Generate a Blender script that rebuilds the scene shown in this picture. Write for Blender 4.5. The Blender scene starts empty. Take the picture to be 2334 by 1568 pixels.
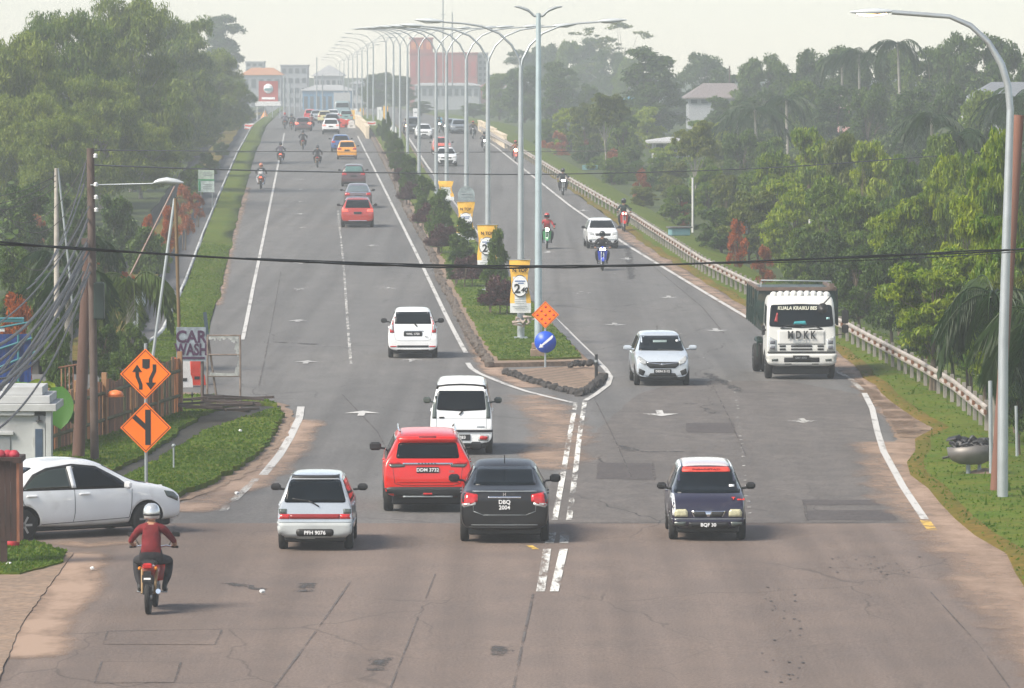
import bpy, bmesh, math, random
import numpy as np
from mathutils import Vector, Matrix
from mathutils.bvhtree import BVHTree
R = math.radians; PI = math.pi
rnd = random.Random(7); NR = np.random.RandomState(5)
S = bpy.context.scene; C = S.collection
# ------------------------------------------------------------ camera, sky, sun, exposure
F = 12000.0; CAMZ = 8.4; PITCH = math.atan(654/F)
cam = bpy.data.cameras.new('camera'); camo = bpy.data.objects.new('camera', cam); C.objects.link(camo)
cam.sensor_width = 36; cam.lens = 36*F/2334; cam.clip_start = 1; cam.clip_end = 12000
camo.location = (0, 0, CAMZ); camo.rotation_euler = (PI/2-PITCH, 0, 0)
S.camera = camo
SUN_EL, SUN_AZ = R(44), R(236)          # azimuth clockwise from +Y: the sun stands to the left
W = bpy.data.worlds.new('World'); S.world = W; W.use_nodes = True
nt = W.node_tree; bg = nt.nodes['Background']; sky = nt.nodes.new('ShaderNodeTexSky')
sky.sky_type = 'NISHITA'; sky.sun_disc = False; sky.sun_elevation = SUN_EL; sky.sun_rotation = SUN_AZ
sky.air_density = 1.0; sky.dust_density = 0.15; sky.ozone_density = 1.0
hs = nt.nodes.new('ShaderNodeHueSaturation'); hs.inputs['Saturation'].default_value = .55; nt.links.new(sky.outputs[0], hs.inputs['Color'])
nt.links.new(hs.outputs[0], bg.inputs[0]); bg.inputs[1].default_value = 0.09
sl = bpy.data.lights.new('sun', 'SUN'); sl.energy = 3.0; sl.angle = R(26); sl.color = (1, .91, .78)
so = bpy.data.objects.new('sun', sl); C.objects.link(so)
sd = Vector((math.sin(SUN_AZ)*math.cos(SUN_EL), math.cos(SUN_AZ)*math.cos(SUN_EL), math.sin(SUN_EL)))
so.rotation_euler = sd.to_track_quat('Z', 'Y').to_euler(); so.location = sd*200
S.view_settings.view_transform = 'Standard'; S.view_settings.look = 'None'
S.view_settings.exposure = 1.3; S.view_settings.gamma = 1; S.view_settings.use_curve_mapping = False
cy = S.cycles; cy.use_denoising = True; cy.max_bounces = 5; cy.diffuse_bounces = 2; cy.glossy_bounces = 2
cy.transmission_bounces = 2; cy.volume_bounces = 1; cy.transparent_max_bounces = 6
cy.use_adaptive_sampling = True; cy.adaptive_threshold = 0.02
HAZE = 0.00092
# ------------------------------------------------------------ ground height and pixel to place
def g(d):
    k = .12
    a = -.00717*d; b = -2.2+.00492*d
    m = max(a, b); v = m+k*math.log(math.exp((a-m)/k)+math.exp((b-m)/k))
    c = .75-(d-600)*.0063
    n = min(v, c); v = n-k*math.log(math.exp(-(v-n)/k)+math.exp(-(c-n)/k))
    return max(v, -6)
def ray(px, py):
    u = (px-1167)/F; w = (784-py)/F
    c_, s_ = math.cos(PITCH), math.sin(PITCH)
    return Vector((u, c_+w*s_, -s_+w*c_))
def at(px, py, d):
    r = ray(px, py); return Vector((0, 0, CAMZ))+r*(d/r.y)
def G(px, py, off=0.0):
    lo, hi = 20., 2500.
    for _ in range(50):
        m = .5*(lo+hi)
        if at(px, py, m).z > g(m)+off: lo = m
        else: hi = m
    p = at(px, py, lo); return Vector((p.x, lo, g(lo)+off))
def sc(py): return F/G(1167, py).y
STN = [20+4*i for i in range(95)]+[400+10*i for i in range(40)]+[800+25*i for i in range(80)]
# ------------------------------------------------------------ object helpers
def tag(o, label=None, cat=None, group=None, kind=None):
    if label: o['label'] = label
    if cat: o['category'] = cat
    if group: o['group'] = group
    if kind: o['kind'] = kind
    return o
def link(o, parent=None):
    C.objects.link(o)
    if parent is not None: o.parent = parent
    return o
def thing(name, loc, rz=0, label=None, cat=None, group=None, scale=None):
    o = bpy.data.objects.new(name, None); C.objects.link(o); o.empty_display_size = .3
    o.location = loc; o.rotation_euler = (0, 0, rz)
    if scale: o.scale = (scale,)*3 if not hasattr(scale, '__len__') else scale
    return tag(o, label, cat, group)
KIDS = {}
def children(o):
    return [c for c in o.children]
def copy_tree(o, parent=None):
    c = o.copy(); C.objects.link(c)
    if parent is not None: c.parent = parent
    for ch in children(o): copy_tree(ch, c)
    return c
def place_copy(o, loc, rz, label, group=None, scale=None):
    c = copy_tree(o); c.location = loc; c.rotation_euler = (0, 0, rz); c['label'] = label
    if group: c['group'] = group
    if scale: c.scale = (scale,)*3
    return c
def fast(name, V, Fc, mats, tint=None, smooth=False, obj=True, parent=None):
    V = np.asarray(V, np.float32); Fc = np.asarray(Fc, np.int32); n = Fc.shape[1]
    me = bpy.data.meshes.new(name); me.vertices.add(len(V)); me.vertices.foreach_set('co', V.ravel())
    me.loops.add(Fc.size); me.loops.foreach_set('vertex_index', Fc.ravel())
    me.polygons.add(len(Fc)); me.polygons.foreach_set('loop_start', np.arange(0, Fc.size, n, dtype=np.int32))
    me.polygons.foreach_set('loop_total', np.full(len(Fc), n, np.int32))
    if smooth: me.polygons.foreach_set('use_smooth', np.ones(len(Fc), bool))
    me.update(calc_edges=True)
    if tint is not None:
        a = me.attributes.new('tint', 'FLOAT', 'POINT'); a.data.foreach_set('value', np.asarray(tint, np.float32))
    for m in (mats if isinstance(mats, (list, tuple)) else [mats]): me.materials.append(m)
    if not obj: return me
    return link(bpy.data.objects.new(name, me), parent)
class MB:
    def __init__(s): s.v = []; s.f = []; s.m = []; s.sm = []
    def add(s, vs, fs, m=0, sm=False):
        b = len(s.v); s.v += [tuple(x) for x in vs]
        for f in fs: s.f.append(tuple(b+i for i in f)); s.m.append(m); s.sm.append(sm)
        return s
    def box(s, c, d, m=0, rz=0, rx=0, ry=0, bev=0):
        hx, hy, hz = d[0]/2, d[1]/2, d[2]/2
        if bev:
            b_ = min(bev, hx*.9, hy*.9, hz*.9)
            vs = []
            for z, q in ((-hz, b_), (-hz+b_, 0), (hz-b_, 0), (hz, b_)):
                X, Y = hx-q, hy-q
                e = b_*.6
                vs += [(-X+e, -Y, z), (X-e, -Y, z), (X, -Y+e, z), (X, Y-e, z), (X-e, Y, z), (-X+e, Y, z), (-X, Y-e, z), (-X, -Y+e, z)]
            fs = [tuple(range(7, -1, -1)), tuple(range(24, 32))]
            for k in range(3):
                for i in range(8): fs.append((k*8+i, k*8+(i+1) % 8, k*8+8+(i+1) % 8, k*8+8+i))
        else:
            vs = [(x, y, z) for z in (-hz, hz) for x, y in ((-hx, -hy), (hx, -hy), (hx, hy), (-hx, hy))]
            fs = [(3, 2, 1, 0), (4, 5, 6, 7), (0, 1, 5, 4), (1, 2, 6, 5), (2, 3, 7, 6), (3, 0, 4, 7)]
        Mx = Matrix.Translation(c) @ Matrix.Rotation(rz, 4, 'Z') @ Matrix.Rotation(ry, 4, 'Y') @ Matrix.Rotation(rx, 4, 'X')
        return s.add([Mx @ Vector(v) for v in vs], fs, m)
    def tube(s, pts, r, n=8, m=0, cap=True, sm=True, flat=1):
        pts = [Vector(p) for p in pts]; k = len(pts)
        rs = r if hasattr(r, '__len__') else [r]*k
        vs = []; up0 = None
        for i, p in enumerate(pts):
            t = (pts[min(i+1, k-1)]-pts[max(i-1, 0)]).normalized()
            if up0 is None: up0 = Vector((0, 0, 1)) if abs(t.z) < .9 else Vector((0, 1, 0))
            a = t.cross(up0)
            if a.length < 1e-4: a = t.orthogonal()
            a.normalize(); b = a.cross(t).normalized(); up0 = b
            for j in range(n):
                q = 2*PI*j/n; vs.append(p+(a*math.cos(q)*rs[i]+b*math.sin(q)*rs[i]*flat))
        fs = [(i*n+j, i*n+(j+1) % n, (i+1)*n+(j+1) % n, (i+1)*n+j) for i in range(k-1) for j in range(n)]
        s.add(vs, fs, m, sm)
        if cap: s.add(vs[:n], [tuple(range(n-1, -1, -1))], m); s.add(vs[-n:], [tuple(range(n))], m)
        return s
    def lathe(s, prof, c=(0, 0, 0), n=16, m=0, axis='Z', sm=True):
        vs = []
        for r, z in prof:
            for j in range(n):
                q = 2*PI*j/n; a, b = r*math.cos(q), r*math.sin(q)
                p = (a, b, z) if axis == 'Z' else ((z, a, b) if axis == 'X' else (a, z, b))
                vs.append((p[0]+c[0], p[1]+c[1], p[2]+c[2]))
        k = len(prof)
        fs = [(i*n+j, i*n+(j+1) % n, (i+1)*n+(j+1) % n, (i+1)*n+j) for i in range(k-1) for j in range(n)]
        fs += [tuple(range(n-1, -1, -1)), tuple(range((k-1)*n, k*n))]
        return s.add(vs, fs, m, sm)
    def prism(s, pts, y0, y1, m=0):      # outline in x,z pushed along y
        n = len(pts); vs = [(x, y0, z) for x, z in pts]+[(x, y1, z) for x, z in pts]
        fs = [tuple(range(n)), tuple(range(2*n-1, n-1, -1))]+[(i, i+n, (i+1) % n+n, (i+1) % n) for i in range(n)]
        return s.add(vs, fs, m)
    def build(s, name, mats, parent=None, loc=None, fix=True):
        me = bpy.data.meshes.new(name); me.from_pydata(s.v, [], s.f)
        for m in (mats if isinstance(mats, (list, tuple)) else [mats]): me.materials.append(m)
        me.polygons.foreach_set('material_index', s.m); me.polygons.foreach_set('use_smooth', s.sm)
        if fix:
            b = bmesh.new(); b.from_mesh(me); bmesh.ops.recalc_face_normals(b, faces=b.faces); b.to_mesh(me); b.free()
        me.update(); o = bpy.data.objects.new(name, me)
        if loc is not None: o.location = loc
        return link(o, parent)
def text_mesh(txt, size, depth=.004, bold=0.0, spacing=1.0, shear=0, sx=1.0):
    cu = bpy.data.curves.new('t', 'FONT'); cu.body = txt; cu.size = size; cu.extrude = depth; cu.offset = bold
    cu.align_x = 'CENTER'; cu.align_y = 'CENTER'; cu.space_character = spacing; cu.shear = shear; cu.resolution_u = 3
    o = bpy.data.objects.new('t', cu); C.objects.link(o)
    dg = bpy.context.evaluated_depsgraph_get(); me = bpy.data.meshes.new_from_object(o.evaluated_get(dg))
    bpy.data.objects.remove(o); bpy.data.curves.remove(cu)
    me.transform(Matrix.Diagonal((sx, 1, 1, 1)))
    return me
def put_text(name, txt, size, mat, parent, loc, facing=-1, bold=0.0, shear=0, tilt=0, sx=1.0, depth=.004):
    """upright lettering whose face looks along -y (facing -1) or +y"""
    me = text_mesh(txt, size, depth, bold, shear=shear, sx=sx); me.name = name
    me.materials.clear(); me.materials.append(mat)
    o = bpy.data.objects.new(name, me); link(o, parent); o.location = loc
    o.rotation_euler = (PI/2+tilt, 0, 0 if facing < 0 else PI)
    return o
# ------------------------------------------------------------ materials
MATS = {}
def mat(name, col, rough=.6, metal=0., var=.12, scale=3., bump=0., bscale=30., coat=0., emit=0., spec=.5, dirt=None, stretch=None, trans=0.):
    if name in MATS: return MATS[name]
    m = bpy.data.materials.new(name); m.use_nodes = True; MATS[name] = m
    t = m.node_tree; N = t.nodes; L = t.links; p = N['Principled BSDF']
    p.inputs['Roughness'].default_value = rough; p.inputs['Metallic'].default_value = metal
    p.inputs['Coat Weight'].default_value = coat; p.inputs['Coat Roughness'].default_value = .06
    p.inputs['Specular IOR Level'].default_value = spec
    tc = N.new('ShaderNodeTexCoord'); src = tc.outputs['Object']
    if stretch:
        mp = N.new('ShaderNodeMapping'); mp.inputs['Scale'].default_value = stretch; L.new(src, mp.inputs[0]); src = mp.outputs[0]
    nz = N.new('ShaderNodeTexNoise'); nz.inputs['Scale'].default_value = scale; nz.inputs['Detail'].default_value = 5
    L.new(src, nz.inputs['Vector'])
    mr = N.new('ShaderNodeMapRange'); mr.inputs[1].default_value = .3; mr.inputs[2].default_value = .7
    mr.inputs[3].default_value = 1-var; mr.inputs[4].default_value = 1+var; L.new(nz.outputs[0], mr.inputs[0])
    mx = N.new('ShaderNodeVectorMath'); mx.operation = 'SCALE'; mx.inputs[0].default_value = col[:3]; L.new(mr.outputs[0], mx.inputs['Scale'])
    out = mx.outputs[0]
    if dirt:
        n2 = N.new('ShaderNodeTexNoise'); n2.inputs['Scale'].default_value = dirt[1]; n2.inputs['Detail'].default_value = 6; L.new(src, n2.inputs['Vector'])
        r2 = N.new('ShaderNodeMapRange'); r2.inputs[1].default_value = dirt[2]; r2.inputs[2].default_value = dirt[2]+.15; r2.inputs[4].default_value = dirt[3]; L.new(n2.outputs[0], r2.inputs[0])
        mm = N.new('ShaderNodeMix'); mm.data_type = 'RGBA'; L.new(r2.outputs[0], mm.inputs[0]); L.new(out, mm.inputs[6]); mm.inputs[7].default_value = (*dirt[0], 1); out = mm.outputs[2]
    L.new(out, p.inputs['Base Color'])
    if bump:
        n3 = N.new('ShaderNodeTexNoise'); n3.inputs['Scale'].default_value = bscale; n3.inputs['Detail'].default_value = 4; L.new(src, n3.inputs['Vector'])
        b = N.new('ShaderNodeBump'); b.inputs['Strength'].default_value = bump; b.inputs['Distance'].default_value = .02; L.new(n3.outputs[0], b.inputs['Height']); L.new(b.outputs[0], p.inputs['Normal'])
    if emit:
        p.inputs['Emission Color'].default_value = (*col[:3], 1); p.inputs['Emission Strength'].default_value = emit
    return m
def leafmat(name, c1, c2, trans=.35, rough=.5):
    m = bpy.data.materials.new(name); m.use_nodes = True; MATS[name] = m
    t = m.node_tree; N = t.nodes; L = t.links; p = N['Principled BSDF']; o = N['Material Output']
    at_ = N.new('ShaderNodeAttribute'); at_.attribute_name = 'tint'
    oi = N.new('ShaderNodeObjectInfo')
    ad = N.new('ShaderNodeMath'); ad.operation = 'MULTIPLY_ADD'; ad.inputs[1].default_value = .5; L.new(oi.outputs['Random'], ad.inputs[0]); L.new(at_.outputs['Fac'], ad.inputs[2])
    sb = N.new('ShaderNodeMath'); sb.operation = 'SUBTRACT'; sb.inputs[1].default_value = .25; L.new(ad.outputs[0], sb.inputs[0]); sb.use_clamp = True
    mx = N.new('ShaderNodeMix'); mx.data_type = 'RGBA'; mx.inputs[6].default_value = (*c1, 1); mx.inputs[7].default_value = (*c2, 1); L.new(sb.outputs[0], mx.inputs[0])
    L.new(mx.outputs[2], p.inputs['Base Color']); p.inputs['Roughness'].default_value = rough; p.inputs['Specular IOR Level'].default_value = .35
    tr = N.new('ShaderNodeBsdfTranslucent'); g_ = N.new('ShaderNodeMix'); g_.data_type = 'RGBA'; g_.blend_type = 'MULTIPLY'; g_.inputs[0].default_value = 1
    L.new(mx.outputs[2], g_.inputs[6]); g_.inputs[7].default_value = (1.3, 1.4, .6, 1); L.new(g_.outputs[2], tr.inputs[0])
    ms = N.new('ShaderNodeMixShader'); ms.inputs[0].default_value = trans; L.new(p.outputs[0], ms.inputs[1]); L.new(tr.outputs[0], ms.inputs[2]); L.new(ms.outputs[0], o.inputs[0])
    return m
def groundmat(name, cols, big=.15, small=3., stretch=(1, 1, 1), rough=.9, bump=.3, bscale=8., crack=0., sp=.3, track=0.):
    """three colours blended by a large and a small noise; optional cracks and wheel tracks"""
    m = bpy.data.materials.new(name); m.use_nodes = True; MATS[name] = m
    t = m.node_tree; N = t.nodes; L = t.links; p = N['Principled BSDF']
    p.inputs['Roughness'].default_value = rough; p.inputs['Specular IOR Level'].default_value = sp
    tc = N.new('ShaderNodeTexCoord'); mp = N.new('ShaderNodeMapping'); mp.inputs['Scale'].default_value = stretch; L.new(tc.outputs['Object'], mp.inputs[0])
    def noise(s, det=5, vec=mp.outputs[0], lo=.35, hi=.65):
        n = N.new('ShaderNodeTexNoise'); n.inputs['Scale'].default_value = s; n.inputs['Detail'].default_value = det; L.new(vec, n.inputs['Vector'])
        r = N.new('ShaderNodeMapRange'); r.inputs[1].default_value = lo; r.inputs[2].default_value = hi; L.new(n.outputs[0], r.inputs[0]); return r.outputs[0], n.outputs[0]
    a, _ = noise(big); b, _ = noise(small, 6); c, raw = noise(bscale, 8, tc.outputs['Object'])
    m1 = N.new('ShaderNodeMix'); m1.data_type = 'RGBA'; L.new(a, m1.inputs[0]); m1.inputs[6].default_value = (*cols[0], 1); m1.inputs[7].default_value = (*cols[1], 1)
    m2 = N.new('ShaderNodeMix'); m2.data_type = 'RGBA'; sc_ = N.new('ShaderNodeMath'); sc_.operation = 'MULTIPLY'; sc_.inputs[1].default_value = .6; L.new(b, sc_.inputs[0]); L.new(sc_.outputs[0], m2.inputs[0]); L.new(m1.outputs[2], m2.inputs[6]); m2.inputs[7].default_value = (*cols[2], 1)
    out = m2.outputs[2]
    sp_ = N.new('ShaderNodeMapRange'); sp_.inputs[3].default_value = .78; sp_.inputs[4].default_value = 1.2; L.new(c, sp_.inputs[0])
    vm = N.new('ShaderNodeVectorMath'); vm.operation = 'SCALE'; L.new(out, vm.inputs[0]); L.new(sp_.outputs[0], vm.inputs['Scale']); out = vm.outputs[0]
    if track:
        mt = N.new('ShaderNodeMapping'); mt.inputs['Scale'].default_value = (1.1, .012, 1); L.new(tc.outputs['Object'], mt.inputs[0])
        mt.inputs['Rotation'].default_value = (0, 0, -.039)
        tv, _ = noise(1.2, 3, mt.outputs[0], .4, .62)
        r3 = N.new('ShaderNodeMapRange'); r3.inputs[3].default_value = 1; r3.inputs[4].default_value = 1-track; L.new(tv, r3.inputs[0])
        v3 = N.new('ShaderNodeVectorMath'); v3.operation = 'SCALE'; L.new(out, v3.inputs[0]); L.new(r3.outputs[0], v3.inputs['Scale']); out = v3.outputs[0]
    if crack:
        ms = N.new('ShaderNodeMapping'); ms.inputs['Scale'].default_value = (.5, .22, 1); L.new(tc.outputs['Object'], ms.inputs[0])
        wn = N.new('ShaderNodeTexNoise'); wn.inputs['Scale'].default_value = 2; L.new(ms.outputs[0], wn.inputs['Vector'])
        va = N.new('ShaderNodeVectorMath'); va.operation = 'MULTIPLY_ADD'; va.inputs[1].default_value = (.5, .5, 0); L.new(wn.outputs['Color'], va.inputs[0]); L.new(ms.outputs[0], va.inputs[2])
        vo = N.new('ShaderNodeTexVoronoi'); vo.feature = 'DISTANCE_TO_EDGE'; vo.inputs['Scale'].default_value = .55; L.new(va.outputs[0], vo.inputs['Vector'])
        cr = N.new('ShaderNodeMapRange'); cr.inputs[1].default_value = .001; cr.inputs[2].default_value = .007; cr.inputs[3].default_value = 1; cr.inputs[4].default_value = 0; L.new(vo.outputs[0], cr.inputs[0])
        mk, _ = noise(.09, 3, tc.outputs['Object'], .48, .58)
        mu = N.new('ShaderNodeMath'); mu.operation = 'MULTIPLY'; L.new(cr.outputs[0], mu.inputs[0]); L.new(mk, mu.inputs[1])
        m4 = N.new('ShaderNodeMath'); m4.operation = 'MULTIPLY'; m4.inputs[1].default_value = crack; L.new(mu.outputs[0], m4.inputs[0])
        mc = N.new('ShaderNodeMix'); mc.data_type = 'RGBA'; L.new(m4.outputs[0], mc.inputs[0]); L.new(out, mc.inputs[6]); mc.inputs[7].default_value = (.02, .019, .018, 1); out = mc.outputs[2]
    L.new(out, p.inputs['Base Color'])
    bm_ = N.new('ShaderNodeBump'); bm_.inputs['Strength'].default_value = bump; bm_.inputs['Distance'].default_value = .03; L.new(raw, bm_.inputs['Height']); L.new(bm_.outputs[0], p.inputs['Normal'])
    return m
def filmmat(name, col, wear=.5, scale=1.2, soft=.12, rough=.8, attr=False, stretch=(1, 1, 1)):
    """thin worn layer (paint, dust, oil) lying on another surface: chips away by noise"""
    m = bpy.data.materials.new(name); m.use_nodes = True; MATS[name] = m
    t = m.node_tree; N = t.nodes; L = t.links; p = N['Principled BSDF']; o = N['Material Output']
    p.inputs['Base Color'].default_value = (*col, 1); p.inputs['Roughness'].default_value = rough
    tc = N.new('ShaderNodeTexCoord'); mp = N.new('ShaderNodeMapping'); mp.inputs['Scale'].default_value = stretch; L.new(tc.outputs['Object'], mp.inputs[0])
    n = N.new('ShaderNodeTexNoise'); n.inputs['Scale'].default_value = scale; n.inputs['Detail'].default_value = 8; n.inputs['Roughness'].default_value = .7; L.new(mp.outputs[0], n.inputs['Vector'])
    src = n.outputs[0]
    if attr:
        a = N.new('ShaderNodeAttribute'); a.attribute_name = 'tint'
        ad = N.new('ShaderNodeMath'); ad.operation = 'ADD'; L.new(a.outputs['Fac'], ad.inputs[0]); L.new(src, ad.inputs[1])
        s2 = N.new('ShaderNodeMath'); s2.operation = 'SUBTRACT'; s2.inputs[1].default_value = .5; L.new(ad.outputs[0], s2.inputs[0]); src = s2.outputs[0]
    r = N.new('ShaderNodeMapRange'); r.inputs[1].default_value = wear-soft; r.inputs[2].default_value = wear+soft; L.new(src, r.inputs[0])
    tr = N.new('ShaderNodeBsdfTransparent'); ms = N.new('ShaderNodeMixShader'); L.new(r.outputs[0], ms.inputs[0]); L.new(tr.outputs[0], ms.inputs[1]); L.new(p.outputs[0], ms.inputs[2]); L.new(ms.outputs[0], o.inputs[0])
    return m
ASPH = groundmat('asphalt_grey', ((.128, .124, .120), (.152, .145, .138), (.108, .105, .102)), .12, 1.2, (1, .35, 1), .85, .25, 14, crack=.75, track=.22)
ASPH2 = groundmat('asphalt_pinkish', ((.158, .122, .102), (.182, .138, .113), (.126, .100, .088)), .1, 1.0, (1, .5, 1), .85, .45, 22, crack=.4, track=.2)
ASPH3 = groundmat('asphalt_coarse', ((.112, .100, .093), (.135, .120, .110), (.080, .074, .070)), .3, 2.2, (1, .5, 1), .9, .5, 12, crack=.9, track=.1)
PATCHM = groundmat('asphalt_patch', ((.070, .060, .058), (.082, .072, .068), (.056, .050, .050)), .6, 3, (1, 1, 1), .9, .4, 14)
GRASS = groundmat('grass_soil', ((.050, .098, .006), (.082, .128, .009), (.115, .105, .014)), .5, 1.3, (1, 1, 1), .95, .6, 7, sp=.1)
GRASSD = groundmat('grass_dry', ((.10, .085, .012), (.16, .095, .022), (.05, .07, .006)), .35, 2.5, (1, 1, 1), .95, .6, 7, sp=.1)
SOIL = groundmat('sandy_soil', ((.26, .18, .125), (.22, .155, .112), (.17, .13, .10)), .5, 3, (1, 1, 1), .95, .5, 9)
MUD = groundmat('ditch_mud', ((.03, .028, .024), (.045, .04, .03), (.02, .022, .016)), .5, 3, (1, 1, 1), .8, .5, 9)
CONC = groundmat('drain_concrete', ((.13, .13, .135), (.10, .10, .105), (.08, .08, .085)), .5, 3, (1, .3, 1), .9, .3, 9)
EARTH = groundmat('earth_far', ((.035, .060, .008), (.055, .07, .014), (.025, .04, .006)), .05, .8, (1, 1, 1), .95, .5, 4)
WHITE = filmmat('road_paint', (.46, .45, .43), .37, 2.5, .10, stretch=(1, .15, 1))
WORN = filmmat('road_paint_worn', (.62, .61, .57), .485, 3.2, .07, stretch=(1, .12, 1))
WORN2 = filmmat('road_paint_faint', (.5, .49, .46), .55, 3, .12, stretch=(1, .15, 1))
YEL = filmmat('road_paint_yellow', (.65, .42, .08), .48, 3, .1)
SEAM = filmmat('seam_dark', (.095, .082, .075), .50, 1.6, .12, stretch=(1, .3, 1))
DUST = filmmat('roadside_dust', (.30, .205, .145), .08, .8, .2, attr=True, stretch=(1, .5, 1))
OIL = filmmat('tar_stain', (.05, .047, .046), .15, 4.5, .10, attr=True, stretch=(1, .35, 1))
STEEL = mat('galvanised_steel', (.42, .45, .46), .45, .6, .1, 2)
STEELD = mat('grey_painted_steel', (.30, .33, .34), .5, .3, .15, 2)
BLACKP = mat('black_plastic', (.012, .012, .013), .5)
RUBBER = mat('tyre_rubber', (.010, .010, .010), .85, bump=.2)
CHROME = mat('chrome', (.75, .76, .78), .18, 1., .03)
ALLOY = mat('alloy_rim', (.35, .36, .37), .35, .9, .1)
GLASS = mat('car_glass', (.004, .007, .010), .08, 0, .35, 2, spec=.14)
LAMPG = mat('headlamp_lens', (.45, .46, .45), .12, .3, .2, 20)
REDL = mat('red_lens', (.42, .012, .012), .2, 0, .2, 14, coat=.5)
REDON = mat('red_lens_lit', (1, .10, .05), .3, emit=2.0)
WLON = mat('headlight_lit', (1, .93, .8), .3, emit=14)
ORON = mat('orange_headlight_lit', (1, .45, .22), .3, emit=16)
WHT = mat('white_lettering', (.75, .75, .75), .5)
BLK = mat('black_lettering', (.012, .012, .012), .5)
SKIN = mat('skin', (.33, .17, .10), .55)
# ------------------------------------------------------------ ground, roads, verges
def pl_world(pts, off=0): return [G(*p) for p in pts]
def densify(pts, step=.5, jit=0., closed=True):
    out = []; n = len(pts); rj = random.Random(len(pts)*31+int(abs(pts[0].x)*100))
    for i in range(n if closed else n-1):
        a, b = pts[i], pts[(i+1) % n]; L_ = (b-a).length; k = max(1, min(60, int(L_/step)))
        for j in range(k):
            p = a.lerp(b, j/k)
            if jit: p = p+Vector((rj.uniform(-jit, jit), rj.uniform(-jit, jit)*2.5, 0))
            out.append(p)
    if not closed: out.append(pts[-1])
    return out
def drape(bm, off):
    ys = [v.co.y for v in bm.verts]; lo, hi = min(ys), max(ys)
    for d in STN:
        if lo < d < hi:
            gm = bm.verts[:]+bm.edges[:]+bm.faces[:]
            bmesh.ops.bisect_plane(bm, geom=gm, plane_co=(0, d, 0), plane_no=(0, 1, 0), dist=1e-5)
    for v in bm.verts: v.co.z = zz(v.co.y)+off
def zz(d):      # piecewise linear between stations, so that every draped sheet agrees
    import bisect
    i = min(max(bisect.bisect_right(STN, d)-1, 0), len(STN)-2); a, b = STN[i], STN[i+1]
    t = (d-a)/(b-a); return g(a)*(1-t)+g(b)*t
def sheet(name, pts, off, m, kind='structure', skirt=0., jit=0., step=.5, world=False, parent=None, lean=None):
    P = [Vector((p[0], p[1], 0)) for p in pts] if world else [Vector((q.x, q.y, 0)) for q in pl_world(pts)]
    if jit: P = densify(P, step, jit)
    bm = bmesh.new(); vs = [bm.verts.new(p) for p in P]; f = bm.faces.new(vs)
    if f.normal.z < 0: f.normal_flip()
    bm.normal_update()
    if bm.faces[:][0].normal.z < 0: bmesh.ops.reverse_faces(bm, faces=bm.faces[:])
    drape(bm, off)
    if skirt:
        be = [e for e in bm.edges if e.is_boundary]
        r = bmesh.ops.extrude_edge_only(bm, edges=be)
        for v in [x for x in r['geom'] if isinstance(x, bmesh.types.BMVert)]: v.co.z -= skirt
    bmesh.ops.triangulate(bm, faces=[f for f in bm.faces if len(f.verts) > 4 or True])
    me = bpy.data.meshes.new(name); bm.to_mesh(me); bm.free(); me.materials.append(m)
    o = bpy.data.objects.new(name, me); link(o, parent)
    if kind: o['kind'] = kind
    return o
def ribbon(name, pts, w, off, m, world=False, parent=None, kind=None, dash=None, mb=None):
    P = [Vector((p[0], p[1], 0)) for p in pts] if world else [Vector((q.x, q.y, 0)) for q in pl_world(pts)]
    P = densify(P, 3., 0, False)
    bm = bmesh.new(); rows = []
    for i, p in enumerate(P):
        t = (P[min(i+1, len(P)-1)]-P[max(i-1, 0)]).normalized(); n = Vector((t.y, -t.x, 0))
        rows.append((bm.verts.new(p-n*w/2), bm.verts.new(p+n*w/2)))
    for i in range(len(rows)-1):
        if dash and (i % 2): continue
        bm.faces.new((rows[i][0], rows[i][1], rows[i+1][1], rows[i+1][0]))
    bmesh.ops.delete(bm, geom=[v for v in bm.verts if not v.link_faces], context='VERTS')
    drape(bm, off); bmesh.ops.recalc_face_normals(bm, faces=bm.faces[:])
    if bm.faces[:][0].normal.z < 0: bmesh.ops.reverse_faces(bm, faces=bm.faces[:])
    me = bpy.data.meshes.new(name); bm.to_mesh(me); bm.free(); me.materials.append(m)
    o = bpy.data.objects.new(name, me); link(o, parent)
    if kind: o['kind'] = kind
    return o
def film(name, pts, w, off, m, amp=.25, rows=5):
    """soft edged stain or dust along a line: strength falls to nothing at its sides and ends"""
    P = densify([Vector((q.x, q.y, 0)) for q in pl_world(pts)], .8, 0, False)
    V, T, Fs = [], [], []; n = len(P)
    for i, p in enumerate(P):
        t = (P[min(i+1, n-1)]-P[max(i-1, 0)]).normalized(); s_ = Vector((t.y, -t.x, 0))
        e = min(1, i/2, (n-1-i)/2) if n > 3 else 1
        for k in range(rows):
            u = k/(rows-1)*2-1; q = p+s_*u*w/2
            V.append((q.x, q.y, zz(q.y)+off)); T.append((amp*(1-u*u)*1.6-.22)*e-.5*(1-e))
    for i in range(n-1):
        for k in range(rows-1): a = i*rows+k; Fs.append((a, a+1, a+rows+1, a+rows))
    o = fast(name, V, Fs, m, tint=T); return tag(o, kind='structure')
def X(px, py): return G(px, py).x
def interp(tab, d):
    if d <= tab[0][0]: return tab[0][1]
    for (a, x0), (b, x1) in zip(tab, tab[1:]):
        if d <= b: return x0+(x1-x0)*(d-a)/(b-a)
    (a, x0), (b, x1) = tab[-2], tab[-1]; return x1+(x1-x0)/(b-a)*(d-b)
def table(pts):
    t = sorted((G(*p).y, G(*p).x) for p in pts); return t
TARSP = mat('tar_speck', (.045, .04, .038), .8)
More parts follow.
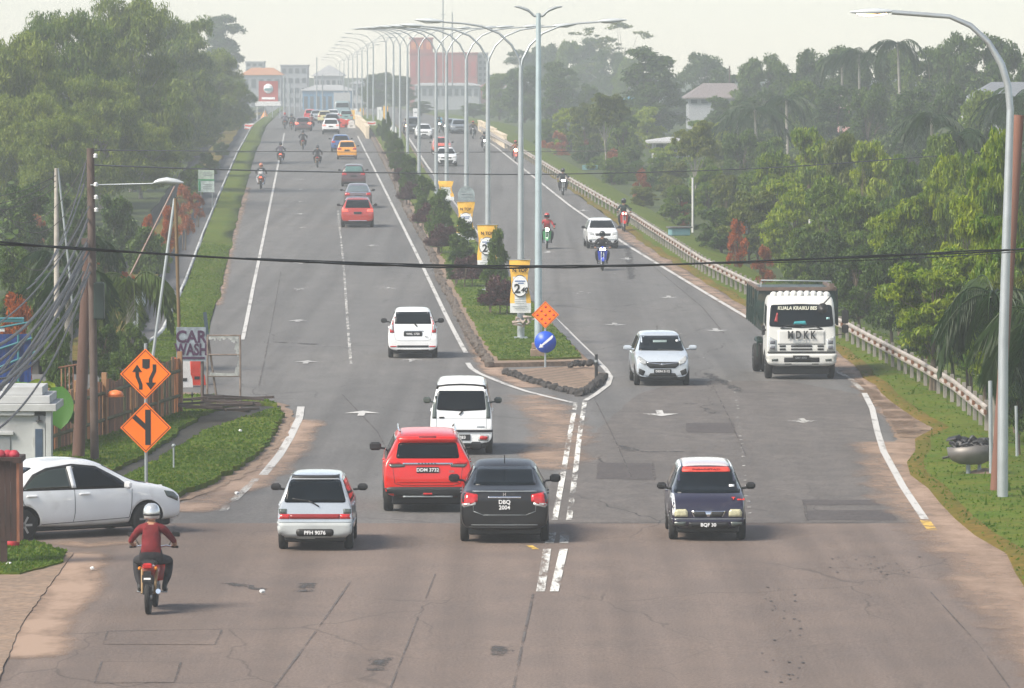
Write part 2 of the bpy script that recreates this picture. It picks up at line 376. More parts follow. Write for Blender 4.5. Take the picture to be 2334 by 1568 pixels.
# asphalt outline
LEDGE = [(470, 765), (478, 740), (508, 640), (530, 540), (556, 440), (582, 350), (602, 300), (607, 288)]
REDGE = [(1092, 292), (1125, 318), (1180, 352), (1262, 405), (1340, 462), (1420, 520), (1500, 578), (1600, 640), (1700, 700), (1800, 745), (1900, 792), (1950, 838), (1990, 880), (2060, 930), (2122, 978), (2070, 1030), (2068, 1080), (2120, 1135), (2200, 1195), (2270, 1250), (2334, 1330), (2480, 1480), (2700, 1700)]
far = [(-.0392*(d-590)+G(607, 288).x, d) for d in range(610, 2000, 60)]
farR = [(-.0385*(d-590)+G(1092, 292).x, d) for d in range(610, 2000, 60)]
Lw = [(G(*p).x, G(*p).y) for p in LEDGE]; Rw = [(G(*p).x, G(*p).y) for p in REDGE]
outl = [(-32, 30), (-32, 158), (G(300, 880).x, 158), (G(440, 815).x, G(440, 815).y)]+Lw+far+farR[::-1]+Rw+[(34, 60), (34, 30)]
sheet('road', outl, 0, ASPH, world=True)
sheet('near_road_surface', [(-32, 30), (-32, G(500, 1193).y), (G(900, 1193).x, G(900, 1193).y), (G(2140, 1193).x, G(2140, 1193).y), (34, G(2140, 1200).y), (34, 30)], .005, ASPH2, world=True)
sheet('worn_road_surface', [(1185, 1192), (1330, 1010), (1450, 900), (1560, 868), (1800, 868), (1985, 905), (2010, 1010), (2100, 1192)], .005, ASPH3, jit=.05, step=1)
for i, q in enumerate([[(1360, 1092), (1362, 1055), (1488, 1056), (1490, 1094)], [(1565, 986), (1562, 965), (1674, 964), (1675, 987)], [(1838, 1185), (1832, 1165), (2025, 1162), (2045, 1186)], [(1830, 1152), (1826, 1140), (1990, 1140), (2010, 1152)], [(235, 1470), (245, 1438), (505, 1435), (490, 1470)], [(215, 1558), (232, 1508), (412, 1510), (398, 1556)]]):
    sheet('asphalt_repair', q, .010, PATCHM if i < 4 else ASPH2, jit=.02, step=.4)
# broad ground far below everything
gx = [-1500, -500, -200, -80, -30, 30, 80, 200, 500, 1500]; V = []; Fs = []
for j, d in enumerate(STN+[4500]):
    for x in gx: V.append((x, d, zz(d)-.45-(3.0 if abs(x) > 60 else 0)))
n = len(gx)
for j in range(len(STN)):
    for i in range(n-1): a = j*n+i; Fs.append((a, a+1, a+n+1, a+n))
tag(fast('ground', V, Fs, EARTH), kind='structure')
def verge(name, tab, prof, d0, d1, m, side):
    st = [d for d in STN if d0 <= d <= d1]; V, Fs = [], []; k = len(prof)
    rj = random.Random(len(name))
    for d in st:
        x0 = interp(tab, d)
        for i, (t, dz) in enumerate(prof):
            j = rj.uniform(-.12, .12) if i == 0 and side else 0
            V.append((x0+side*t+j, d, zz(d)+dz))
    for a in range(len(st)-1):
        for i in range(k-1):
            q = a*k+i; f = (q, q+1, q+k+1, q+k); Fs.append(f if side > 0 else f[::-1])
    o = fast(name, V, Fs, m); return tag(o, kind='structure')
RT = table([p for p in REDGE]); RT = sorted(RT+[(d, x) for x, d in farR])
LT = sorted(table(LEDGE)+[(d, x) for x, d in far])
GRT = table([(1092, 305), (1150, 339), (1200, 367), (1300, 432), (1430, 512), (1600, 628), (1700, 680), (1925, 785), (2095, 883), (2170, 930), (2250, 1000)])
GRT = sorted(GRT+[(d, x+3.2) for x, d in farR]+[(40, 10.6)])
# right verge: thin dry strip at the asphalt, mown grass to the rail, slope beyond it
st = [d for d in STN if 44 <= d <= 1900]; V, Fs, Mi = [], [], []
prof = [(0, 0, .0), (0, .03, .05), (0, .38, .07), (0, 1., .10), (1, .5, .05), (1, 2.5, -.5), (1, 6, -1.7), (1, 12, -2.4), (1, 30, -2.8), (1, 120, -3.)]
for d in st:
    x0, x1 = interp(RT, d), max(interp(GRT, d), interp(RT, d)+1.6)
    jj = rnd.uniform(-.15, .15)
    for kf, t, dz in prof: V.append(((x1+t if kf else x0+(x1-x0)*min(t, .6) if t > .4 else x0+t+jj), d, zz(d)+dz))
k = len(prof)
for a in range(len(st)-1):
    for i in range(k-1): q = a*k+i; Fs.append((q, q+1, q+k+1, q+k)); Mi.append(1 if i < 2 else 0)
o = fast('right_verge', V, Fs, [GRASS, GRASSD]); o.data.polygons.foreach_set('material_index', Mi); tag(o, kind='structure'); RV = o
# left verge and its two drains
prof = [(0, 0), (.02, .05), (.7, .10), (1.45, .12)]
LV = verge('left_verge', LT, prof, 164, 1900, GRASS, -1)
verge('drain_kerb', LT, [(1.50, .0), (1.50, .16), (1.60, .16), (1.60, -.35)], 164, 900, mat('pale_concrete', (.36, .37, .37), .8, var=.3, scale=1.5), -1)
verge('drain', LT, [(1.60, -.3), (2.75, -.3), (2.75, .1)], 164, 900, CONC, -1)
verge('left_bank', LT, [(2.75, .1), (4.2, .12)], 164, 900, GRASSD, -1)
verge('lower_drain', LT, [(4.2, .12), (4.2, -.35), (5.1, -.35), (5.1, .1)], 164, 900, MUD, -1)
verge('left_hinterland', LT, [(5.1, .1), (8, .1), (14, -.4), (40, -1), (150, -1.2)], 164, 1900, EARTH, -1)
# median strip
ML = [(1335, 905), (1150, 845), (1118, 838), (1085, 790), (1055, 740), (1025, 680), (1004, 640), (988, 590), (962, 540), (928, 480), (903, 420), (882, 380), (857, 330), (842, 300), (834, 287)]
MR = [(1335, 905), (1378, 862), (1352, 832), (1285, 765), (1233, 708), (1170, 640), (1105, 572), (1055, 505), (1020, 455), (968, 385), (936, 335), (918, 305), (905, 289)]
MLT, MRT = table(ML[1:]), table(MR[2:])
mfar = [(interp(MLT, 580)-.0392*(d-580), d) for d in range(610, 1400, 60)]
mfarR = [(interp(MRT, 580)-.0388*(d-580), d) for d in range(610, 1400, 60)]
tip = [(1118, 838), (1352, 832)]
sheet('median_strip', [(G(*p).x, G(*p).y) for p in ML[2:]]+mfar+mfarR[::-1]+[(G(*p).x, G(*p).y) for p in MR[2:][::-1]], .14, SOIL, world=True, skirt=.16)
gl = [(1140, 832), (1110, 800), (1078, 740), (1050, 690), (1028, 640), (1008, 590), (982, 540), (945, 480), (918, 420), (894, 380), (866, 330), (848, 300), (838, 289)]
gr = [(900, 289), (915, 305), (932, 335), (962, 385), (1012, 455), (1045, 505), (1095, 572), (1160, 640), (1220, 708), (1270, 765), (1318, 812), (1325, 828)]
MG = sheet('median_grass', [(G(*p).x, G(*p).y) for p in gl]+mfar[:4]+mfarR[:4][::-1]+[(G(*p).x, G(*p).y) for p in gr], .20, GRASS, world=True, skirt=.06, jit=.08, step=.7)
sheet('median_nose_paving', [(1150, 848), (1352, 835), (1372, 862), (1330, 898), (1310, 897)], .06, SOIL, skirt=.06, jit=.03)
# near left ground
sheet('left_soil_margin', [(385, 1152), (470, 1128), (575, 1075), (640, 1015), (668, 955), (655, 925), (560, 908), (430, 895), (-900, 895), (-900, 1142)], .02, SOIL, jit=.1)
LG1 = sheet('left_grass', [(390, 1140), (470, 1113), (560, 1062), (612, 1015), (642, 955), (636, 938), (560, 960), (470, 990), (390, 1040), (300, 1092), (250, 1110), (200, 1118), (160, 1128), (250, 1142)], .13, GRASS, skirt=.12, jit=.08, step=.4)
LG2 = sheet('fence_grass', [(230, 1092), (300, 1062), (380, 1012), (420, 978), (470, 948), (520, 930), (600, 928), (636, 930), (600, 918), (540, 914), (430, 908), (-900, 908), (-900, 1092)], .12, GRASS, skirt=.11, jit=.08, step=.4)
sheet('ditch', [(640, 940), (560, 962), (470, 992), (390, 1042), (300, 1096), (250, 1114), (160, 1130), (60, 1130), (60, 1088), (230, 1088), (300, 1058), (380, 1008), (420, 975), (470, 945), (520, 928), (636, 928)], .03, MUD)
sheet('near_left_soil', [(-700, 1262), (60, 1262), (168, 1262), (140, 1300), (118, 1330), (70, 1395), (42, 1440), (22, 1490), (-5, 1560), (-60, 1640), (-700, 1640)], .03, SOIL, skirt=.02, jit=.02)
NG = sheet('near_left_grass', [(-300, 1235), (60, 1240), (110, 1248), (148, 1262), (140, 1285), (100, 1300), (40, 1312), (-300, 1320)], .06, GRASS, skirt=.04, jit=.06, step=.3)
sheet('sandy_shoulder', [(1960, 868), (2060, 935), (2126, 978), (2080, 1030), (2078, 1080), (2130, 1135), (2210, 1195), (2280, 1250), (2344, 1330), (2490, 1480), (2400, 1480), (2250, 1310), (2150, 1205), (2082, 1110), (2045, 1040), (2038, 990), (2010, 935), (1950, 880)], .012, SOIL, jit=.07, step=.5)
# dust films along the edges, tar stains
film('edge_dust', [(400, 1180), (480, 1140), (590, 1085), (655, 1020), (690, 950)], 1.5, .012, DUST, .3)
film('edge_dust', [(1200, 895), (1260, 950), (1270, 1010), (1250, 1080)], 2.2, .012, DUST, .22)
film('edge_dust', [(1062, 700), (1090, 780), (1130, 850), (1230, 890)], 1.1, .012, DUST, .3)
film('edge_dust', [(1400, 520), (1520, 600), (1700, 712), (1900, 815), (1960, 860), (2050, 950), (2080, 1000)], 1.2, .012, DUST, .25)
film('edge_dust', [(2040, 1000), (2060, 1090), (2150, 1180), (2240, 1260), (2330, 1380), (2430, 1490), (2600, 1680)], 2.6, .016, DUST, .26)
film('edge_dust', [(180, 1250), (160, 1330), (90, 1420), (50, 1520)], 1.6, .014, DUST, .34)
film('edge_dust', [(20, 1225), (200, 1245), (420, 1225)], 1.2, .014, DUST, .2)
film('edge_dust', [(560, 425), (520, 560), (485, 700)], 1.0, .012, DUST, .25)
for q in ([(1600, 925), (1640, 950)], [(1900, 950), (2000, 962)], [(1700, 935), (1800, 950)], [(1400, 1005), (1460, 1040)], [(1460, 1030), (1560, 1030)], [(1600, 845), (1700, 900)],
          [(1140, 1450), (1150, 1520)], [(1760, 1120), (1800, 1140)], [(1560, 912), (1590, 930)], [(620, 780), (720, 785)], [(640, 560), (760, 556)], [(1430, 560), (1440, 640)], [(520, 1330), (600, 1345)], [(700, 1330), (690, 1350)], [(870, 1500), (860, 1530)]):
    film('tar_stain', q, .62, .014, OIL, .25)
for q, w in (([(800, 1325), (720, 1440), (625, 1568), (560, 1660)], .05), ([(992, 1310), (940, 1440), (890, 1568), (860, 1660)], .04), ([(1215, 1355), (1190, 1470), (1165, 1600)], .06), ([(1350, 900), (1400, 1000), (1440, 1090)], .05), ([(1625, 880), (1660, 950), (1700, 1040)], .05), ([(1480, 600), (1600, 700), (1650, 760)], .06), ([(640, 620), (615, 760), (590, 880)], .05), ([(2120, 1350), (2230, 1470), (2300, 1568), (2360, 1660)], .04), ([(780, 900), (860, 985), (900, 1060)], .05), ([(1180, 1194), (1520, 1195), (1900, 1194), (2090, 1193)], .10), ([(250, 1440), (505, 1436)], .08), ([(245, 1440), (235, 1470), (490, 1471), (505, 1438)], .05), ([(232, 1510), (412, 1511), (398, 1556), (215, 1558), (232, 1510)], .05), ([(1832, 1141), (1840, 1188), (2045, 1188)], .09), ([(1488, 1056), (1492, 1095), (1440, 1097)], .09)):
    ribbon('road_seam', q, w*.7, .016, SEAM, kind='structure')
for i in range(70):
    px = rnd.uniform(1730, 1830) if i % 2 else rnd.gauss(1985, 40); py = rnd.uniform(1340, 1560) if i % 2 else rnd.gauss(1290, 16); q = G(px, py); l = rnd.uniform(.03, .075)
    sheet('tar_speck', [(q.x, q.y), (q.x+l*.6, q.y+l*.4), (q.x+l*.4, q.y+l*2.2), (q.x-l*.3, q.y+l*1.5)], .017, TARSP, world=True)
# painted markings
MK = thing('road_markings', (0, 0, 0)); MK['kind'] = 'structure'
def line(pts, w, m=WHITE, **k): return ribbon('line', pts, w, .018, m, parent=MK, kind='structure', **k)
line([(553, 775), (576, 660), (600, 545), (622, 435), (648, 304)], .14)
line([(815, 310), (873, 425), (960, 600), (1062, 805)], .15)
line([(1066, 828), (1074, 840), (1092, 852), (1150, 876), (1200, 893), (1260, 908), (1310, 920)], .16)
line([(1240, 702), (1290, 750), (1345, 805), (1380, 842), (1392, 860), (1386, 878), (1360, 898), (1334, 914)], .15)
line([(1095, 312), (1130, 335), (1300, 470), (1430, 560), (1708, 727)], .17)
line([(922, 300), (975, 380), (1025, 450), (1110, 560), (1240, 702)], .17)
line([(1890, 838), (1935, 862), (1965, 890)], .16, WORN2)
line([(1970, 897), (1988, 932), (2000, 985), (2014, 1030), (2058, 1110), (2108, 1185)], .16)
line([(2108, 1188), (2125, 1210)], .2, YEL)
line([(686, 928), (682, 955), (660, 1000), (636, 1040), (600, 1084)], .2)
line([(585, 1092), (545, 1130), (508, 1166)], .17, WORN2)
line([(1312, 921), (1300, 985), (1283, 1085), (1264, 1187)], .12, WORN)
line([(1333, 917), (1322, 985), (1310, 1090), (1297, 1187)], .12, WORN)
line([(1258, 1215), (1252, 1240)], .17, WORN2); line([(1288, 1215), (1285, 1240)], .17, WORN2)
line([(1247, 1253), (1232, 1350)], .15, WORN); line([(1285, 1253), (1263, 1350)], .15, WORN)
line([(1205, 1244), (1222, 1254)], .12, YEL)
for a, b in (((770, 480), (783, 600)), ((783, 600), (800, 830))): ribbon('dots', [a, b], .1, .018, WORN2, parent=MK, kind='structure')
def dots(pts, n, w=.14):
    P = [G(*p) for p in pts]; bm = MB()
    for i in range(n):
        t = i/(n-1)*(len(P)-1); k_ = min(int(t), len(P)-2); p = P[k_].lerp(P[k_+1], t-k_)
        x, y = p.x+rnd.uniform(-.03, .03), p.y; l = rnd.uniform(.15, .35)
        bm.add([(x-w/2, y, zz(y)+.02), (x+w/2, y, zz(y)+.02), (x+w/2, y+l, zz(y+l)+.02), (x-w/2, y+l, zz(y+l)+.02)], [(0, 1, 2, 3)])
    o = bm.build('lane_dots', WORN2, MK, fix=False); o['kind'] = 'structure'
dots([(1330, 560), (1400, 622), (1480, 695), (1560, 770)], 30, .09); dots([(1678, 885), (1688, 1000), (1712, 1200)], 36, .07)
dots([(1560, 770), (1678, 885)], 10, .1); dots([(770, 500), (783, 600), (803, 800)], 34, .06)
PAINT2 = filmmat('arrow_paint', (.36, .355, .345), .46, 2.2, .1, stretch=(1, .15, 1))
def arrow(px, py, ln=3.4, toward=False, m=WHITE, w=.9):
    p = G(px, py); s_ = -1 if toward else 1; out = []
    sh = [(-.09, -ln/2), (.09, -ln/2), (.09, ln/2-1.1), (w/2, ln/2-1.1), (0, ln/2), (-w/2, ln/2-1.1), (-.09, ln/2-1.1)]
    sheet('arrow', [(p.x+x*s_, p.y+y*s_) for x, y in sh], .018, m, world=True, parent=MK)
for q in ((682, 660), (883, 658), (680, 732), (698, 826), (848, 560), (686, 600), (686, 519), (686, 488), (686, 460), (686, 432), (685, 410), (940, 822)): arrow(*q, 2.0, m=PAINT2, w=.8)
arrow(825, 943, 2.2, w=.95)
for q in ((1325, 668), (1402, 740), (1525, 678), (1632, 753), (1250, 575), (1430, 590), (1232, 545), (1390, 520), (1330, 480)): arrow(*q, 2.2, True, m=PAINT2, w=.85)
arrow(1505, 943, 2.6, True, w=.95); arrow(1830, 960, 2, True, m=WORN2)
# grass blades: stuff nobody could count
def blades(objs, n, h, name, m, dmax=260):
    P = []; A = []
    for o in objs:
        me = o.data
        for p in me.polygons:
            if p.normal.z < .7 or p.center.y > dmax or p.material_index > 1: continue
            vs = [me.vertices[i].co for i in p.vertices]
            for i in range(1, len(vs)-1):
                a = (vs[i]-vs[0]).cross(vs[i+1]-vs[0]).length/2
                if abs(vs[0].x) > 24: continue
                P.append((vs[0][:], vs[i][:], vs[i+1][:])); A.append(a)
    P = np.array(P); A = np.array(A); A = A/np.array([max(60, t[0][1])**2 for t in P]); idx = NR.choice(len(P), n, p=A/A.sum()); u = NR.rand(n, 2); f = u.sum(1) > 1; u[f] = 1-u[f]
    T = P[idx]; c = T[:, 0]+(T[:, 1]-T[:, 0])*u[:, :1]+(T[:, 2]-T[:, 0])*u[:, 1:]
    keep = NR.rand(n) < .6+.4*(np.sin(c[:, 0]*2.1)+np.sin(c[:, 1]*.7+c[:, 0]) > -.6); c = c[keep]; n = len(c)
    an = NR.rand(n)*PI; w = NR.uniform(.015, .05, n); hh = h*NR.uniform(.4, 1.3, n); le = NR.normal(0, .35, (n, 2))*hh[:, None]
    dx = np.stack([np.cos(an)*w, np.sin(an)*w, 0*w], 1); top = c+np.stack([le[:, 0], le[:, 1], hh], 1)
    V = np.concatenate([c-dx, c+dx, top], 1).reshape(-1, 3); Fc = np.arange(3*n).reshape(-1, 3)
    o = fast(name, V, Fc, m, tint=np.repeat(NR.rand(n), 3)); return tag(o, label='short green grass blades on the verges and the median', cat='grass', kind='stuff')
GB = leafmat('grass_blades', (.055, .115, .004), (.11, .16, .008), .45, .6)
blades([RV], 110000, .045, 'grass_blades', GB, 230); blades([MG, LG1, LG2, NG], 80000, .045, 'lawn_blades', GB)
blades([LV], 14000, .045, 'verge_blades', GB); blades([RV, LG2, NG], 2600, .20, 'tall_weeds', GB, 200)
# ------------------------------------------------------------ vegetation
def tz(x, d):
    z = zz(d); xr = interp(GRT, d); xl = interp(LT, d)
    if x > xr:
        t = x-xr; T = [(0, .1), (1, .05), (2.5, -.5), (6, -1.7), (12, -2.4), (30, -2.8), (120, -3.)]
        return z+interp(T, t)
    if x < xl and d > 164: return z+interp([(0, .1), (8, .1), (14, -.4), (40, -1), (150, -1.2)], xl-x)
    return z
BARK = mat('bark', (.12, .09, .065), .9, var=.35, scale=2, bump=.6, bscale=14)
BARKL = mat('pale_bark', (.26, .24, .21), .9, var=.3, scale=2, bump=.5, bscale=14)
L_DARK = leafmat('leaf_deep_green', (.018, .050, .004), (.080, .135, .010), .3)
L_MID = leafmat('leaf_mid_green', (.036, .090, .006), (.155, .215, .014), .35)
L_YEL = leafmat('leaf_yellow_green', (.060, .135, .006), (.28, .33, .010), .42)
L_OLIV = leafmat('leaf_olive', (.050, .085, .010), (.16, .18, .024), .35)
L_ACA = leafmat('leaf_acacia', (.055, .110, .010), (.21, .25, .025), .35)
L_ORG = leafmat('leaf_orange', (.16, .035, .006), (.52, .12, .01), .4)
L_RED = leafmat('leaf_rust', (.20, .05, .025), (.36, .12, .05), .35)
L_PUR = leafmat('leaf_purple', (.030, .010, .014), (.085, .028, .030), .25)
L_PALM = leafmat('leaf_palm', (.012, .038, .004), (.065, .095, .010), .3)
def leaves(cent, rad, n, ll, lw, droop=.3, up=.3, flat=1., rs=None, outw=.3, seed=0, shift=0.):
    """n leaves round each centre; returns verts, quads, tint"""
    rs = np.random.RandomState(seed); k = len(cent); rad = np.broadcast_to(rad, (k,))
    ci = np.repeat(np.arange(k), n); m = len(ci)
    dirn = rs.normal(size=(m, 3)); dirn /= np.linalg.norm(dirn, axis=1)[:, None]
    r = rad[ci]*rs.rand(m)**.45
    off = dirn*r[:, None]; off[:, 2] *= flat
    p = cent[ci]+off
    nrm = rs.normal(size=(m, 3))*.6+dirn*outw+np.array([0, 0, up]); nrm /= np.linalg.norm(nrm, axis=1)[:, None]
    ax = rs.normal(size=(m, 3)); ax[:, 2] -= droop*3; ax -= nrm*(ax*nrm).sum(1)[:, None]; ax /= np.linalg.norm(ax, axis=1)[:, None]
    sd_ = np.cross(nrm, ax); L_ = ll*rs.uniform(.6, 1.3, m)[:, None]; w = lw*rs.uniform(.7, 1.3, m)[:, None]
    bend = nrm*L_*.12
    V = np.stack([p-ax*L_/2, p+sd_*w/2+bend, p+ax*L_/2, p-sd_*w/2+bend], 1).reshape(-1, 3)
    Fc = np.arange(4*m).reshape(-1, 4); tc = rs.rand(k)
    T = np.clip(tc[ci]*.6+rs.rand(m)*.4+shift, 0, 1)
    return V, Fc, np.repeat(T, 4)
def lobes(rs, H, Rr, nl, base=.25, top=1.0, taper=.5, squash=.7):
    """centres of the clumps of an uneven crown of unit plan: a few big boughs, each carrying its own clumps"""
    out = []
    for i in range(nl):
        t = (i+rs.rand())/nl; z = H*(base+(top-base)*t)
        rr = Rr*(1-abs(t-.42)**1.6*taper*2.2)*rs.uniform(.35, .95); a = rs.rand()*2*PI+i*2.4
        out.append((math.cos(a)*rr, math.sin(a)*rr, z, Rr*rs.uniform(.28, .5)*(1-.35*t)))
    return np.array(out)
def crown_mesh(name, H, Rr, lf, seed, nl=26, per=14, nleaf=46, ll=.34, lw=.12, droop=.3, up=.3, flat=.7, base=.3, taper=.5, clr=.42, fill=.8):
    rs = np.random.RandomState(seed); lb = lobes(rs, H*.93, Rr*fill, nl, base, 1, taper)
    d = rs.normal(size=(nl, per, 3)); d /= np.linalg.norm(d, axis=2)[:, :, None]; d[:, :, 2] = np.abs(d[:, :, 2])*.9-.25
    c = (lb[:, None, :3]+d*(lb[:, 3][:, None]*rs.uniform(.75, 1.1, (nl, per)))[:, :, None]).reshape(-1, 3)
    V, Fc, T = leaves(c, rs.uniform(.6, 1.2, len(c))*clr, nleaf, ll, lw, droop, up, flat, seed=seed+1)
    V[:, 2] = np.maximum(V[:, 2], .3)
    return fast(name, V, Fc, lf, tint=T, obj=False), lb
def tree_proto(key, H, Rr, lf, seed, bark=None, trunk_r=.16, stems=1, **k):
    cm, lb = crown_mesh('crown', H, Rr, lf, seed, **k)
    mb = MB(); rs = random.Random(seed); n = 0
    for s_ in range(stems):
        bx, by = (rs.uniform(-.5, .5), rs.uniform(-.5, .5)) if stems > 1 else (0, 0)
        lean = Vector((rs.uniform(-.08, .08)*H, rs.uniform(-.08, .08)*H, 0)); hh = H*.72
        pts = [Vector((bx, by, -.6))+lean*t+Vector((0, 0, (hh+.6)*t)) for t in (0, .15, .35, .6, .85, 1)]
        mb.tube(pts, [trunk_r*f for f in (1.25, 1, .85, .62, .4, .15)], 8)
        for i in range(s_, len(lb), max(1, stems)):
            q = lb[i]; z0 = max(H*.18, q[2]*rs.uniform(.45, .7)); t = min(1, (z0+.6)/(hh+.6)); a = Vector((bx, by, -.6))+lean*t+Vector((0, 0, (hh+.6)*t))
            b = Vector(q[:3]); mid = a.lerp(b, .5)+Vector((0, 0, rs.uniform(.0, .3))); rr = trunk_r*.38*(1-.4*t)
            mb.tube([a, mid, b], [rr, rr*.6, rr*.2], 5, cap=False)
    t = mb.build('trunk', bark or BARK, obj_parent_dummy(), fix=False); tm = t.data; bpy.data.objects.remove(t)
    PROTO[key] = (tm, cm, H, Rr)
PROTO = {}
def obj_parent_dummy(): return None
def put_tree(key, x, d, H, w=None, label='', group=None, cat='tree', name='leafy_tree', z=None, rz=None):
    tm, cm, h0, r0 = PROTO[key]; s_ = H/h0; r_ = (w/2/r0) if w else s_
    o = thing(name, (x, d, tz(x, d) if z is None else z), rnd.uniform(0, 6.28) if rz is None else rz, label, cat, group); o.scale = (r_, r_, s_)
    link(bpy.data.objects.new('trunk', tm), o); link(bpy.data.objects.new('crown', cm), o); return o
def tree_at(key, px, ytop, d, wpx, label, group=None, cat='tree', name='leafy_tree', zb=None):
    """crown top at that pixel height when it stands at distance d"""
    p = at(px, ytop, d); z0 = tz(p.x, d) if zb is None else zb
    return put_tree(key, p.x, d, max(1.2, p.z-z0), wpx*d/F, label, group, cat, name, z=z0)
# tiered, drooping roadside trees of the right belt
for i in range(4): tree_proto('tier%d' % i, 7, 3., [L_YEL, L_YEL, L_MID, L_OLIV][i], 11+i, BARK, .12, 2, nl=30, per=12, nleaf=44, ll=.36, lw=.115, droop=.75, up=.55, flat=.42, base=.28, taper=.35, clr=.5)
for i in range(3): tree_proto('round%d' % i, 8, 3.2, [L_DARK, L_MID, L_DARK][i], 31+i, BARK, .17, 1, nl=36, per=14, nleaf=40, ll=.30, lw=.13, droop=.35, up=.35, flat=.8, base=.22, taper=.5, clr=.46)
tree_proto('tall0', 14, 3.6, L_DARK, 51, BARK, .25, 1, nl=38, per=13, nleaf=40, ll=.42, lw=.18, flat=.8, base=.2, taper=.55, clr=.62)
tree_proto('sparse', 16, 4.2, L_OLIV, 52, BARKL, .22, 1, nl=18, per=7, nleaf=26, ll=.4, lw=.15, flat=.5, base=.35, taper=.3, clr=.5, fill=1)
tree_proto('umbrella', 8, 3.6, L_OLIV, 53, BARKL, .14, 1, nl=18, per=14, nleaf=40, ll=.36, lw=.12, droop=.2, up=.8, flat=.3, base=.72, taper=.1, clr=.5)
for i in range(4): tree_proto('acacia%d' % i, 13, 4.6, L_ACA, 61+i, BARKL, .22, 1, nl=64, per=17, nleaf=44, ll=.42, lw=.085, droop=1.3, up=.1, flat=1.35, base=.14, taper=.42, clr=.52)
tree_proto('hedge0', 2.2, .9, L_DARK, 71, BARK, .05, 2, nl=26, per=9, nleaf=34, ll=.11, lw=.05, droop=-.2, up=.3, flat=1.2, base=.12, taper=.75, clr=.16)
tree_proto('hedge1', 2.2, .9, L_DARK, 72, BARK, .05, 2, nl=24, per=9, nleaf=34, ll=.12, lw=.05, droop=-.3, up=.3, flat=1.2, base=.12, taper=.85, clr=.15)
tree_proto('purple', 1.1, .9, L_PUR, 73, BARK, .03, 3, nl=22, per=10, nleaf=36, ll=.10, lw=.05, droop=.1, up=.3, flat=.9, base=.15, taper=.45, clr=.17)
tree_proto('orange0', 3.4, 1.5, L_ORG, 74, BARK, .06, 3, nl=16, per=8, nleaf=36, ll=.2, lw=.08, droop=-.3, up=.3, flat=1, base=.2, taper=.6, clr=.28)
tree_proto('rust0', 3.4, 1.5, L_RED, 75, BARK, .06, 3, nl=16, per=7, nleaf=34, ll=.2, lw=.08, droop=-.2, up=.3, flat=1, base=.2, taper=.6, clr=.28)
tree_proto('bush0', 2.6, 1.7, L_DARK, 76, BARK, .05, 3, nl=26, per=10, nleaf=34, ll=.2, lw=.09, droop=.2, up=.3, flat=.8, base=.1, taper=.5, clr=.3)
tree_proto('bush1', 2.6, 1.7, L_MID, 77, BARK, .05, 3, nl=26, per=10, nleaf=34, ll=.22, lw=.09, droop=.3, up=.4, flat=.7, base=.1, taper=.5, clr=.32)
# palms: curved trunk and real fronds
def frond(L_, seed, rise=.55, n=30, lw=.05, ll=.55, hang=.9):
    rs = random.Random(seed); V = []; Fs = []; prev = None; sp = []
    for i in range(13):
        t = i/12; x = L_*(t*.92-.12*t*t); z = L_*(rise*t-(rise+.55)*t*t*1.02); sp.append(Vector((x, 0, z)))
    m = MB(); m.tube(sp, [.03*(1-.85*i/12) for i in range(13)], 4, cap=False, sm=False)
    for i in range(n):
        t = .08+.9*i/n; k_ = t*12; a = sp[int(k_)].lerp(sp[min(12, int(k_)+1)], k_-int(k_)); l = ll*math.sin(PI*(.15+.8*t))*rs.uniform(.8, 1.15)
        for s_ in (-1, 1):
            e = a+Vector((l*.45, s_*l*.62, -l*hang*rs.uniform(.5, 1.2))); mid = a.lerp(e, .5)+Vector((0, 0, .12*l)); w = Vector((lw*.8, 0, lw*.3))
            m.add([a, mid+w, e, mid-w], [(0, 1, 2, 3)])
    return m
def palm(name, x, d, H, L_, nf, label, seed, z=None, ll=.55, hang=.9, group=None, cat='palm tree', mt=None, tr=.14):
    o = thing(name, (x, d, tz(x, d) if z is None else z), seed*1.3, label, cat, group); rs = random.Random(seed)
    tp = Vector((rs.uniform(-.06, .06)*H, rs.uniform(-.06, .06)*H, H))
    MB().tube([Vector((0, 0, -.5)), tp*.3-Vector((.05*H*.3, 0, 0)), tp*.7, tp], [tr*1.3, tr, tr*.85, tr*.75], 9).build('trunk', BARKL, o)
    ms = []
    for i in range(3):
        q = frond(L_, seed+i, [.55, .25, .9][i], ll=ll, hang=hang).build('frond', mt or L_PALM, None, fix=False); ms.append(q.data); bpy.data.objects.remove(q)
    for i in range(nf):
        f = bpy.data.objects.new('frond', ms[i % 3]); link(f, o); f.location = tp; f.rotation_euler = (0, rs.uniform(-.25, .45), i*2.4+rs.uniform(-.3, .3)); f.scale = (rs.uniform(.8, 1.1),)*3
    return o
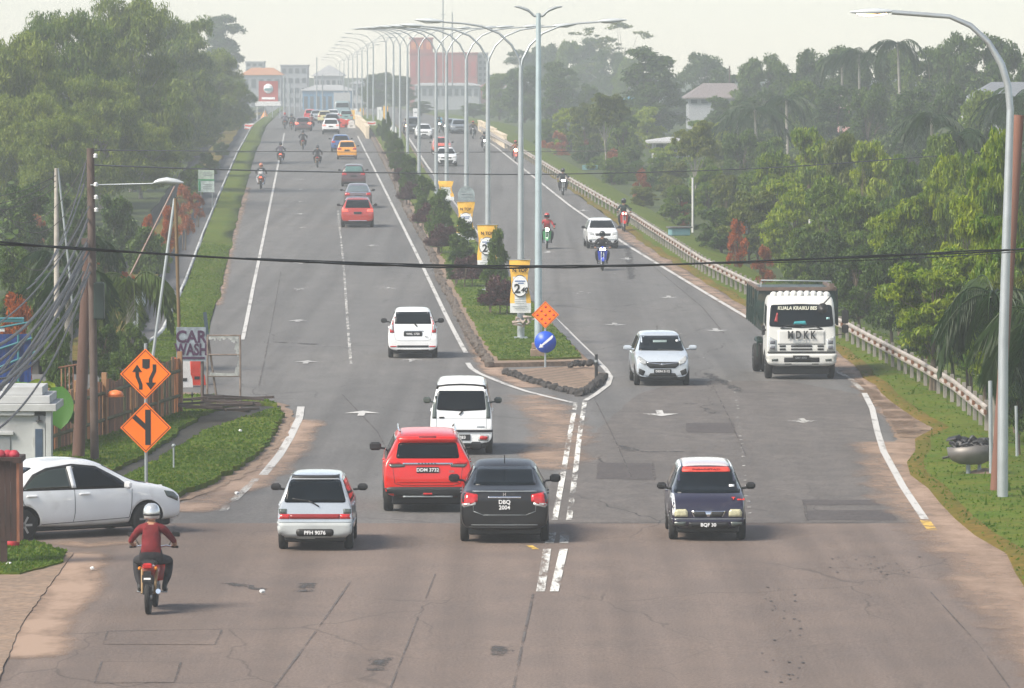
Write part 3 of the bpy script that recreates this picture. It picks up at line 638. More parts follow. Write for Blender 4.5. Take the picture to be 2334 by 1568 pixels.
# big left trees
for q in ((20, 75, 300, 330, 'acacia0', 'big grey-green drooping tree cut by the left frame edge'),
          (150, 20, 318, 330, 'acacia1', 'broad drooping tree, the nearest full crown of the left row'),
          (300, -14, 345, 300, 'acacia2', 'tallest tree of the left row, its crown above the top frame edge'),
          (405, 30, 420, 250, 'acacia3', 'tall tree of the left row right behind the tallest one'),
          (478, 110, 500, 190, 'acacia0', 'tree near the far end of the left row, paler in the haze'),
          (525, 170, 570, 130, 'acacia1', 'last and smallest tree of the left row, beside the far chevron sign')):
    tree_at(q[4], q[0], q[1], q[2], q[3], q[5], 'big trees along the left drain', name='acacia_tree')
for i, q in enumerate(((60, 210, 292, 260, 'acacia2'), (230, 170, 312, 260, 'acacia3'), (360, 165, 380, 200, 'acacia1'), (440, 205, 455, 170, 'acacia2'), (500, 240, 540, 120, 'acacia3'), (130, 260, 285, 240, 'acacia0'), (320, 280, 330, 200, 'acacia0'), (410, 290, 420, 150, 'acacia1'))):
    tree_at(q[4], q[0], q[1], q[2], q[3], '%s' % ['low drooping tree at the foot of the left row by the frame edge', 'low drooping tree under the broad nearest crown', 'low drooping tree under the tallest left crown', 'low drooping tree below the hazy end of the left row', 'smallest low tree beside the left drain far up', 'low tree above the left utility poles', 'low tree right above the left lamp head', 'low tree above the small notice board'][i], 'lower trees under the left tree row', name='acacia_tree')
tree_at('tall0', 508, 28, 900, 130, 'dark rounded tree in haze beyond the left tree row', name='hazy_tree')
for px, y, d, w, k, lb in ((420, 420, 262, 60, 'rust0', 'rust-red shrub below the left street lamp head'), (385, 470, 240, 55, 'orange0', 'orange flowering shrub beside the brown leaning pole'), (340, 490, 236, 46, 'orange0', 'small orange shrub left of the brown leaning pole'), (450, 440, 290, 44, 'rust0', 'rust shrub under the small white board by the drain'),
                           (290, 620, 190, 70, 'orange0', 'orange shrub right of the utility poles'), (30, 670, 148, 110, 'orange0', 'orange-leaved shrub at the left frame edge above the blue tarpaulin'), (80, 480, 250, 60, 'rust0', 'reddish shrub low in the left thicket near the frame edge'), (215, 540, 212, 40, 'orange0', 'orange twiggy shrub right behind the utility poles')):
    tree_at(k, px, y, d, w, lb, cat='shrub', name='flowering_shrub')
for i, (px, y, d, w, k) in enumerate(((60, 420, 225, 150, 'round0'), (160, 440, 215, 130, 'round2'), (260, 450, 232, 130, 'bush0'), (330, 520, 222, 110, 'bush0'), (40, 560, 175, 130, 'round0'), (120, 620, 160, 120, 'bush0'), (230, 660, 165, 110, 'bush1'), (300, 740, 158, 90, 'bush0'), (270, 820, 146, 110, 'bush0'), (235, 740, 150, 100, 'round2'), (130, 730, 145, 80, 'bush0'), (250, 560, 190, 90, 'round0'), (370, 560, 225, 50, 'bush1'), (440, 380, 330, 70, 'bush1'), (470, 350, 380, 60, 'bush0'), (505, 330, 440, 44, 'bush0'), (310, 640, 176, 70, 'round2'), (270, 900, 136, 80, 'bush0'), (320, 850, 141, 60, 'bush0'))):
    tree_at(k, px, y, d, w, '%s leafy shrub in the left thicket, %s' % (['dark', 'low dark', 'broad dark', 'narrow dark', 'rounded dark', 'ragged dark'][i % 6], 'by the frame edge' if px < 130 else 'around the utility poles' if px < 245 else 'behind the fence end' if px < 325 else 'beside the left drain') if i > 3 else ['dense dark tree low at the left frame edge', 'dense dark tree just left of the utility poles', 'dense bush just right of the utility poles', 'dense bush behind the thin pale pole'][i], 'shrubs of the left thicket', 'shrub' if i > 3 else 'tree', 'leafy_shrub' if i > 3 else 'leafy_tree')
palm('palm', G(165, 900).x-.5, 152, 3.2, 1.9, 16, 'small bushy palm left of the thick utility pole', 5, z=-1.2, ll=.6)
palm('palm', at(290, 700, 160).x, 160, 2.4, 2.2, 16, 'drooping brown-tipped palm in front of the round white sign', 8, z=-.9, ll=.6, hang=1.3, mt=L_OLIV)
palm('palm', at(215, 640, 178).x, 178, 3.0, 1.5, 14, 'green palm right behind the utility poles', 9, z=-.9)
palm('palm', at(120, 600, 170).x, 170, 3.0, 1.7, 14, 'green palm in the left thicket near the concrete post', 10, z=-1)
# right belt: salient ones first
RB = 'leafy trees in the belt behind the right guardrail'
for px, y, d, w, k, lb in ((1590, 272, 330, 130, 'umbrella', 'flat-topped tree standing clear before the white wall, right of the dark tall tree'),
        (1480, 100, 560, 190, 'tall0', 'tall dark blue-green tree standing alone right of the lamp row'),
        (1270, 135, 640, 110, 'tall0', 'conical dark tree just right of the tall pole with the V-shaped floodlights'),
        (1200, 150, 700, 120, 'round0', 'dark hazy tree behind the nearest double lamp post'),
        (1400, 35, 900, 210, 'sparse', 'very tall thin-crowned tree fading into the haze'),
        (1385, 210, 400, 120, 'umbrella', 'pale green spreading tree above the rust shrubs'),
        (2265, 285, 166, 170, 'tier1', 'bright green drooping tree beside the big right lamp post'),
        (2150, 345, 190, 140, 'tier1', 'bright drooping tree left of the big right lamp post'),
        (2215, 440, 150, 190, 'tier1', 'yellow-green tree hanging over the black cable at right'),
        (2130, 560, 148, 260, 'tier0', 'bright green tree leaning over the guardrail behind the lorry'),
        (2280, 480, 132, 200, 'tier0', 'dense green tree right behind the big lamp post')):
    tree_at(k, px, y, d, w, lb, RB)
rows = [  # centre x, top y, distance, width px, proto
 (1640, 470, 262, 130, 'round2'), (1720, 430, 250, 150, 'tier3'), (1800, 410, 236, 150, 'tier0'), (1890, 400, 222, 150, 'round1'), (1980, 430, 206, 160, 'tier2'), (2060, 440, 190, 170, 'tier0'),
 (1700, 385, 290, 110, 'tier2'), (1770, 345, 275, 120, 'tier0'), (1850, 280, 270, 150, 'tier1'), (1920, 300, 262, 120, 'tier3'), (1990, 310, 250, 140, 'tier1'), (2070, 350, 236, 120, 'tier2'), (2140, 300, 240, 130, 'round1'), (2220, 330, 215, 140, 'tier0'), (2300, 350, 196, 150, 'round2'),
 (1960, 560, 186, 130, 'round0'), (2030, 540, 176, 150, 'round2'), (2100, 620, 160, 130, 'round0'), (2180, 600, 150, 160, 'round1'), (2250, 620, 140, 160, 'round2'), (2320, 620, 130, 160, 'tier3'), (1890, 520, 206, 120, 'round0'), (1830, 510, 216, 100, 'tier2'), (2330, 700, 122, 150, 'round0'),
 (1440, 330, 400, 90, 'round1'), (1500, 345, 370, 90, 'tier2'), (1540, 370, 350, 80, 'tier3'), (1420, 245, 430, 110, 'tier2'), (1340, 235, 450, 90, 'tier3'), (1300, 250, 480, 80, 'tier1'), (1250, 265, 520, 70, 'round1'), (1390, 360, 380, 70, 'tier2'), (1460, 420, 330, 70, 'tier3'), (1550, 420, 300, 90, 'round1'), (1610, 380, 310, 90, 'tier0'), (1650, 400, 290, 80, 'tier3'), (1600, 350, 340, 70, 'tier2'),
 (1700, 300, 360, 110, 'round2'), (1640, 315, 380, 90, 'tier3'), (1760, 310, 340, 110, 'tier2')]
KIND = {'round0': 'dark round-headed', 'round1': 'mid-green round-headed', 'round2': 'deep green bushy', 'tier0': 'green tiered', 'tier1': 'yellow-green drooping', 'tier2': 'green layered', 'tier3': 'olive layered'}
def zone(px, d):
    z = ('behind the far cream parapet' if px < 1330 else 'behind the teal board' if px < 1450 else 'below the tall dark tree' if px < 1600 else 'behind the tallest white post' if px < 1720 else 'left above the lorry' if px < 1840 else 'straight above the lorry' if px < 1960 else 'right above the lorry' if px < 2080 else 'above the rail left of the lamp post' if px < 2200 else 'around the big lamp post')
    return ('front row' if d < 200 else 'second row' if d < 260 else 'middle row' if d < 330 else 'back row')+' '+z
def belt(k, x, d, H, w):
    px = 1167+F*x/d; put_tree(k, x, d, H, w, '%s %s tree, %s' % ('short' if H < 4.4 else 'taller' if H < 5.6 else 'tall', KIND[k], zone(px, d)), RB)
for q in rows:
    p = at(q[0]+rnd.uniform(-8, 8), q[1]+rnd.uniform(-6, 6), q[2]); belt(q[4], p.x, q[2], max(1.2, p.z-tz(p.x, q[2])), q[3]*1.08*q[2]/F)
fill = []
for i in range(900):
    d = rnd.uniform(190, 560); t = rnd.uniform(8.5, 44); x = interp(GRT, d)+t
    if any((x-a)**2+((d-b)*.35)**2 < 10 for a, b in fill) or len(fill) > 74: continue
    fill.append((x, d)); px = 1167+F*x/d
    if px > 2420 or 1540 < px < 1640 and d < 300: continue
    belt(rnd.choice(['tier1', 'tier0', 'tier2', 'tier3', 'round1', 'round0', 'tier1']), x, d, rnd.uniform(3.6, 6.2)*(1 if t > 14 else .75), rnd.uniform(3.6, 5.6))
hz = [(1600, 120, 700, 120), (1650, 150, 640, 110), (1740, 122, 560, 120), (1700, 150, 600, 90), (1790, 140, 520, 100), (1850, 112, 520, 120), (1920, 98, 500, 130), (1990, 118, 470, 110), (2050, 105, 480, 130), (2120, 100, 450, 130), (2180, 75, 440, 130), (2250, 68, 430, 140), (2320, 95, 400, 130), (1830, 180, 450, 120), (1900, 190, 430, 120), (1990, 190, 400, 120), (2080, 195, 380, 120), (2160, 190, 370, 120), (2240, 200, 340, 130), (1760, 200, 470, 100), (1700, 215, 480, 100), (1640, 215, 520, 80), (2330, 210, 310, 120),
      (1300, 90, 900, 90), (1340, 80, 950, 100), (1250, 100, 980, 100), (1190, 110, 1000, 100), (1390, 110, 880, 90), (1440, 130, 820, 90), (1540, 170, 700, 70), (870, 165, 950, 90), (910, 170, 900, 80), (850, 200, 900, 60), (1140, 165, 760, 80), (1300, 170, 700, 60), (1340, 190, 640, 60), (960, 230, 800, 60), (1080, 235, 780, 70)]
for i, q in enumerate(hz): tree_at(['round0', 'tall0', 'round2', 'round1', 'tall0'][i % 5], *q[:3], q[3]*1.15, '%s hazy tree on the skyline, %s' % (['grey-green', 'blue-grey', 'pale grey', 'olive-grey', 'slate-coloured', 'dull green'][i % 6], 'left of the lamp row' if q[0] < 900 else 'among the lamp posts' if q[0] < 1170 else 'right of the V-shaped floodlights' if q[0] < 1420 else 'between the tall dark tree and the long house' if q[0] < 1720 else 'above the pink wall' if q[0] < 2000 else 'around the tallest palm' if q[0] < 2140 else 'behind the bend of the big lamp post'), 'hazy trees on the skyline', name='hazy_tree')
for px, y, d, H in ((2060, 66, 430, 0), (1965, 92, 450, 0), (1915, 100, 470, 0), (2290, 180, 300, 0)):
    p = at(px, y, d); zb = tz(p.x, d); palm('coconut_palm', p.x, d, p.z-zb-1.2, 3.4, 18, {2060: 'tallest coconut palm on the hazy skyline', 1965: 'coconut palm left of the tallest palm on the skyline', 1915: 'coconut palm at the left of the skyline palms', 2290: 'palm beside the bend of the big lamp post'}[px], px, z=zb, ll=.8)
for px, y, d, L_, lb in ((1730, 235, 400, 4.2, 'pale feathery palm left of the pink wall'), (1795, 215, 410, 3.6, 'pale feathery palm right below the skyline trees'), (2130, 250, 290, 3.2, 'palm above the belt trees, left of the big lamp'), (2200, 285, 250, 2.6, 'dark palm crown right of the pink wall'), (1680, 260, 430, 3, 'hazy palm behind the flat-topped tree')):
    p = at(px, y, d); zb = tz(p.x, d); palm('palm', p.x, d, p.z-zb-.5, L_, 18, lb, px, z=zb, ll=.8)
palm('oil_palm', at(2262, 640, 126).x, 126, 5.0, 2.3, 24, 'dark drooping palm hanging over the guardrail left of the lamp post', 21, z=-2.3, ll=.6, hang=1.5)
palm('oil_palm', at(2345, 640, 120).x, 120, 4.6, 2.3, 22, 'dark palm behind the brown utility pole at right', 23, z=-2.2, ll=.8, hang=1.6)
for px, y, d, w, k, lb in ((1465, 385, 350, 50, 'rust0', 'rust shrub between the belt trees, right of the green board'), (1275, 300, 470, 60, 'rust0', 'rust-orange shrub right of the far right lamp'), (1400, 340, 420, 60, 'rust0', 'rust shrub left of the small green board'), (1330, 320, 450, 60, 'rust0', 'orange-rust shrub behind the guardrail bend'),
        (1680, 500, 240, 60, 'orange0', 'orange-red shrub at the dark foot of the belt'), (1740, 560, 222, 60, 'rust0', 'brownish shrub at the foot of the belt'), (1560, 455, 300, 36, 'orange0', 'small red-orange shrub beside the thin pole'), (2110, 640, 160, 30, 'orange0', 'narrow orange shrub right above the lorry mirror'), (1240, 320, 500, 30, 'orange0', 'tiny orange shrub behind the far guardrail')):
    tree_at(k, px, y, d, w, lb, cat='shrub', name='rust_shrub')
for i in range(46):
    t = i/45; py = 360+(800-360)*t**.9; gp = G(1300, py); d = gp.y; xr = interp(GRT, d); x = xr+rnd.uniform(5.5, 8)
    if 1520 < 1167+F*x/d < 1600: continue
    put_tree(['bush0', 'bush1', 'bush0'][i % 3], x, d, rnd.uniform(1.4, 2.6), rnd.uniform(2.2, 3.4), 'low dark shrub along the foot of the right belt', 'shrubs at the foot of the right belt', 'shrub', 'leafy_shrub')
# understorey mass deep in the belt
V = []; c = []
for i in range(900):
    d = rnd.uniform(125, 420); xr = interp(GRT, d); x = xr+rnd.uniform(9, 40)*(1 if d > 200 else .6); c.append((x, d, tz(x, d)+rnd.uniform(.2, 2.4)))
V, Fc, T = leaves(np.array(c), np.full(len(c), 1.6), 46, .5, .22, .4, .3, .8, seed=3)
tag(fast('undergrowth', V, Fc, L_DARK, tint=T), 'dark tangled undergrowth filling the gaps between the belt trees', 'undergrowth', kind='stuff')
c = []
for i in range(420):
    d = rnd.uniform(150, 420); x = interp(LT, d)-rnd.uniform(9, 24); c.append((x, d, tz(x, d)+rnd.uniform(.2, 2.2)))
V, Fc, T = leaves(np.array(c), np.full(len(c), 1.5), 46, .45, .2, .4, .3, .8, seed=4)
tag(fast('left_undergrowth', V, Fc, L_DARK, tint=T), 'dark undergrowth under the left tree row', 'undergrowth', kind='stuff')
# median planting
MP = [(1135, 522, 1140, 690), (1065, 500, 1062, 628), (1012, 432, 1010, 556), (975, 402, 972, 500), (935, 352, 935, 450), (912, 318, 912, 410), (898, 300, 900, 375), (884, 258, 888, 350), (872, 270, 878, 330), (862, 282, 866, 315)]
ordn = ['nearest', 'second', 'third', 'fourth', 'fifth', 'sixth', 'seventh', 'eighth', 'ninth', 'farthest']
for i, (tx, ty, bx_, by) in enumerate(MP):
    p = G(bx_, by, .2); s_ = F/p.y; h = (by-ty)/s_; w = 1.55 if i < 7 else 1.1
    o = put_tree('hedge%d' % (i % 2), p.x-.1, p.y, h, w*.78 if i in (0, 7, 8, 9) else w*1.1, '%s dark conical shrub of the median row' % ordn[i], 'conical shrubs on the median', 'shrub', 'conical_shrub', z=p.z)
    if i < 8:
        q = G(bx_+8, by+.45*s_, .2); o = put_tree('purple', q.x, q.y, .65+.42*(h*.5), 2.0, 'purple-leaved bush in front of the %s conical shrub' % ordn[i], 'purple bushes on the median', 'shrub', 'purple_bush', z=q.z)
        if i in (0, 1, 2, 3, 4): put_tree('hedge1', q.x-.55, q.y+1.6, h*.62, 1.0, 'shorter green shrub beside the %s conical shrub' % ordn[i], 'conical shrubs on the median', 'shrub', 'conical_shrub', z=q.z)
# broad-leaved plants by the white hut
def bigleaf(px, py, d, n, L_, label, seed, col=(.05, .13, .015)):
    p = at(px, py, d); o = thing('broadleaf_plant', (p.x, p.y, p.z), 0, label, 'plant'); rs = random.Random(seed); m = leafmat('leaf_broad_%d' % seed, col, tuple(c*1.7 for c in col), .4)
    for i in range(n):
        mb = MB(); a = (i/n*2*PI+rs.uniform(-.4, .4)) if n > 1 else -PI/2; el = rs.uniform(.5, 1.2); l = L_*rs.uniform(.7, 1.1); dr = Vector((math.cos(a)*math.cos(el), math.sin(a)*math.cos(el), math.sin(el))) if n > 1 else Vector((.1, -.2, -.97)).normalized()
        sd_ = dr.cross(Vector((0, -1, 0))).normalized(); nn = sd_.cross(dr); row = []
        for k in range(9):
            t = k/8; w = l*.36*math.sin(PI*min(1, .08+t*.92))**.7; c_ = dr*l*t+Vector((0, 0, -l*.35*t*t)) if n > 1 else dr*l*t
            row += [c_-sd_*w+nn*w*.25, c_-sd_*w*.5+nn*w*.03*(k % 2), c_, c_+sd_*w*.5+nn*w*.03*(k % 2), c_+sd_*w+nn*w*.25]
        fs = [(k*5+j, k*5+j+1, k*5+j+6, k*5+j+5) for k in range(8) for j in range(4)]
        mb.add(row, fs, 0, True); q = mb.build('leaf', m, o, fix=False)
        a_ = q.data.attributes.new('tint', 'FLOAT', 'POINT'); a_.data.foreach_set('value', [rs.random()]*len(q.data.vertices))
    return o
bigleaf(130, 882, 121, 1, .95, 'huge drooping heart-shaped leaf beside the white hut', 1, (.035, .10, .015))
bigleaf(48, 900, 126, 5, .6, 'bright broad-leaved plant behind the white hut roof', 2, (.07, .15, .012))
bigleaf(100, 890, 127, 4, .5, 'yellowish broad-leaved plant left of the huge leaf', 3, (.16, .2, .02))
bigleaf(160, 960, 124, 4, .5, 'low green broad-leaved plant at the fence foot', 4, (.03, .09, .015))
# ------------------------------------------------------------ lamps, rails, kerbs, signs, buildings
LAMPH = mat('lamp_housing', (.50, .53, .54), .4, .2, .08, 2)
LAMPL = mat('lamp_lens', (.6, .6, .55), .2)
def lamp_head(parent, p, L_, s_, lit=False, tilt=.06):
    """p: end of the arm; s_: +1 towards +x"""
    prof = [(0, .045), (.12, .075), (.35, .105), (.6, .10), (.85, .06), (1, .02)]; mb = MB(); pts = [Vector((p[0]+s_*L_*t, p[1], p[2]+tilt*L_*t+.02)) for t, r in prof]
    mb.tube(pts, [r*L_*1.25 for t, r in prof], 10, flat=.62); q = mb.build('lamp_head', LAMPH, parent)
    m2 = MB(); m2.tube([pts[1]-Vector((0, 0, .045*L_)), pts[3]-Vector((0, 0, .07*L_)), pts[4]-Vector((0, 0, .035*L_))], [.05*L_, .085*L_, .03*L_], 8, flat=.5)
    m2.build('lamp_glass', mat('lamp_glass_lit', (1, .62, .25), .3, emit=9) if lit else LAMPL, q)
def double_lamp(loc, label, grp='double-armed street lamps on the median'):
    o = thing('street_lamp', loc, .035, label, 'street lamp', grp)
    mb = MB(); mb.tube([(0, 0, -.3), (0, 0, 2.5), (0, 0, 6), (0, 0, 9.15)], [.125, .115, .095, .07], 10); mb.box((0, 0, .03), (.45, .45, .06)); mb.build('pole', STEEL, o)
    for s_ in (-1, 1):
        pts = [(0, 0, 9.05), (s_*.06, 0, 9.35), (s_*.30, 0, 9.82), (s_*.72, 0, 10.22), (s_*1.3, 0, 10.46), (s_*1.9, 0, 10.55), (s_*2.6, 0, 10.6)]
        MB().tube(pts, [.045, .045, .042, .04, .036, .032, .03], 7).build('arm', STEEL, o); lamp_head(o, pts[-1], .95, s_)
    return o
def medx(py):
    a = interp(sorted((y, x) for x, y in ML[1:]), py); b = interp(sorted((y, x) for x, y in MR[2:]), py); return a+(b-a)*.55
LP = []
for X_ in (1187, 1112, 1063, 1018, 994, 955, 929, 912, 897, 880):
    lo, hi = 287., 790.
    for _ in range(40):
        m_ = .5*(lo+hi)
        if medx(m_) < X_: lo = m_
        else: hi = m_
    LP.append(G(X_, lo, .18))
LP[0] = G(1187, 772, .18)
DL = double_lamp(LP[0], 'nearest double-armed lamp post, with a yellow banner low on its pole'); ordl = ['', 'second', 'third', 'fourth', 'fifth', 'sixth', 'seventh', 'eighth', 'ninth', 'tenth']
for i, p in enumerate(LP[1:]): place_copy(DL, p, .035, '%s double-armed lamp post of the median row, counted from the camera' % ordl[i+1])
lx = LP[-1].x; 
for i, d in enumerate((640, 690, 745, 800, 860, 930, 1010, 1100, 1190)):
    place_copy(DL, (LP[-1].x-.0415*(d-LP[-1].y), d, g(d)+.15), .035, '%s of the faint lamp posts in the haze beyond the tenth' % ['nearest', 'second', 'third', 'fourth', 'fifth', 'sixth', 'seventh', 'eighth', 'last'][i], 'faint double-armed street lamps in the haze')
# tall pole with V-shaped floodlights
o = thing('floodlight_pole', G(1227, 813, .18), 0, 'tall pale pole with two V-shaped floodlight arms at its top, nearest on the median', 'street lamp')
MB().tube([(0, 0, -.3), (0, 0, 4), (0, 0, 10.75)], [.125, .11, .075], 12).build('pole', mat('pale_blue_steel', (.42, .50, .52), .4, .4, .1, 2), o)
b = MB(); b.box((0, 0, .12), (.5, .5, .26), bev=.03); b.box((-.06, .05, .34), (.3, .3, .2), bev=.03); b.build('base_block', SOIL, o)
for s_ in (-1, 1):
    MB().tube([(0, 0, 10.68), (s_*.12, 0, 10.66), (s_*.22, 0, 10.74)], .04, 8).build('arm', STEELD, o)
    MB().tube([(s_*.18, 0, 10.72), (s_*.32, 0, 10.84), (s_*.55, 0, 10.93), (s_*.75, 0, 10.96)], [.05, .075, .07, .03], 8, flat=.6).build('lamp_head', STEELD, o)
# single-armed lamps
def single_lamp(loc, H, reach, L_, s_, label, curve=1.9, lean=0., lit=False, sc_=1., r=.10, cat='street lamp'):
    o = thing('street_lamp', loc, 0, label, cat, scale=sc_); h1 = H-curve
    MB().tube([(0, 0, -.4), (0, 0, h1*.4), (lean, 0, h1)], [r, r*.9, r*.66], 12).build('pole', STEEL, o)
    pts = [(lean, 0, h1-.05)]+[(lean+s_*reach*(1-math.cos(a))*.62, 0, h1+curve*math.sin(a)*.97) for a in (.25, .5, .8, 1.1, 1.4)]+[(lean+s_*reach, 0, H)]
    MB().tube(pts, [r*.64]*3+[r*.5]*2+[r*.42]*2, 10).build('arm', STEEL, o); lamp_head(o, pts[-1], L_, s_, lit, -.02 if lit else .05)
    return o
BL = single_lamp(G(2285, 1137, .05), 10.05, 2.45, .86, -1, 'tall curved lamp post at the right edge with its lamp lit', 2.0, .12, True, r=.115)
for X_, yb, yt, d, H, s_, lb in ((1143, 300, 189, 900, 0, 1, 'hazy single-armed lamp left of the nearest double lamp pole'), (1173, 312, 224, 800, 0, 1, 'smaller hazy single-armed lamp between the two near poles')):
    p = at(X_, yb, d); H = (yb-yt)*d/F; single_lamp(p, H, 64*d/F*.72, 18*d/F*1.1, s_, lb, H*.3, 0, False, r=.14)
p = at(1221, 292, 700); single_lamp(p, (292-253)*700/F, .7, .7, -1, 'little white lamp post right behind the tall floodlight pole', .6, 0, r=.07)
# guardrail
BEAM = mat('rail_beam', (.38, .34, .30), .55, .25, .25, 1.5, dirt=((.30, .20, .14), 3, .55, .5)); POSTM = mat('rail_post', (.30, .27, .24), .6, .3, .2); RUST = mat('rusty_iron', (.16, .075, .04), .85, .2, .35, 6)
ds = [G(2250, 1000).y]
gr_ = thing('guardrail', (0, 0, 0), 0, 'long galvanised guardrail curving along the right shoulder', 'guardrail')
def rp(d): return Vector((interp(GRT, d), d, zz(d)+.06))
pts = []; d = G(2252, 1000).y; p = rp(d)
while d < 545:
    pts.append(p.copy()); q = rp(d+.02); step = 2.0 if d < 300 else 4.0
    t = (q-p).normalized(); d += step*t.y; p = rp(d)
wprof = [(0, .44), (-.05, .475), (-.05, .53), (.0, .575), (.0, .61), (-.05, .655), (-.05, .71), (0, .75), (.015, .75), (-.035, .705), (-.035, .66), (.015, .61), (.015, .575), (-.035, .53), (-.035, .48), (.015, .445)]
for i in range(len(pts)-1):
    a, b = pts[i], pts[i+1]; t = (b-a).normalized(); n_ = Vector((t.y, -t.x, 0)).normalized(); k = len(wprof)
    if i % 2 == 0:
        c = pts[min(i+2, len(pts)-1)]; st_ = [a, b, c] if i+2 < len(pts) else [a, b]
        vs = [q+n_*(u)+Vector((0, 0, w)) for q in st_ for u, w in wprof]
        fs = [(r_*k+j, r_*k+(j+1) % k, (r_+1)*k+(j+1) % k, (r_+1)*k+j) for r_ in range(len(st_)-1) for j in range(k)]+[tuple(range(k)), tuple(range((len(st_)-1)*k, len(st_)*k))]
        MB().add(vs, fs).build('beam', BEAM, gr_)
    m = MB(); q = a+n_*.13; m.box((q.x, q.y, q.z+.3), (.09, .14, .95), rz=math.atan2(t.y, t.x)-PI/2); m.build('post', POSTM, gr_)
    if a.y < 420:
        q = a-n_*.052+Vector((0, 0, .595)); MB().box(q, (.06, .26, .11), rz=math.atan2(t.y, t.x)-PI/2).build('spacer_bolt', RUST, gr_)
# bridge parapets beyond the rail
CREAM = mat('cream_parapet', (.62, .52, .38), .8, var=.15, scale=.6)
def wall(name, P, h, th, m, label, cat, off=0, cap=None, grp=None):
    o = thing(name, (0, 0, 0), 0, label, cat, grp); mb = MB()
    for a, b in zip(P, P[1:]):
        t = (b-a); L_ = t.length; mid = (a+b)/2; mb.box((mid.x, mid.y, mid.z+h/2+off), (th, L_+.02, h+.3), rz=math.atan2(t.y, t.x)-PI/2)
    mb.build('wall', m, o)
    mb = MB()
    for a, b in zip(P, P[1:]):
        t = (b-a); L_ = t.length; mid = (a+b)/2; mb.box((mid.x, mid.y, mid.z+h+.15+off+.06), (th+.12, L_+.03, .12), rz=math.atan2(t.y, t.x)-PI/2)
    mb.build('coping', cap or m, o); return o
wall('bridge_parapet', pl_world([(1152, 338), (1128, 322), (1105, 307), (1092, 297)]), .9, .25, CREAM, 'cream concrete bridge parapet where the right guardrail ends', 'parapet')
wall('bridge_parapet', pl_world([(838, 316), (832, 304), (822, 292), (812, 284)]), .9, .3, CREAM, 'cream concrete parapet at the far tip of the median grass', 'parapet')
# median kerb stones
STONE = mat('kerb_stone', (.11, .09, .075), .9, var=.45, scale=.7, bump=.6, bscale=9, dirt=((.19, .12, .08), 1.1, .5, .6)); TAR = mat('tarred_stone', (.035, .031, .029), .85, var=.5, scale=3, bump=.6)
def stone_mesh(seed, d=(.36, .26, .24)):
    rs = random.Random(seed); m = MB(); m.box((0, 0, 0), d, bev=.05); m.v = [(x+rs.uniform(-.03, .03), y+rs.uniform(-.03, .03), z+rs.uniform(-.03, .03)) for x, y, z in m.v]
    q = m.build('s', STONE, None); me = q.data; me.name = 'kerb_stone'; bpy.data.objects.remove(q); return me
SM = [stone_mesh(i) for i in range(6)]; SMT = [stone_mesh(i+9, (.34, .3, .26)) for i in range(3)]
for m_ in SMT: m_.materials.clear(); m_.materials.append(TAR)
def stones(name, pts, step, label, meshes=SM, maxn=300, jit=.08, zo=.12, sc_=1.):
    o = thing(name, (0, 0, 0), 0, label, 'kerb'); P = pl_world(pts); n = 0; rest = MB()
    acc = 0
    for a, b in zip(P, P[1:]):
        L_ = (b-a).length; t = (b-a)/L_; s_ = acc
        while s_ < L_:
            q = a+t*s_; ang = math.atan2(t.y, t.x)
            z = zz(q.y)+zo
            if n < maxn:
                c = link(bpy.data.objects.new('stone', meshes[n % len(meshes)]), o); c.location = (q.x+rnd.uniform(-jit, jit), q.y, z+rnd.uniform(-.03, .05)); c.rotation_euler = (rnd.uniform(-.25, .25), rnd.uniform(-.35, .35), ang+rnd.uniform(-.3, .3)); f = rnd.uniform(.8, 1.15)*sc_; c.scale = (f, f, f)
            else: rest.box((q.x+rnd.uniform(-jit, jit), q.y, z), (.26, .34, .2), rz=rnd.uniform(-.3, .3), bev=.03)
            n += 1; s_ += step*rnd.uniform(.9, 1.12)
        acc = s_-L_
    if rest.v: tag(rest.build('far_stones', STONE, o), kind='stuff')
stones('stone_kerb', ML[2:], .43, 'crooked row of brown kerb stones along the left side of the median', maxn=296, sc_=.78, zo=.10)
stones('stone_kerb', [(1152, 853), (1210, 872), (1270, 890), (1325, 903)], .30, 'row of dark kerb stones on the left of the paved median nose', maxn=60, zo=.06, sc_=.62, meshes=SMT, jit=.03)
stones('tarred_kerb', [(1318, 903), (1345, 892), (1362, 878), (1374, 862)], .28, 'black tarred kerb lumps at the tip of the median nose', SMT, 30, zo=.07, sc_=.72, jit=.04)
stones('rubble', [(1296, 846), (1320, 842), (1345, 846)], .3, 'small black rubble lying on the median nose paving', SMT, 12, zo=.2, sc_=.6)
ribbon('median_right_kerb', [(1352, 834), (1285, 767), (1235, 710), (1170, 641), (1105, 573), (1055, 506), (968, 386)], .3, .19, CONC, kind='structure')
for i in range(9):
    ribbon('nose_paving_joint', [(1175+i*17, 857+i*3.6), (1300+i*7.5, 838+i*5.2)], .05, .075, MUD, kind='structure')
# black bollard
p = G(1359, 868); o = thing('bollard', p, 0, 'black post at the right of the median nose', 'bollard'); b = MB(); b.tube([(0, 0, -.1), (0, 0, .78)], [.05, .045], 10); b.build('post', BLACKP, o)
MB().tube([(0, 0, .55), (0, 0, .62)], .054, 10).build('band', STEELD, o); MB().lathe([(.12, 0), (.12, .04), (.06, .08)], (0, 0, 0), 12).build('base', TAR, o)
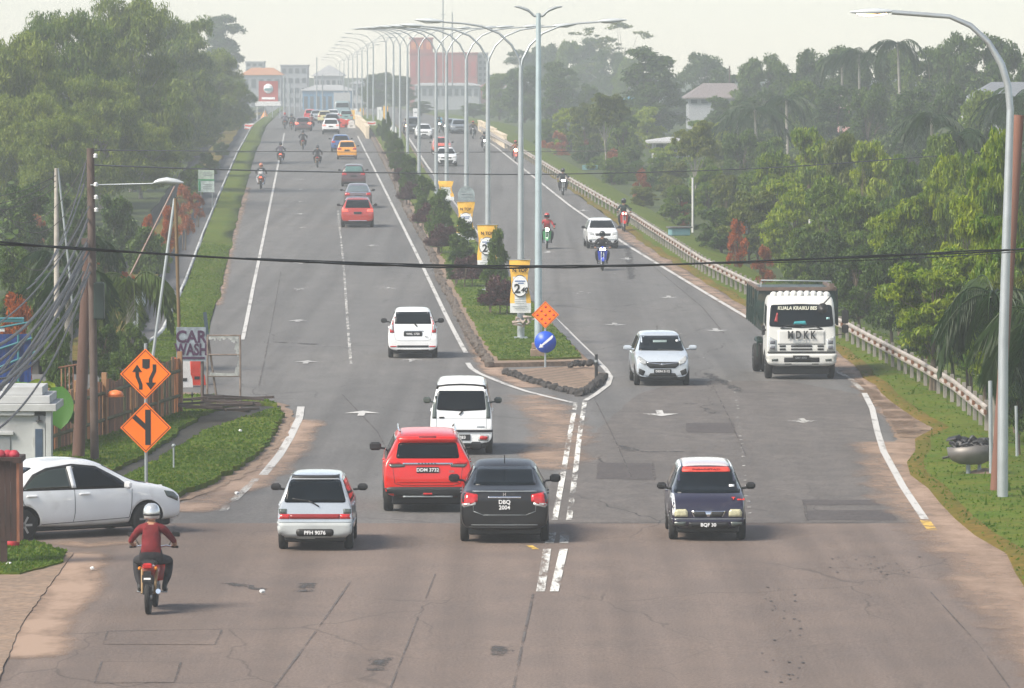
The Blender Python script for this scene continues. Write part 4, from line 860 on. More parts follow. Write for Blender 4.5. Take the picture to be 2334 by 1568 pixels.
# diamond and round signs
ORG = mat('sign_orange', (.98, .19, .0), .45, var=.04, dirt=((.70, .15, .0), 5, .62, .3)); BLUE = mat('sign_blue', (.008, .075, .50), .4, var=.05); REDD = mat('sign_red_dot', (.72, .04, .015), .4); BRD = mat('sign_border', (.10, .02, .01), .5)
def diamond(o, z, h, y=-.05):
    b = MB(); b.prism([(0, z-h), (h, z), (0, z+h), (-h, z)], y, y+.02); q = b.build('sign_panel', ORG, o)
    b = MB(); k1, k2 = h*.94, h*.90
    a = [(0, -1), (1, 0), (0, 1), (-1, 0)]
    for i in range(4):
        (x0, z0), (x1, z1) = a[i], a[(i+1) % 4]; b.prism([(x0*k1, z+z0*k1), (x1*k1, z+z1*k1), (x1*k2, z+z1*k2), (x0*k2, z+z0*k2)], y-.004, y)
    b.build('border', BRD, q); return q
def stroke(b, pts, w, y, h, z, head=None):
    P = [Vector((p[0]*h, 0, z+p[1]*h)) for p in pts]
    for i in range(len(P)-1):
        t = (P[i+1]-P[i]).normalized(); n_ = Vector((-t.z, 0, t.x))*w*h/2; e = t*w*h*.12
        q = [P[i]-n_-e, P[i+1]-n_+e, P[i+1]+n_+e, P[i]+n_-e]; b.prism([(v.x, v.z) for v in q], y-.006-.0006*i, y)
    if head: b.prism([(x*h, z+v*h) for x, v in head], y-.0095, y)
o = thing('diversion_sign', G(333, 1105, .28), 0, 'two orange diamond road signs stacked on one post by the left ditch', 'road sign')
MB().tube([(0, .03, -.3), (0, .03, 2.95)], .035, 8).build('post', STEELD, o)
q = diamond(o, 2.32, .53); b = MB()
stroke(b, [(-.19, -.60), (-.19, -.42), (-.32, -.1), (-.33, .1)], .14, -.05, .53, 2.32, [(-.52, .08), (-.14, .08), (-.33, .37)])
stroke(b, [(.35, .36), (.35, .12), (.2, -.2), (.2, -.36)], .14, -.05, .53, 2.32, [(0, -.34), (.41, -.34), (.2, -.62)])
b.prism([(-.065, 2.45), (.02, 2.45-.03), (.085, 2.45), (.09, 2.63), (-.065, 2.63)][:], -.058, -.05); b.build('pictogram', BLK, q)
q = diamond(o, 1.20, .53); b = MB(); stroke(b, [(.09, -.66), (.09, .68)], .22, -.05, .53, 1.20); stroke(b, [(.06, -.04), (-.44, .42)], .19, -.0535, .53, 1.20); b.build('pictogram', BLK, q)
o = thing('hazard_sign', G(1243, 822, .2), 0, 'orange diamond with nine red dots above a blue round keep-left sign', 'road sign')
MB().tube([(0, .03, -.3), (0, .03, 1.7)], .03, 8).build('post', STEEL, o)
q = diamond(o, 1.42, .42); b = MB()
for i in range(3):
    for j in range(3): cx, cz = (i-j)*.125, (i+j-2)*.125; b.lathe([(.038, -.06), (.038, -.05)], (cx, 0, 1.42+cz), 12, axis='Y')
b.build('red_dots', REDD, q)
b = MB(); b.lathe([(.335, -.055), (.335, -.035)], (0, 0, .58), 28, axis='Y'); q = b.build('round_panel', BLUE, o)
b = MB(); b.prism([(.22, .80), (.13, .72), (-.12, .50), (-.15, .53), (-.20, .40), (-.06, .42), (-.09, .455), (.18, .66), (.24, .74)], -.062, -.055); b.build('arrow', WHT, q)
# banners on lamp posts
YELB = mat('banner_yellow', (.78, .44, .06), .6, var=.12, scale=6); WB = mat('banner_white', (.62, .63, .62), .6, var=.12, scale=7); BLUEP = mat('banner_print_blue', (.08, .15, .35), .6)
def banner(p, w, z0, z1, label, detail=True, clip=None, taper=.18, seed=1):
    o = thing('banner', (p.x-.03, p.y-.2, p.z), .02, label, 'banner', 'yellow and white banners tied to the lamp posts')
    nx, nz = 9, 22; V = []; H = z1-z0
    def wid(v): return w/2*(1-taper*math.sin(PI*min(1, (1-v)*1.25))**2*(1.2)) 
    def pt(u, v): return (u*wid(v)+.02*math.sin(v*5+seed), -.03*math.cos(u*1.4)-.025*math.sin(v*9+seed+u), z0+H*v)
    for j in range(nz+1):
        for i in range(nx+1): V.append(pt(i/nx*2-1, j/nz))
    fs = [(j*(nx+1)+i, j*(nx+1)+i+1, (j+1)*(nx+1)+i+1, (j+1)*(nx+1)+i) for j in range(nz) for i in range(nx)]
    mi = []
    for j in range(nz):
        for i in range(nx):
            u = (i+.5)/nx*2-1; v = (j+.5)/nz; mi.append(0 if (v > .70 or (v > .36 and abs(u) > .72) or (.2 < v <= .36 and abs(u) > .5)) else 1)
    b = MB(); b.add(V, fs, 0, True); b.m = mi; c = b.build('cloth', [YELB, WB], o, fix=False)
    if not detail: return o
    put_text('lettering', 'N TOP', .17, BLK, o, (0, -.085, z0+H*.80), bold=.006)
    b = MB(); n = 28; b.add([(math.cos(2*PI*i/n)*w*.40, -.075, z0+H*.50+math.sin(2*PI*i/n)*H*.20+(.03 if math.sin(2*PI*i/n) > .8 else 0)) for i in range(n)], [tuple(range(n))], 0); b.build('roundel_edge', BLK, o, fix=False)
    b = MB(); b.add([(math.cos(2*PI*i/n)*w*.375, -.080, z0+H*.51+math.sin(2*PI*i/n)*H*.192) for i in range(n)], [tuple(range(n))], 0); b.build('roundel', WHT, o, fix=False)
    put_text('price', '2', .42, BLK, o, (-.09, -.088, z0+H*.45), bold=.012); put_text('price_cents', '40', .22, BLK, o, (.14, -.088, z0+H*.43), bold=.008, shear=.2)
    b = MB(); b.box((0, -.088, z0+H*.60), (w*.5, .004, .035)); b.box((.03, -.088, z0+H*.56), (w*.28, .004, .03)); b.build('print_bar', BLUEP, o)
    b = MB()
    for zq, ww in ((.25, .5), (.215, .6), (.18, .4), (.12, .7), (.08, .45)): b.box((0, -.085, z0+H*zq), (w*ww, .004, .018 if zq != .12 else .03))
    b.build('fine_print', STEELD, o)
    MB().tube([(-w/2-.02, -.02, z1), (w/2+.02, -.02, z1)], .015, 6).build('rod', STEELD, o)
    return o
for i, (w, lb) in enumerate(((.70, 'nearest yellow and white price banner, low on the first lamp post'), (.80, 'second price banner, half hidden by a conical shrub'), (.80, 'third price banner, below the grey arched board'))):
    banner(LP[i], w, .92 if i else .88, 2.66, lb, seed=i+1)
banner(LP[3], .8, 1.6, 2.6, 'farthest banner, only its yellow top showing above the shrubs', False)
p = LP[2]; o = thing('arched_board', (p.x, p.y-.1, p.z), 0, 'grey round-topped board on the third lamp post above its banner', 'sign'); n = 14
b = MB(); b.prism([(-.38, 2.7)]+[(-.38*math.cos(PI*i/n), 2.98+.38*math.sin(PI*i/n)) for i in range(n+1)]+[(.38, 2.7)], -.04, 0); b.build('board', mat('faded_board', (.22, .26, .27), .7, var=.3, scale=4), o)
MB().box((0, -.05, 3.02), (.5, .01, .05)).build('print_bar', STEELD, o); MB().box((0, -.05, 2.9), (.55, .01, .05)).build('print_bar', STEELD, o)
p = LP[0]; o = thing('torn_banner', (p.x, p.y-.3, p.z+.55), 0, 'crumpled dirty cloth and twigs bunched at the foot of the nearest banner', 'cloth'); b = MB(); rs = random.Random(4)
for i in range(9): a = Vector((rs.uniform(-.3, .3), rs.uniform(-.1, .1), rs.uniform(-.05, .25))); b.tube([a, a+Vector((rs.uniform(-.2, .2), rs.uniform(-.1, .1), rs.uniform(-.15, .1))), a+Vector((rs.uniform(-.35, .35), 0, rs.uniform(-.2, .05)))], [.03, .06, .02], 5)
b.build('folds', mat('dirty_cloth', (.33, .27, .24), .9, var=.4, scale=6), o)
# ---------------- left side
WOODP = mat('weathered_pole', (.10, .055, .042), .85, var=.35, scale=1.5, bump=.4, stretch=(1, 1, .2)); DKP = mat('dark_pole', (.09, .065, .055), .85, var=.3, scale=2)
def pole(name, base, top, d, r0, r1, m, label, cat='utility pole', d2=None, extra=None):
    a = at(*base, d); b_ = at(*top, d2 or d); o = thing(name, a, 0, label, cat); t = b_-a
    MB().tube([-t*.04, t*.3, t*.7, t], [r0, r0*.9, (r0+r1)/2, r1], 12).build('shaft', m, o)
    return o, a, b_
pA, a0, a1 = pole('utility_pole', (178, 1052), (202, 545), 120.5, .15, .105, WOODP, 'thick red-brown utility pole, left of the pair')
b = MB(); b.box(Vector(a1-a0)+Vector((0, -.02, -.05)), (.32, .14, .14)); b.build('bracket', DKP, pA)
pB, b0, b1 = pole('utility_pole', (216, 1060), (206, 338), 119.5, .10, .085, DKP, 'dark slimmer utility pole, right of the pair, carrying the lamp arm')
v = b1-b0; b = MB(); b.box(v*.52+Vector((.16, -.1, 0)), (.24, .2, .85), bev=.03); b.build('junction_box', mat('dark_green_box', (.012, .025, .02), .5), pB)
for k, f in enumerate((.80, .84, .88, .97)):
    b = MB(); b.lathe([(.03, 0), (.055, .02), (.03, .05), (.055, .07), (.02, .1)], v*f+Vector((.12, -.1, 0)), 8); b.build('insulator', WHT, pB)
b = MB(); b.tube([v*.885+Vector((.0, -.1, 0)), v*.885+Vector((1.4, -.1, .03)), at(355, 415, 119.4)-b0], .018, 6); b.build('lamp_arm', STEEL, pB)
q = at(352, 416, 119.4)-b0; pts = [q, q+Vector((.10, 0, .03)), q+Vector((.28, 0, .05)), q+Vector((.5, 0, .02)), q+Vector((.66, 0, 0))]
MB().tube(pts, [.05, .085, .11, .09, .02], 10, flat=.7).build('lamp_head', LAMPH, pB)
pC, c0, c1 = pole('concrete_pole', (130, 850), (128, 383), 150, .09, .05, mat('pale_concrete_pole', (.36, .33, .29), .9, var=.25), 'pale concrete pole behind the utility poles, at left')
b = MB(); b.tube([Vector((0.05, 0, 0))+(c1-c0), at(158, 620, 150)-c0, at(165, 700, 150)-c0], .03, 6); b.build('strut', STEELD, pC)
pole('thin_pole', (350, 800), (398, 452), 150, .045, .04, STEEL, 'thin pale grey leaning pole left of the brown one', 'pole')
pole('thin_pole', (413, 925), (400, 452), 141, .05, .045, mat('brown_pole', (.14, .09, .045), .85), 'thin brown pole rising behind the car wash board', 'pole')
pole('thin_pole', (300, 620), (398, 425), 200, .03, .03, mat('pinkish_pole', (.32, .22, .19), .8), 'slim slanting rod behind the two leaning poles', 'pole')
def sag(a, b, s_, n=24): return [a.lerp(b, i/n)-Vector((0, 0, s_*4*(i/n)*(1-i/n))) for i in range(n+1)]
CAB = mat('black_cable', (.008, .008, .008), .6); CABG = mat('grey_cable', (.05, .05, .052), .6, var=.3)
def cable(pts, r, label, m=CAB, twist=0, grp=None, n=6):
    b = MB()
    if twist:
        for k in range(2):
            q = []; 
            for i, p in enumerate(pts):
                ph = i*.37+k*PI; q.append(p+Vector((0, math.cos(ph)*r*.9, math.sin(ph)*r*1.15*(.6+.5*math.sin(i*.11)))))
            b.tube(q, r, 6)
    else: b.tube(pts, r, n)
    o = b.build('cable', m, None); return tag(o, label, 'cable', grp)
A_ = at(2750, 556, 100); M_ = at(1200, 609, 88); B_ = at(-420, 525, 76)
def quad_curve(P, n):      # smooth hanging line through given points, by pixel height on a plane
    out = []
    for i in range(n+1):
        t = i/n*(len(P)-1); k = min(int(t), len(P)-2); f = t-k; p0, p1, p2, p3 = P[max(k-1, 0)], P[k], P[k+1], P[min(k+2, len(P)-1)]
        out.append(.5*((2*p1)+(p2-p0)*f+(2*p0-5*p1+4*p2-p3)*f*f+(3*p1-p0-3*p2+p3)*f**3))
    return out
cable(quad_curve([at(-420, 520, 76), at(0, 554, 79), at(560, 590, 83), at(1000, 607, 87), at(1400, 606, 91), at(1800, 592, 95), at(2334, 568, 100), at(2750, 545, 104)], 150), .017, 'thick black twisted cable hanging across the whole view', twist=1)
cable(quad_curve([at(560, 588, 83), at(1000, 603, 87), at(1400, 604, 91), at(2000, 592, 95), at(2334, 573, 100)], 60), .009, 'thinner black cable running just below the thick twisted one')
cable(quad_curve([at(206, 376, 119.5), at(560, 388, 150), at(900, 394, 172), at(1250, 397, 190), at(1700, 385, 205), at(2050, 362, 214), at(2340, 338, 220)], 60), .022, 'thin dark cable crossing the view above the shrubs', CABG)
cable(quad_curve([at(206, 342, 119.5), at(600, 345, 240), at(1000, 347, 250), at(1400, 344, 250)], 40), .018, 'faintest cable crossing the far traffic', CABG)
for i, (p0, p1, s_) in enumerate((((200, 545), (-40, 905), .15), ((200, 560), (-40, 960), .25), ((203, 575), (-40, 850), .3), ((196, 372), (60, 660), .5), ((190, 600), (-40, 870), .5), ((190, 620), (-40, 930), .2), ((192, 420), (80, 640), .3), ((198, 640), (-40, 1000), .6), ((199, 555), (-40, 925), .3), ((201, 580), (-40, 890), .1), ((204, 600), (-40, 860), .8), ((200, 500), (-40, 800), .6), ((203, 470), (-40, 760), .4), ((196, 565), (-40, 945), .45), ((205, 620), (-40, 905), .35))):
    cable(sag(at(*p0, 119.4), at(*p1, 100-i), s_), .016+.007*(i % 3), '%s cable from the utility poles %s' % (['thin', 'middling', 'thick'][i % 3], 'slanting to the concrete pole' if p1[0] > 0 else 'leaving the frame high above the blue shelter' if p1[1] < 855 else 'leaving the frame across the blue shelter' if p1[1] < 895 else 'leaving the frame just above the white hut roof' if p1[1] < 928 else 'leaving the frame behind the white hut'), CABG, grp='cables slanting down to the lower left')
for i, (p0, p1, s_) in enumerate((((200, 360), (-30, 460), .9), ((200, 400), (-30, 420), 1.2), ((205, 440), (-30, 470), 1.6), ((128, 400), (-30, 450), .1), ((128, 412), (-30, 468), .1), ((128, 425), (-30, 480), .15))):
    cable(sag(at(*p0, 119.6), at(*p1, 119), s_), .009, 'thin slack cable looping from the dark pole to the left frame edge' if p0[0] > 150 else 'thin taut wire from the concrete pole to the left frame edge', CABG, grp='slack cables at the left edge')
# fence: each plank a part
PLK = [mat('plank_orange', (.30, .11, .035), .85, var=.3, scale=3, stretch=(1, 1, .25)), mat('plank_brown', (.13, .055, .028), .85, var=.35, scale=3, stretch=(1, 1, .25)), mat('plank_mossy', (.085, .08, .03), .9, var=.4, scale=4), mat('plank_tan', (.26, .14, .07), .85, var=.3, scale=3)]
fo = thing('plank_fence', (0, 0, 0), 0, 'weathered orange-brown plank fence behind the ditch', 'fence')
fa, fb = Vector((at(108, 1092, 122).x, 122, g(122)+.1)), Vector((at(409, 940, 137.5).x, 137.5, g(137.5)+.2)); n = 44
tdir = (fb-fa).normalized(); angf = math.atan2(tdir.y, tdir.x)
for i in range(n):
    t = (i+.5)/n; q = fa.lerp(fb, t); h = 1.25+rnd.uniform(-.08, .08)+(.12 if t > .8 else 0)
    MB().box((q.x, q.y, q.z+h/2-.1), (.31, .03, h+.2), rz=angf+rnd.uniform(-.05, .05), ry=rnd.uniform(-.03, .03)).build('plank', PLK[rnd.choice([0, 0, 1, 1, 2, 3])], fo)
for zf in (.35, 1.0):
    a = fa+Vector((.03, -.05, zf)); b_ = fb+Vector((.03, -.05, zf)); MB().tube([a, b_], .045, 4, sm=False).build('rail', PLK[2], fo)
for i in range(6):
    q = fa.lerp(fb, i/5); MB().box((q.x+.02, q.y-.06, q.z+.7), (.12, .12, 1.6), rz=angf).build('post', PLK[3], fo)
go = thing('rusty_grille', at(134, 1000, 127), 0, 'rusty barred gate behind the thick utility pole', 'gate')
for i in range(7): b = MB(); b.box((.07+i*.095, 0, .85+i*.02), (.03, .03, 1.7)); b.build('bar', PLK[1 if i % 2 else 3], go)
for zf in (.95, 1.72): MB().tube([(0, 0, zf), (.7, 0, zf+.12)], .025, 6).build('crossbar', PLK[1], go)
p = at(263, 897, 128); o = thing('orange_tarp', p, 0, 'small orange plastic cap on top of the plank fence', 'cover'); MB().lathe([(.19, 0), (.2, .05), (.14, .12), (.03, .15)], (0, 0, -.06), 12).build('shell', mat('orange_plastic', (.62, .16, .04), .5), o); MB().lathe([(.23, -.08), (.23, -.06)], (0, 0, 0), 12).build('brim', PLK[0], o)
# white hut
HUT = mat('hut_white', (.38, .39, .39), .8, var=.15, scale=1.5, dirt=((.22, .21, .20), 2.5, .58, .6)); HUTB = mat('hut_shutter', (.035, .06, .10), .6, var=.2, scale=6)
d0 = 117.0; sc0 = F/d0
def hx(px): return at(px, 900, d0).x
def hz_(py): return at(0, py, d0).z
o = thing('white_hut', (hx(-60), d0, g(d0)), 0, 'small white stepped-roof hut at the left edge behind the white car', 'hut'); ox, oz = hx(-60), g(d0)
def hb_(n_, x0, x1, y0, y1, m, dy0=0., dy1=1.8, par=o): 
    b = MB(); xa, xb, za, zb_ = hx(x0)-ox, hx(x1)-ox, hz_(y1)-oz, hz_(y0)-oz
    b.box(((xa+xb)/2, (dy0+dy1)/2, (za+zb_)/2), (xb-xa, dy1-dy0, zb_-za), bev=.01); return b.build(n_, m, par)
w_ = hb_('wall', -140, 104, 948, 1120, HUT, .12, 1.8); hb_('column', 103.5, 116, 938, 1120, HUT, .05, .3); hb_('cornice', -160, 128, 921, 937.5, HUT, -.05, 1.95); hb_('roof_step', -150, 113, 902.5, 920.5, HUT, .05, 1.85); hb_('roof_top', 4, 95, 883, 902, HUT, .2, 1.6)
hb_('lintel', -150, 78, 938, 947.5, HUT, .0, .2)
f = hb_('door_frame', 74, 102, 964, 1120, HUT, .07, .121); hb_('shutter', 79, 96, 978, 1120, HUTB, .055, .07, f)
f = hb_('window_frame', -30, 30, 984, 992, HUT, .02, .12); hb_('window_shutter', -30, 22, 992.5, 1040, mat('grey_shutter', (.22, .23, .24), .7, var=.2), .09, .12, f)
b = MB(); b.tube([(hx(88)-ox, .04, hz_(948)-oz), (hx(88)-ox, .04, hz_(958)-oz)], .02, 6); b.lathe([(.09, 0), (.02, .03)], (hx(88)-ox, .04, hz_(960)-oz), 10); b.build('lamp', BLK, o)
# blue tarpaulin cabin
TARP = mat('blue_tarpaulin', (.006, .035, .17), .45, var=.35, scale=3, bump=.5, bscale=6); CY = mat('cyan_paint', (.03, .15, .18), .5, var=.2)
o = thing('blue_cabin', at(-60, 930, 135), .1, 'deep blue tarpaulin shelter with cyan rails at the left edge', 'shelter'); k = 135/F
b = MB()
for i in range(16): b.box((i*.092+.05, .02*math.sin(i*2.1), .95), (.09, .05+.02*math.sin(i), 1.9))
b.build('tarpaulin', TARP, o)
for i, (x0, z0, x1, z1) in enumerate(((.0, 1.95, 1.4, 2.2), (.3, 1.4, 1.5, 1.8), (.55, 1.0, 1.6, 1.45), (1.15, .3, 1.15, 1.9), (0, 2.3, 1.25, 2.3))): MB().tube([(x0, -.08, z0), (x1, -.08, z1)], .03, 6).build('rail', CY, o)
b = MB(); b.box((.9, .3, 2.25), (.8, .6, .1)); b.build('roof_sheet', CY, o); MB().box((.45, .3, 1.99), (.7, .5, .06)).build('white_sheet', WHT, o)
p = at(306, 680, 168); o = thing('round_board', p, 0, 'pale round board seen from behind among the left palms', 'sign'); b = MB(); b.lathe([(.40, -.02), (.40, .02)], (0, 0, 0), 22, axis='Y'); b.build('panel', mat('pale_blue_board', (.40, .45, .47), .5), o)
b = MB(); b.box((0, -.03, 0), (.05, .02, .8)); b.box((0, -.03, -.15), (.7, .02, .05)); b.build('frame', STEELD, o); MB().tube([(.1, .05, -.3), (.1, .05, -1.6)], .035, 6).build('post', STEELD, o)
p = at(303, 748, 160); o = thing('white_box', p, .3, 'small white box on a stand in the left thicket', 'box'); MB().box((0, 0, .1), (.16, .16, .26), bev=.02).build('shell', WHT, o); MB().box((0, 0, -.12), (.12, .12, .16)).build('stand', STEELD, o)
# car wash board
cwp = G(436, 925, .2); o = thing('car_wash_board', cwp, 0, 'grey board hand-painted CAR WASH on two dark legs', 'sign'); s_ = cwp.y/F
b = MB(); b.box((0, 0, (925-784)*s_), (67*s_, .04, 78*s_)); q = b.build('board', mat('board_grey', (.20, .23, .26), .7, var=.35, scale=5), o)
PUR = mat('purple_paint', (.045, .012, .045), .6, var=.3)
put_text('word_car', 'CAR', .44, PUR, q, (.0, -.025, (925-768)*s_), bold=.014, sx=.92); put_text('word_wash', 'WASH', .42, PUR, q, (.0, -.028, (925-797)*s_), bold=.014, sx=.70)
b = MB(); b.box((0, -.03, (925-815)*s_), (62*s_, .012, 5*s_)); b.build('under_bar', PUR, q)
MB().tube([(-25*s_, .06, -.3), (-25*s_, .06, 1.2)], .07, 8).build('leg', DKP, o); MB().tube([(25*s_, .06, -.2), (25*s_, .06, 1.25)], .045, 8).build('leg', DKP, o)
# empty rusted frame
fp = G(510, 915, .2); o = thing('rusted_sign_frame', fp, 0, 'empty rusted sign frame with torn white sheet beside the car wash board', 'frame'); RF = mat('rusted_frame', (.20, .155, .13), .8, .2, .35, 5); s_ = fp.y/F
for x in (-38, 38): MB().tube([(x*s_, 0, -.3), (x*s_*(.95 if x < 0 else 1), 0, 152*s_)], .026, 6).build('leg', RF, o)
MB().tube([(-12*s_, .1, -.3), (-30*s_, .05, 105*s_), (-36*s_, .02, 150*s_)], .03, 6).build('brace', RF, o)
for z in (151, 107, 58): MB().tube([(-38*s_, 0, z*s_), (38*s_, 0, z*s_)], .024, 6).build('crossbar', RF, o)
MB().box((-40*s_, .05, 176*s_), (8*s_, .03, 56*s_), ry=-.1).build('side_board', mat('blue_black_board', (.03, .05, .07), .6), o)
b = MB()
rs = random.Random(9); xs = [-34+i*4 for i in range(18)]
for i in range(17): h0 = 8+rs.uniform(-3, 4)+(6 if i > 12 else 0); b.add([(xs[i]*s_, -.01, 150*s_), (xs[i+1]*s_, -.01, 150*s_), (xs[i+1]*s_, -.02, (150-h0)*s_), (xs[i]*s_, -.02, (150-h0)*s_)], [(0, 1, 2, 3)])
for i in range(10): z = 142-i*8; w = 5+4*math.sin(i*.9)+rs.uniform(0, 2); b.add([(36*s_, -.01, z*s_), ((36-w)*s_, -.02, z*s_), ((36-w*1.1)*s_, -.02, (z-8)*s_), (36*s_, -.01, (z-8)*s_)], [(0, 1, 2, 3)])
b.add([(-30*s_, -.02, 66*s_), (34*s_, -.02, 64*s_), (34*s_, -.02, 58*s_), (-32*s_, -.02, 59*s_)], [(0, 1, 2, 3)]); b.build('torn_sheet', mat('torn_grey', (.30, .31, .30), .8, var=.35, scale=8), o)
# water-filled barriers
def barrier(p, w, h, m, label, rz=0, grp='plastic barriers at the side entrance'):
    o = thing('plastic_barrier', p, rz, label, 'barrier', grp); b = MB(); b.prism([(-w/2, 0), (w/2, 0), (w/2*.92, h*.35), (w/2*.72, h*.5), (w/2*.66, h), (-w/2*.66, h), (-w/2*.72, h*.5), (-w/2*.92, h*.35)], -.22, .22); b.build('shell', m, o)
    MB().box((0, 0, h+.03), (w*.35, .2, .08), bev=.02).build('lid', m, o); MB().box((0, -.225, h*.3), (w*.3, .012, h*.12)).build('fork_slot', BLK, o); return o
BR = mat('barrier_red', (.62, .045, .02), .45, var=.12); BW = mat('barrier_white', (.62, .60, .58), .5, var=.12)
barrier(G(445, 877), .52, .72, BR, 'red plastic barrier below the car wash board', .3); barrier(G(418, 882), .50, .75, BW, 'white plastic barrier left of the red one', .2); barrier(G(398, 862, .5), .35, .5, BR, 'small red barrier end showing above the fence', .1)
# things on the grass: debris, dark planks at the ditch head
o = thing('timber_pile', G(500, 925, .3), 0, 'pile of dark old planks over the ditch head', 'timber'); rs = random.Random(3)
for i in range(16): MB().box((rs.uniform(-.9, .9), rs.uniform(-2.5, 2.5), .03+rs.uniform(0, .12)), (rs.uniform(.8, 1.5), .14, .06), rz=rs.uniform(-.5, .5), ry=rs.uniform(-.08, .08)).build('plank', mat('dark_timber', (.05, .035, .03), .85, var=.4), o)
for i, (px, py) in enumerate(((395, 1130), (540, 1128), (548, 985), (365, 1112), (1252, 812), (210, 1300), (20, 1290), (598, 1353), (1600, 612))):
    o = thing('litter', G(px, py, .3 if i < 4 else .02), i, 'scrap of pale litter', 'litter', 'scraps of litter on grass and road'); MB().box((0, 0, .04), (.09, .06, .05), rx=.4, bev=.01).build('scrap', WB, o)
p = G(396, 1055, .28); o = thing('marker_peg', p, 0, 'small grey peg standing in the left grass by the ditch', 'peg'); MB().tube([(0, 0, -.1), (0, 0, .35)], .02, 6).build('stem', STEELD, o); MB().lathe([(.03, .35), (.05, .38), (.03, .42)], (0, 0, 0), 8).build('head', STEELD, o)
p = G(438, 915, .25); o = thing('peg', p, 0, 'short black post with a round knob under the car wash board', 'peg'); MB().tube([(0, 0, -.1), (0, 0, .18)], .02, 6).build('stem', BLK, o); MB().lathe([(.02, .15), (.05, .19), (.02, .24)], (0, 0, 0), 8).build('knob', BLK, o)
# dark wooden stall at the left edge
sp_ = G(8, 1290); o = thing('wooden_stall', (at(0, 1290, sp_.y).x, sp_.y, sp_.z), 0, 'dark wooden box on posts cut by the left frame edge', 'stall'); s_ = sp_.y/F; WD = mat('stall_wood', (.035, .016, .012), .8, var=.5, scale=4, stretch=(3, 3, .4)); WO = mat('stall_side', (.22, .085, .045), .8, var=.3, scale=4, stretch=(2, 2, .4))
for i in range(9): MB().box(((-72+i*13)*s_, 0, 150*s_), (12.4*s_, .05, 185*s_), rz=.02).build('plank', WD, o)
MB().box((42*s_, .35, 150*s_), (.05, .75, 190*s_)).build('side_board', WO, o)
b = MB(); b.box((-20*s_, .3, 246*s_), (140*s_, .9, .06)); b.box((42*s_, .3, 243*s_), (.14, .95, .09)); b.build('roof_board', WD, o)
for x in (-60, 8): MB().box((x*s_, .05, 22*s_), (.12, .12, 70*s_+.3)).build('post', WD, o)
o = thing('crimson_cap', (at(12, 1290, sp_.y).x, sp_.y+.1, sp_.z+249*s_), 0, 'crimson cushion-like cover on top of the dark stall', 'cover'); b = MB(); 
for i in range(5): b.lathe([(.0, 0), (.10, .0), (.095, .07), (.05, .12), (0, .13)], (-.32+i*.12, .05*(i % 2), 0), 10)
b.build('fabric', mat('crimson_cloth', (.35, .02, .04), .7), o)
o = thing('bag', G(28, 1252, .0), 0, 'small red and black bag under the dark stall', 'bag'); b = MB(); b.lathe([(.0, 0), (.12, .0), (.14, .15), (.05, .32)], (0, 0, 0), 10); b.build('pouch', mat('red_bag', (.4, .02, .03), .6), o); MB().lathe([(.0, 0), (.1, .0), (.1, .1), (.02, .22)], (-.08, .05, .2), 8).build('flap', BLK, o)
# green board by the drain
p = G(470, 470, .2); o = thing('notice_board', p, 0, 'small green and white notice board on two legs by the left drain', 'sign'); s_ = p.y/F
MB().box((0, 0, 73*s_), (36*s_, .05, 22*s_)).build('upper_board', mat('pale_green_board', (.38, .45, .38), .6, var=.2, scale=5), o); MB().box((0, 0, 46*s_), (37*s_, .05, 28*s_)).build('lower_board', mat('white_green_board', (.45, .52, .50), .6, var=.25, scale=6), o)
b = MB(); b.box((0, -.04, 60*s_), (38*s_, .02, 3*s_)); b.box((-15*s_, -.04, 46*s_), (5*s_, .02, 22*s_)); b.build('green_bar', mat('sign_green', (.05, .28, .12), .5), o)
b = MB()
for z in (50, 45, 40, 76, 71): b.box((3*s_, -.035, z*s_), (20*s_, .015, 1.6*s_))
b.build('print_bar', STEELD, o)
for x in (-12, 14): MB().tube([(x*s_, .04, -.6), (x*s_, .04, 84*s_)], .03, 6).build('leg', STEELD, o)
# ---------------- right side
pole('utility_pole', (2268, 1128), (2322, 262), 110.5, .115, .11, mat('red_brown_pole', (.17, .08, .055), .85, var=.3, scale=1.5, stretch=(1, 1, .2)), 'thick red-brown utility pole leaning behind the big lamp post at the right edge')
pole('steel_post', (2259, 1070), (2257, 868), 114, .045, .045, STEELD, 'short grey post left of the big lamp post', 'post')
pole('steel_post', (2318, 1035), (2316, 925), 118, .035, .035, STEELD, 'thin grey post right of the big lamp post', 'post')
for X_, y0, y1, d in ((1579, 525, 405, 262), (1702, 545, 480, 250), (1846, 560, 500, 226), (1655, 520, 480, 270)): pole('fence_post', (X_, y0), (X_, y1), d, .06, .055, mat('white_post', (.5, .5, .48), .7), 'thin white post in the greenery at x order %s' % X_ if 0 else {1579: 'tallest thin white post standing in the grass slope right of the guardrail', 1702: 'thin white post at the foot of the belt, second from the tallest', 1846: 'thin white post deep in the belt left of the lorry', 1655: 'short white post close right of the tallest one'}[X_], 'post')
tp_ = G(2212, 1078, .1); o = thing('rubbish_tub', tp_, 0, 'round-bottomed grey metal tub heaped with black rubbish on a short post', 'rubbish bin'); s_ = tp_.y/F
rows_ = [(.0, .0), (.24, .02), (.40, .10), (.47, .24), (.50, .42)]; b = MB(); n = 22
b.lathe([(r, z+.18) for r, z in rows_], (0, 0, 0), n); b.v = [(x*1.05, y*.8, z+(.10*x if z > .4 else 0)) for x, y, z in b.v]; b.build('tub', mat('tub_metal', (.15, .14, .13), .5, .4, .2), o)
b = MB(); rs = random.Random(5)
for i in range(44): b.box((rs.uniform(-.42, .42), rs.uniform(-.30, .30), .52+rs.uniform(-.03, .24)), (rs.uniform(.06, .26), rs.uniform(.05, .2), rs.uniform(.04, .14)), rz=rs.uniform(0, 3), rx=rs.uniform(-.8, .8), ry=rs.uniform(-.8, .8), bev=.02)
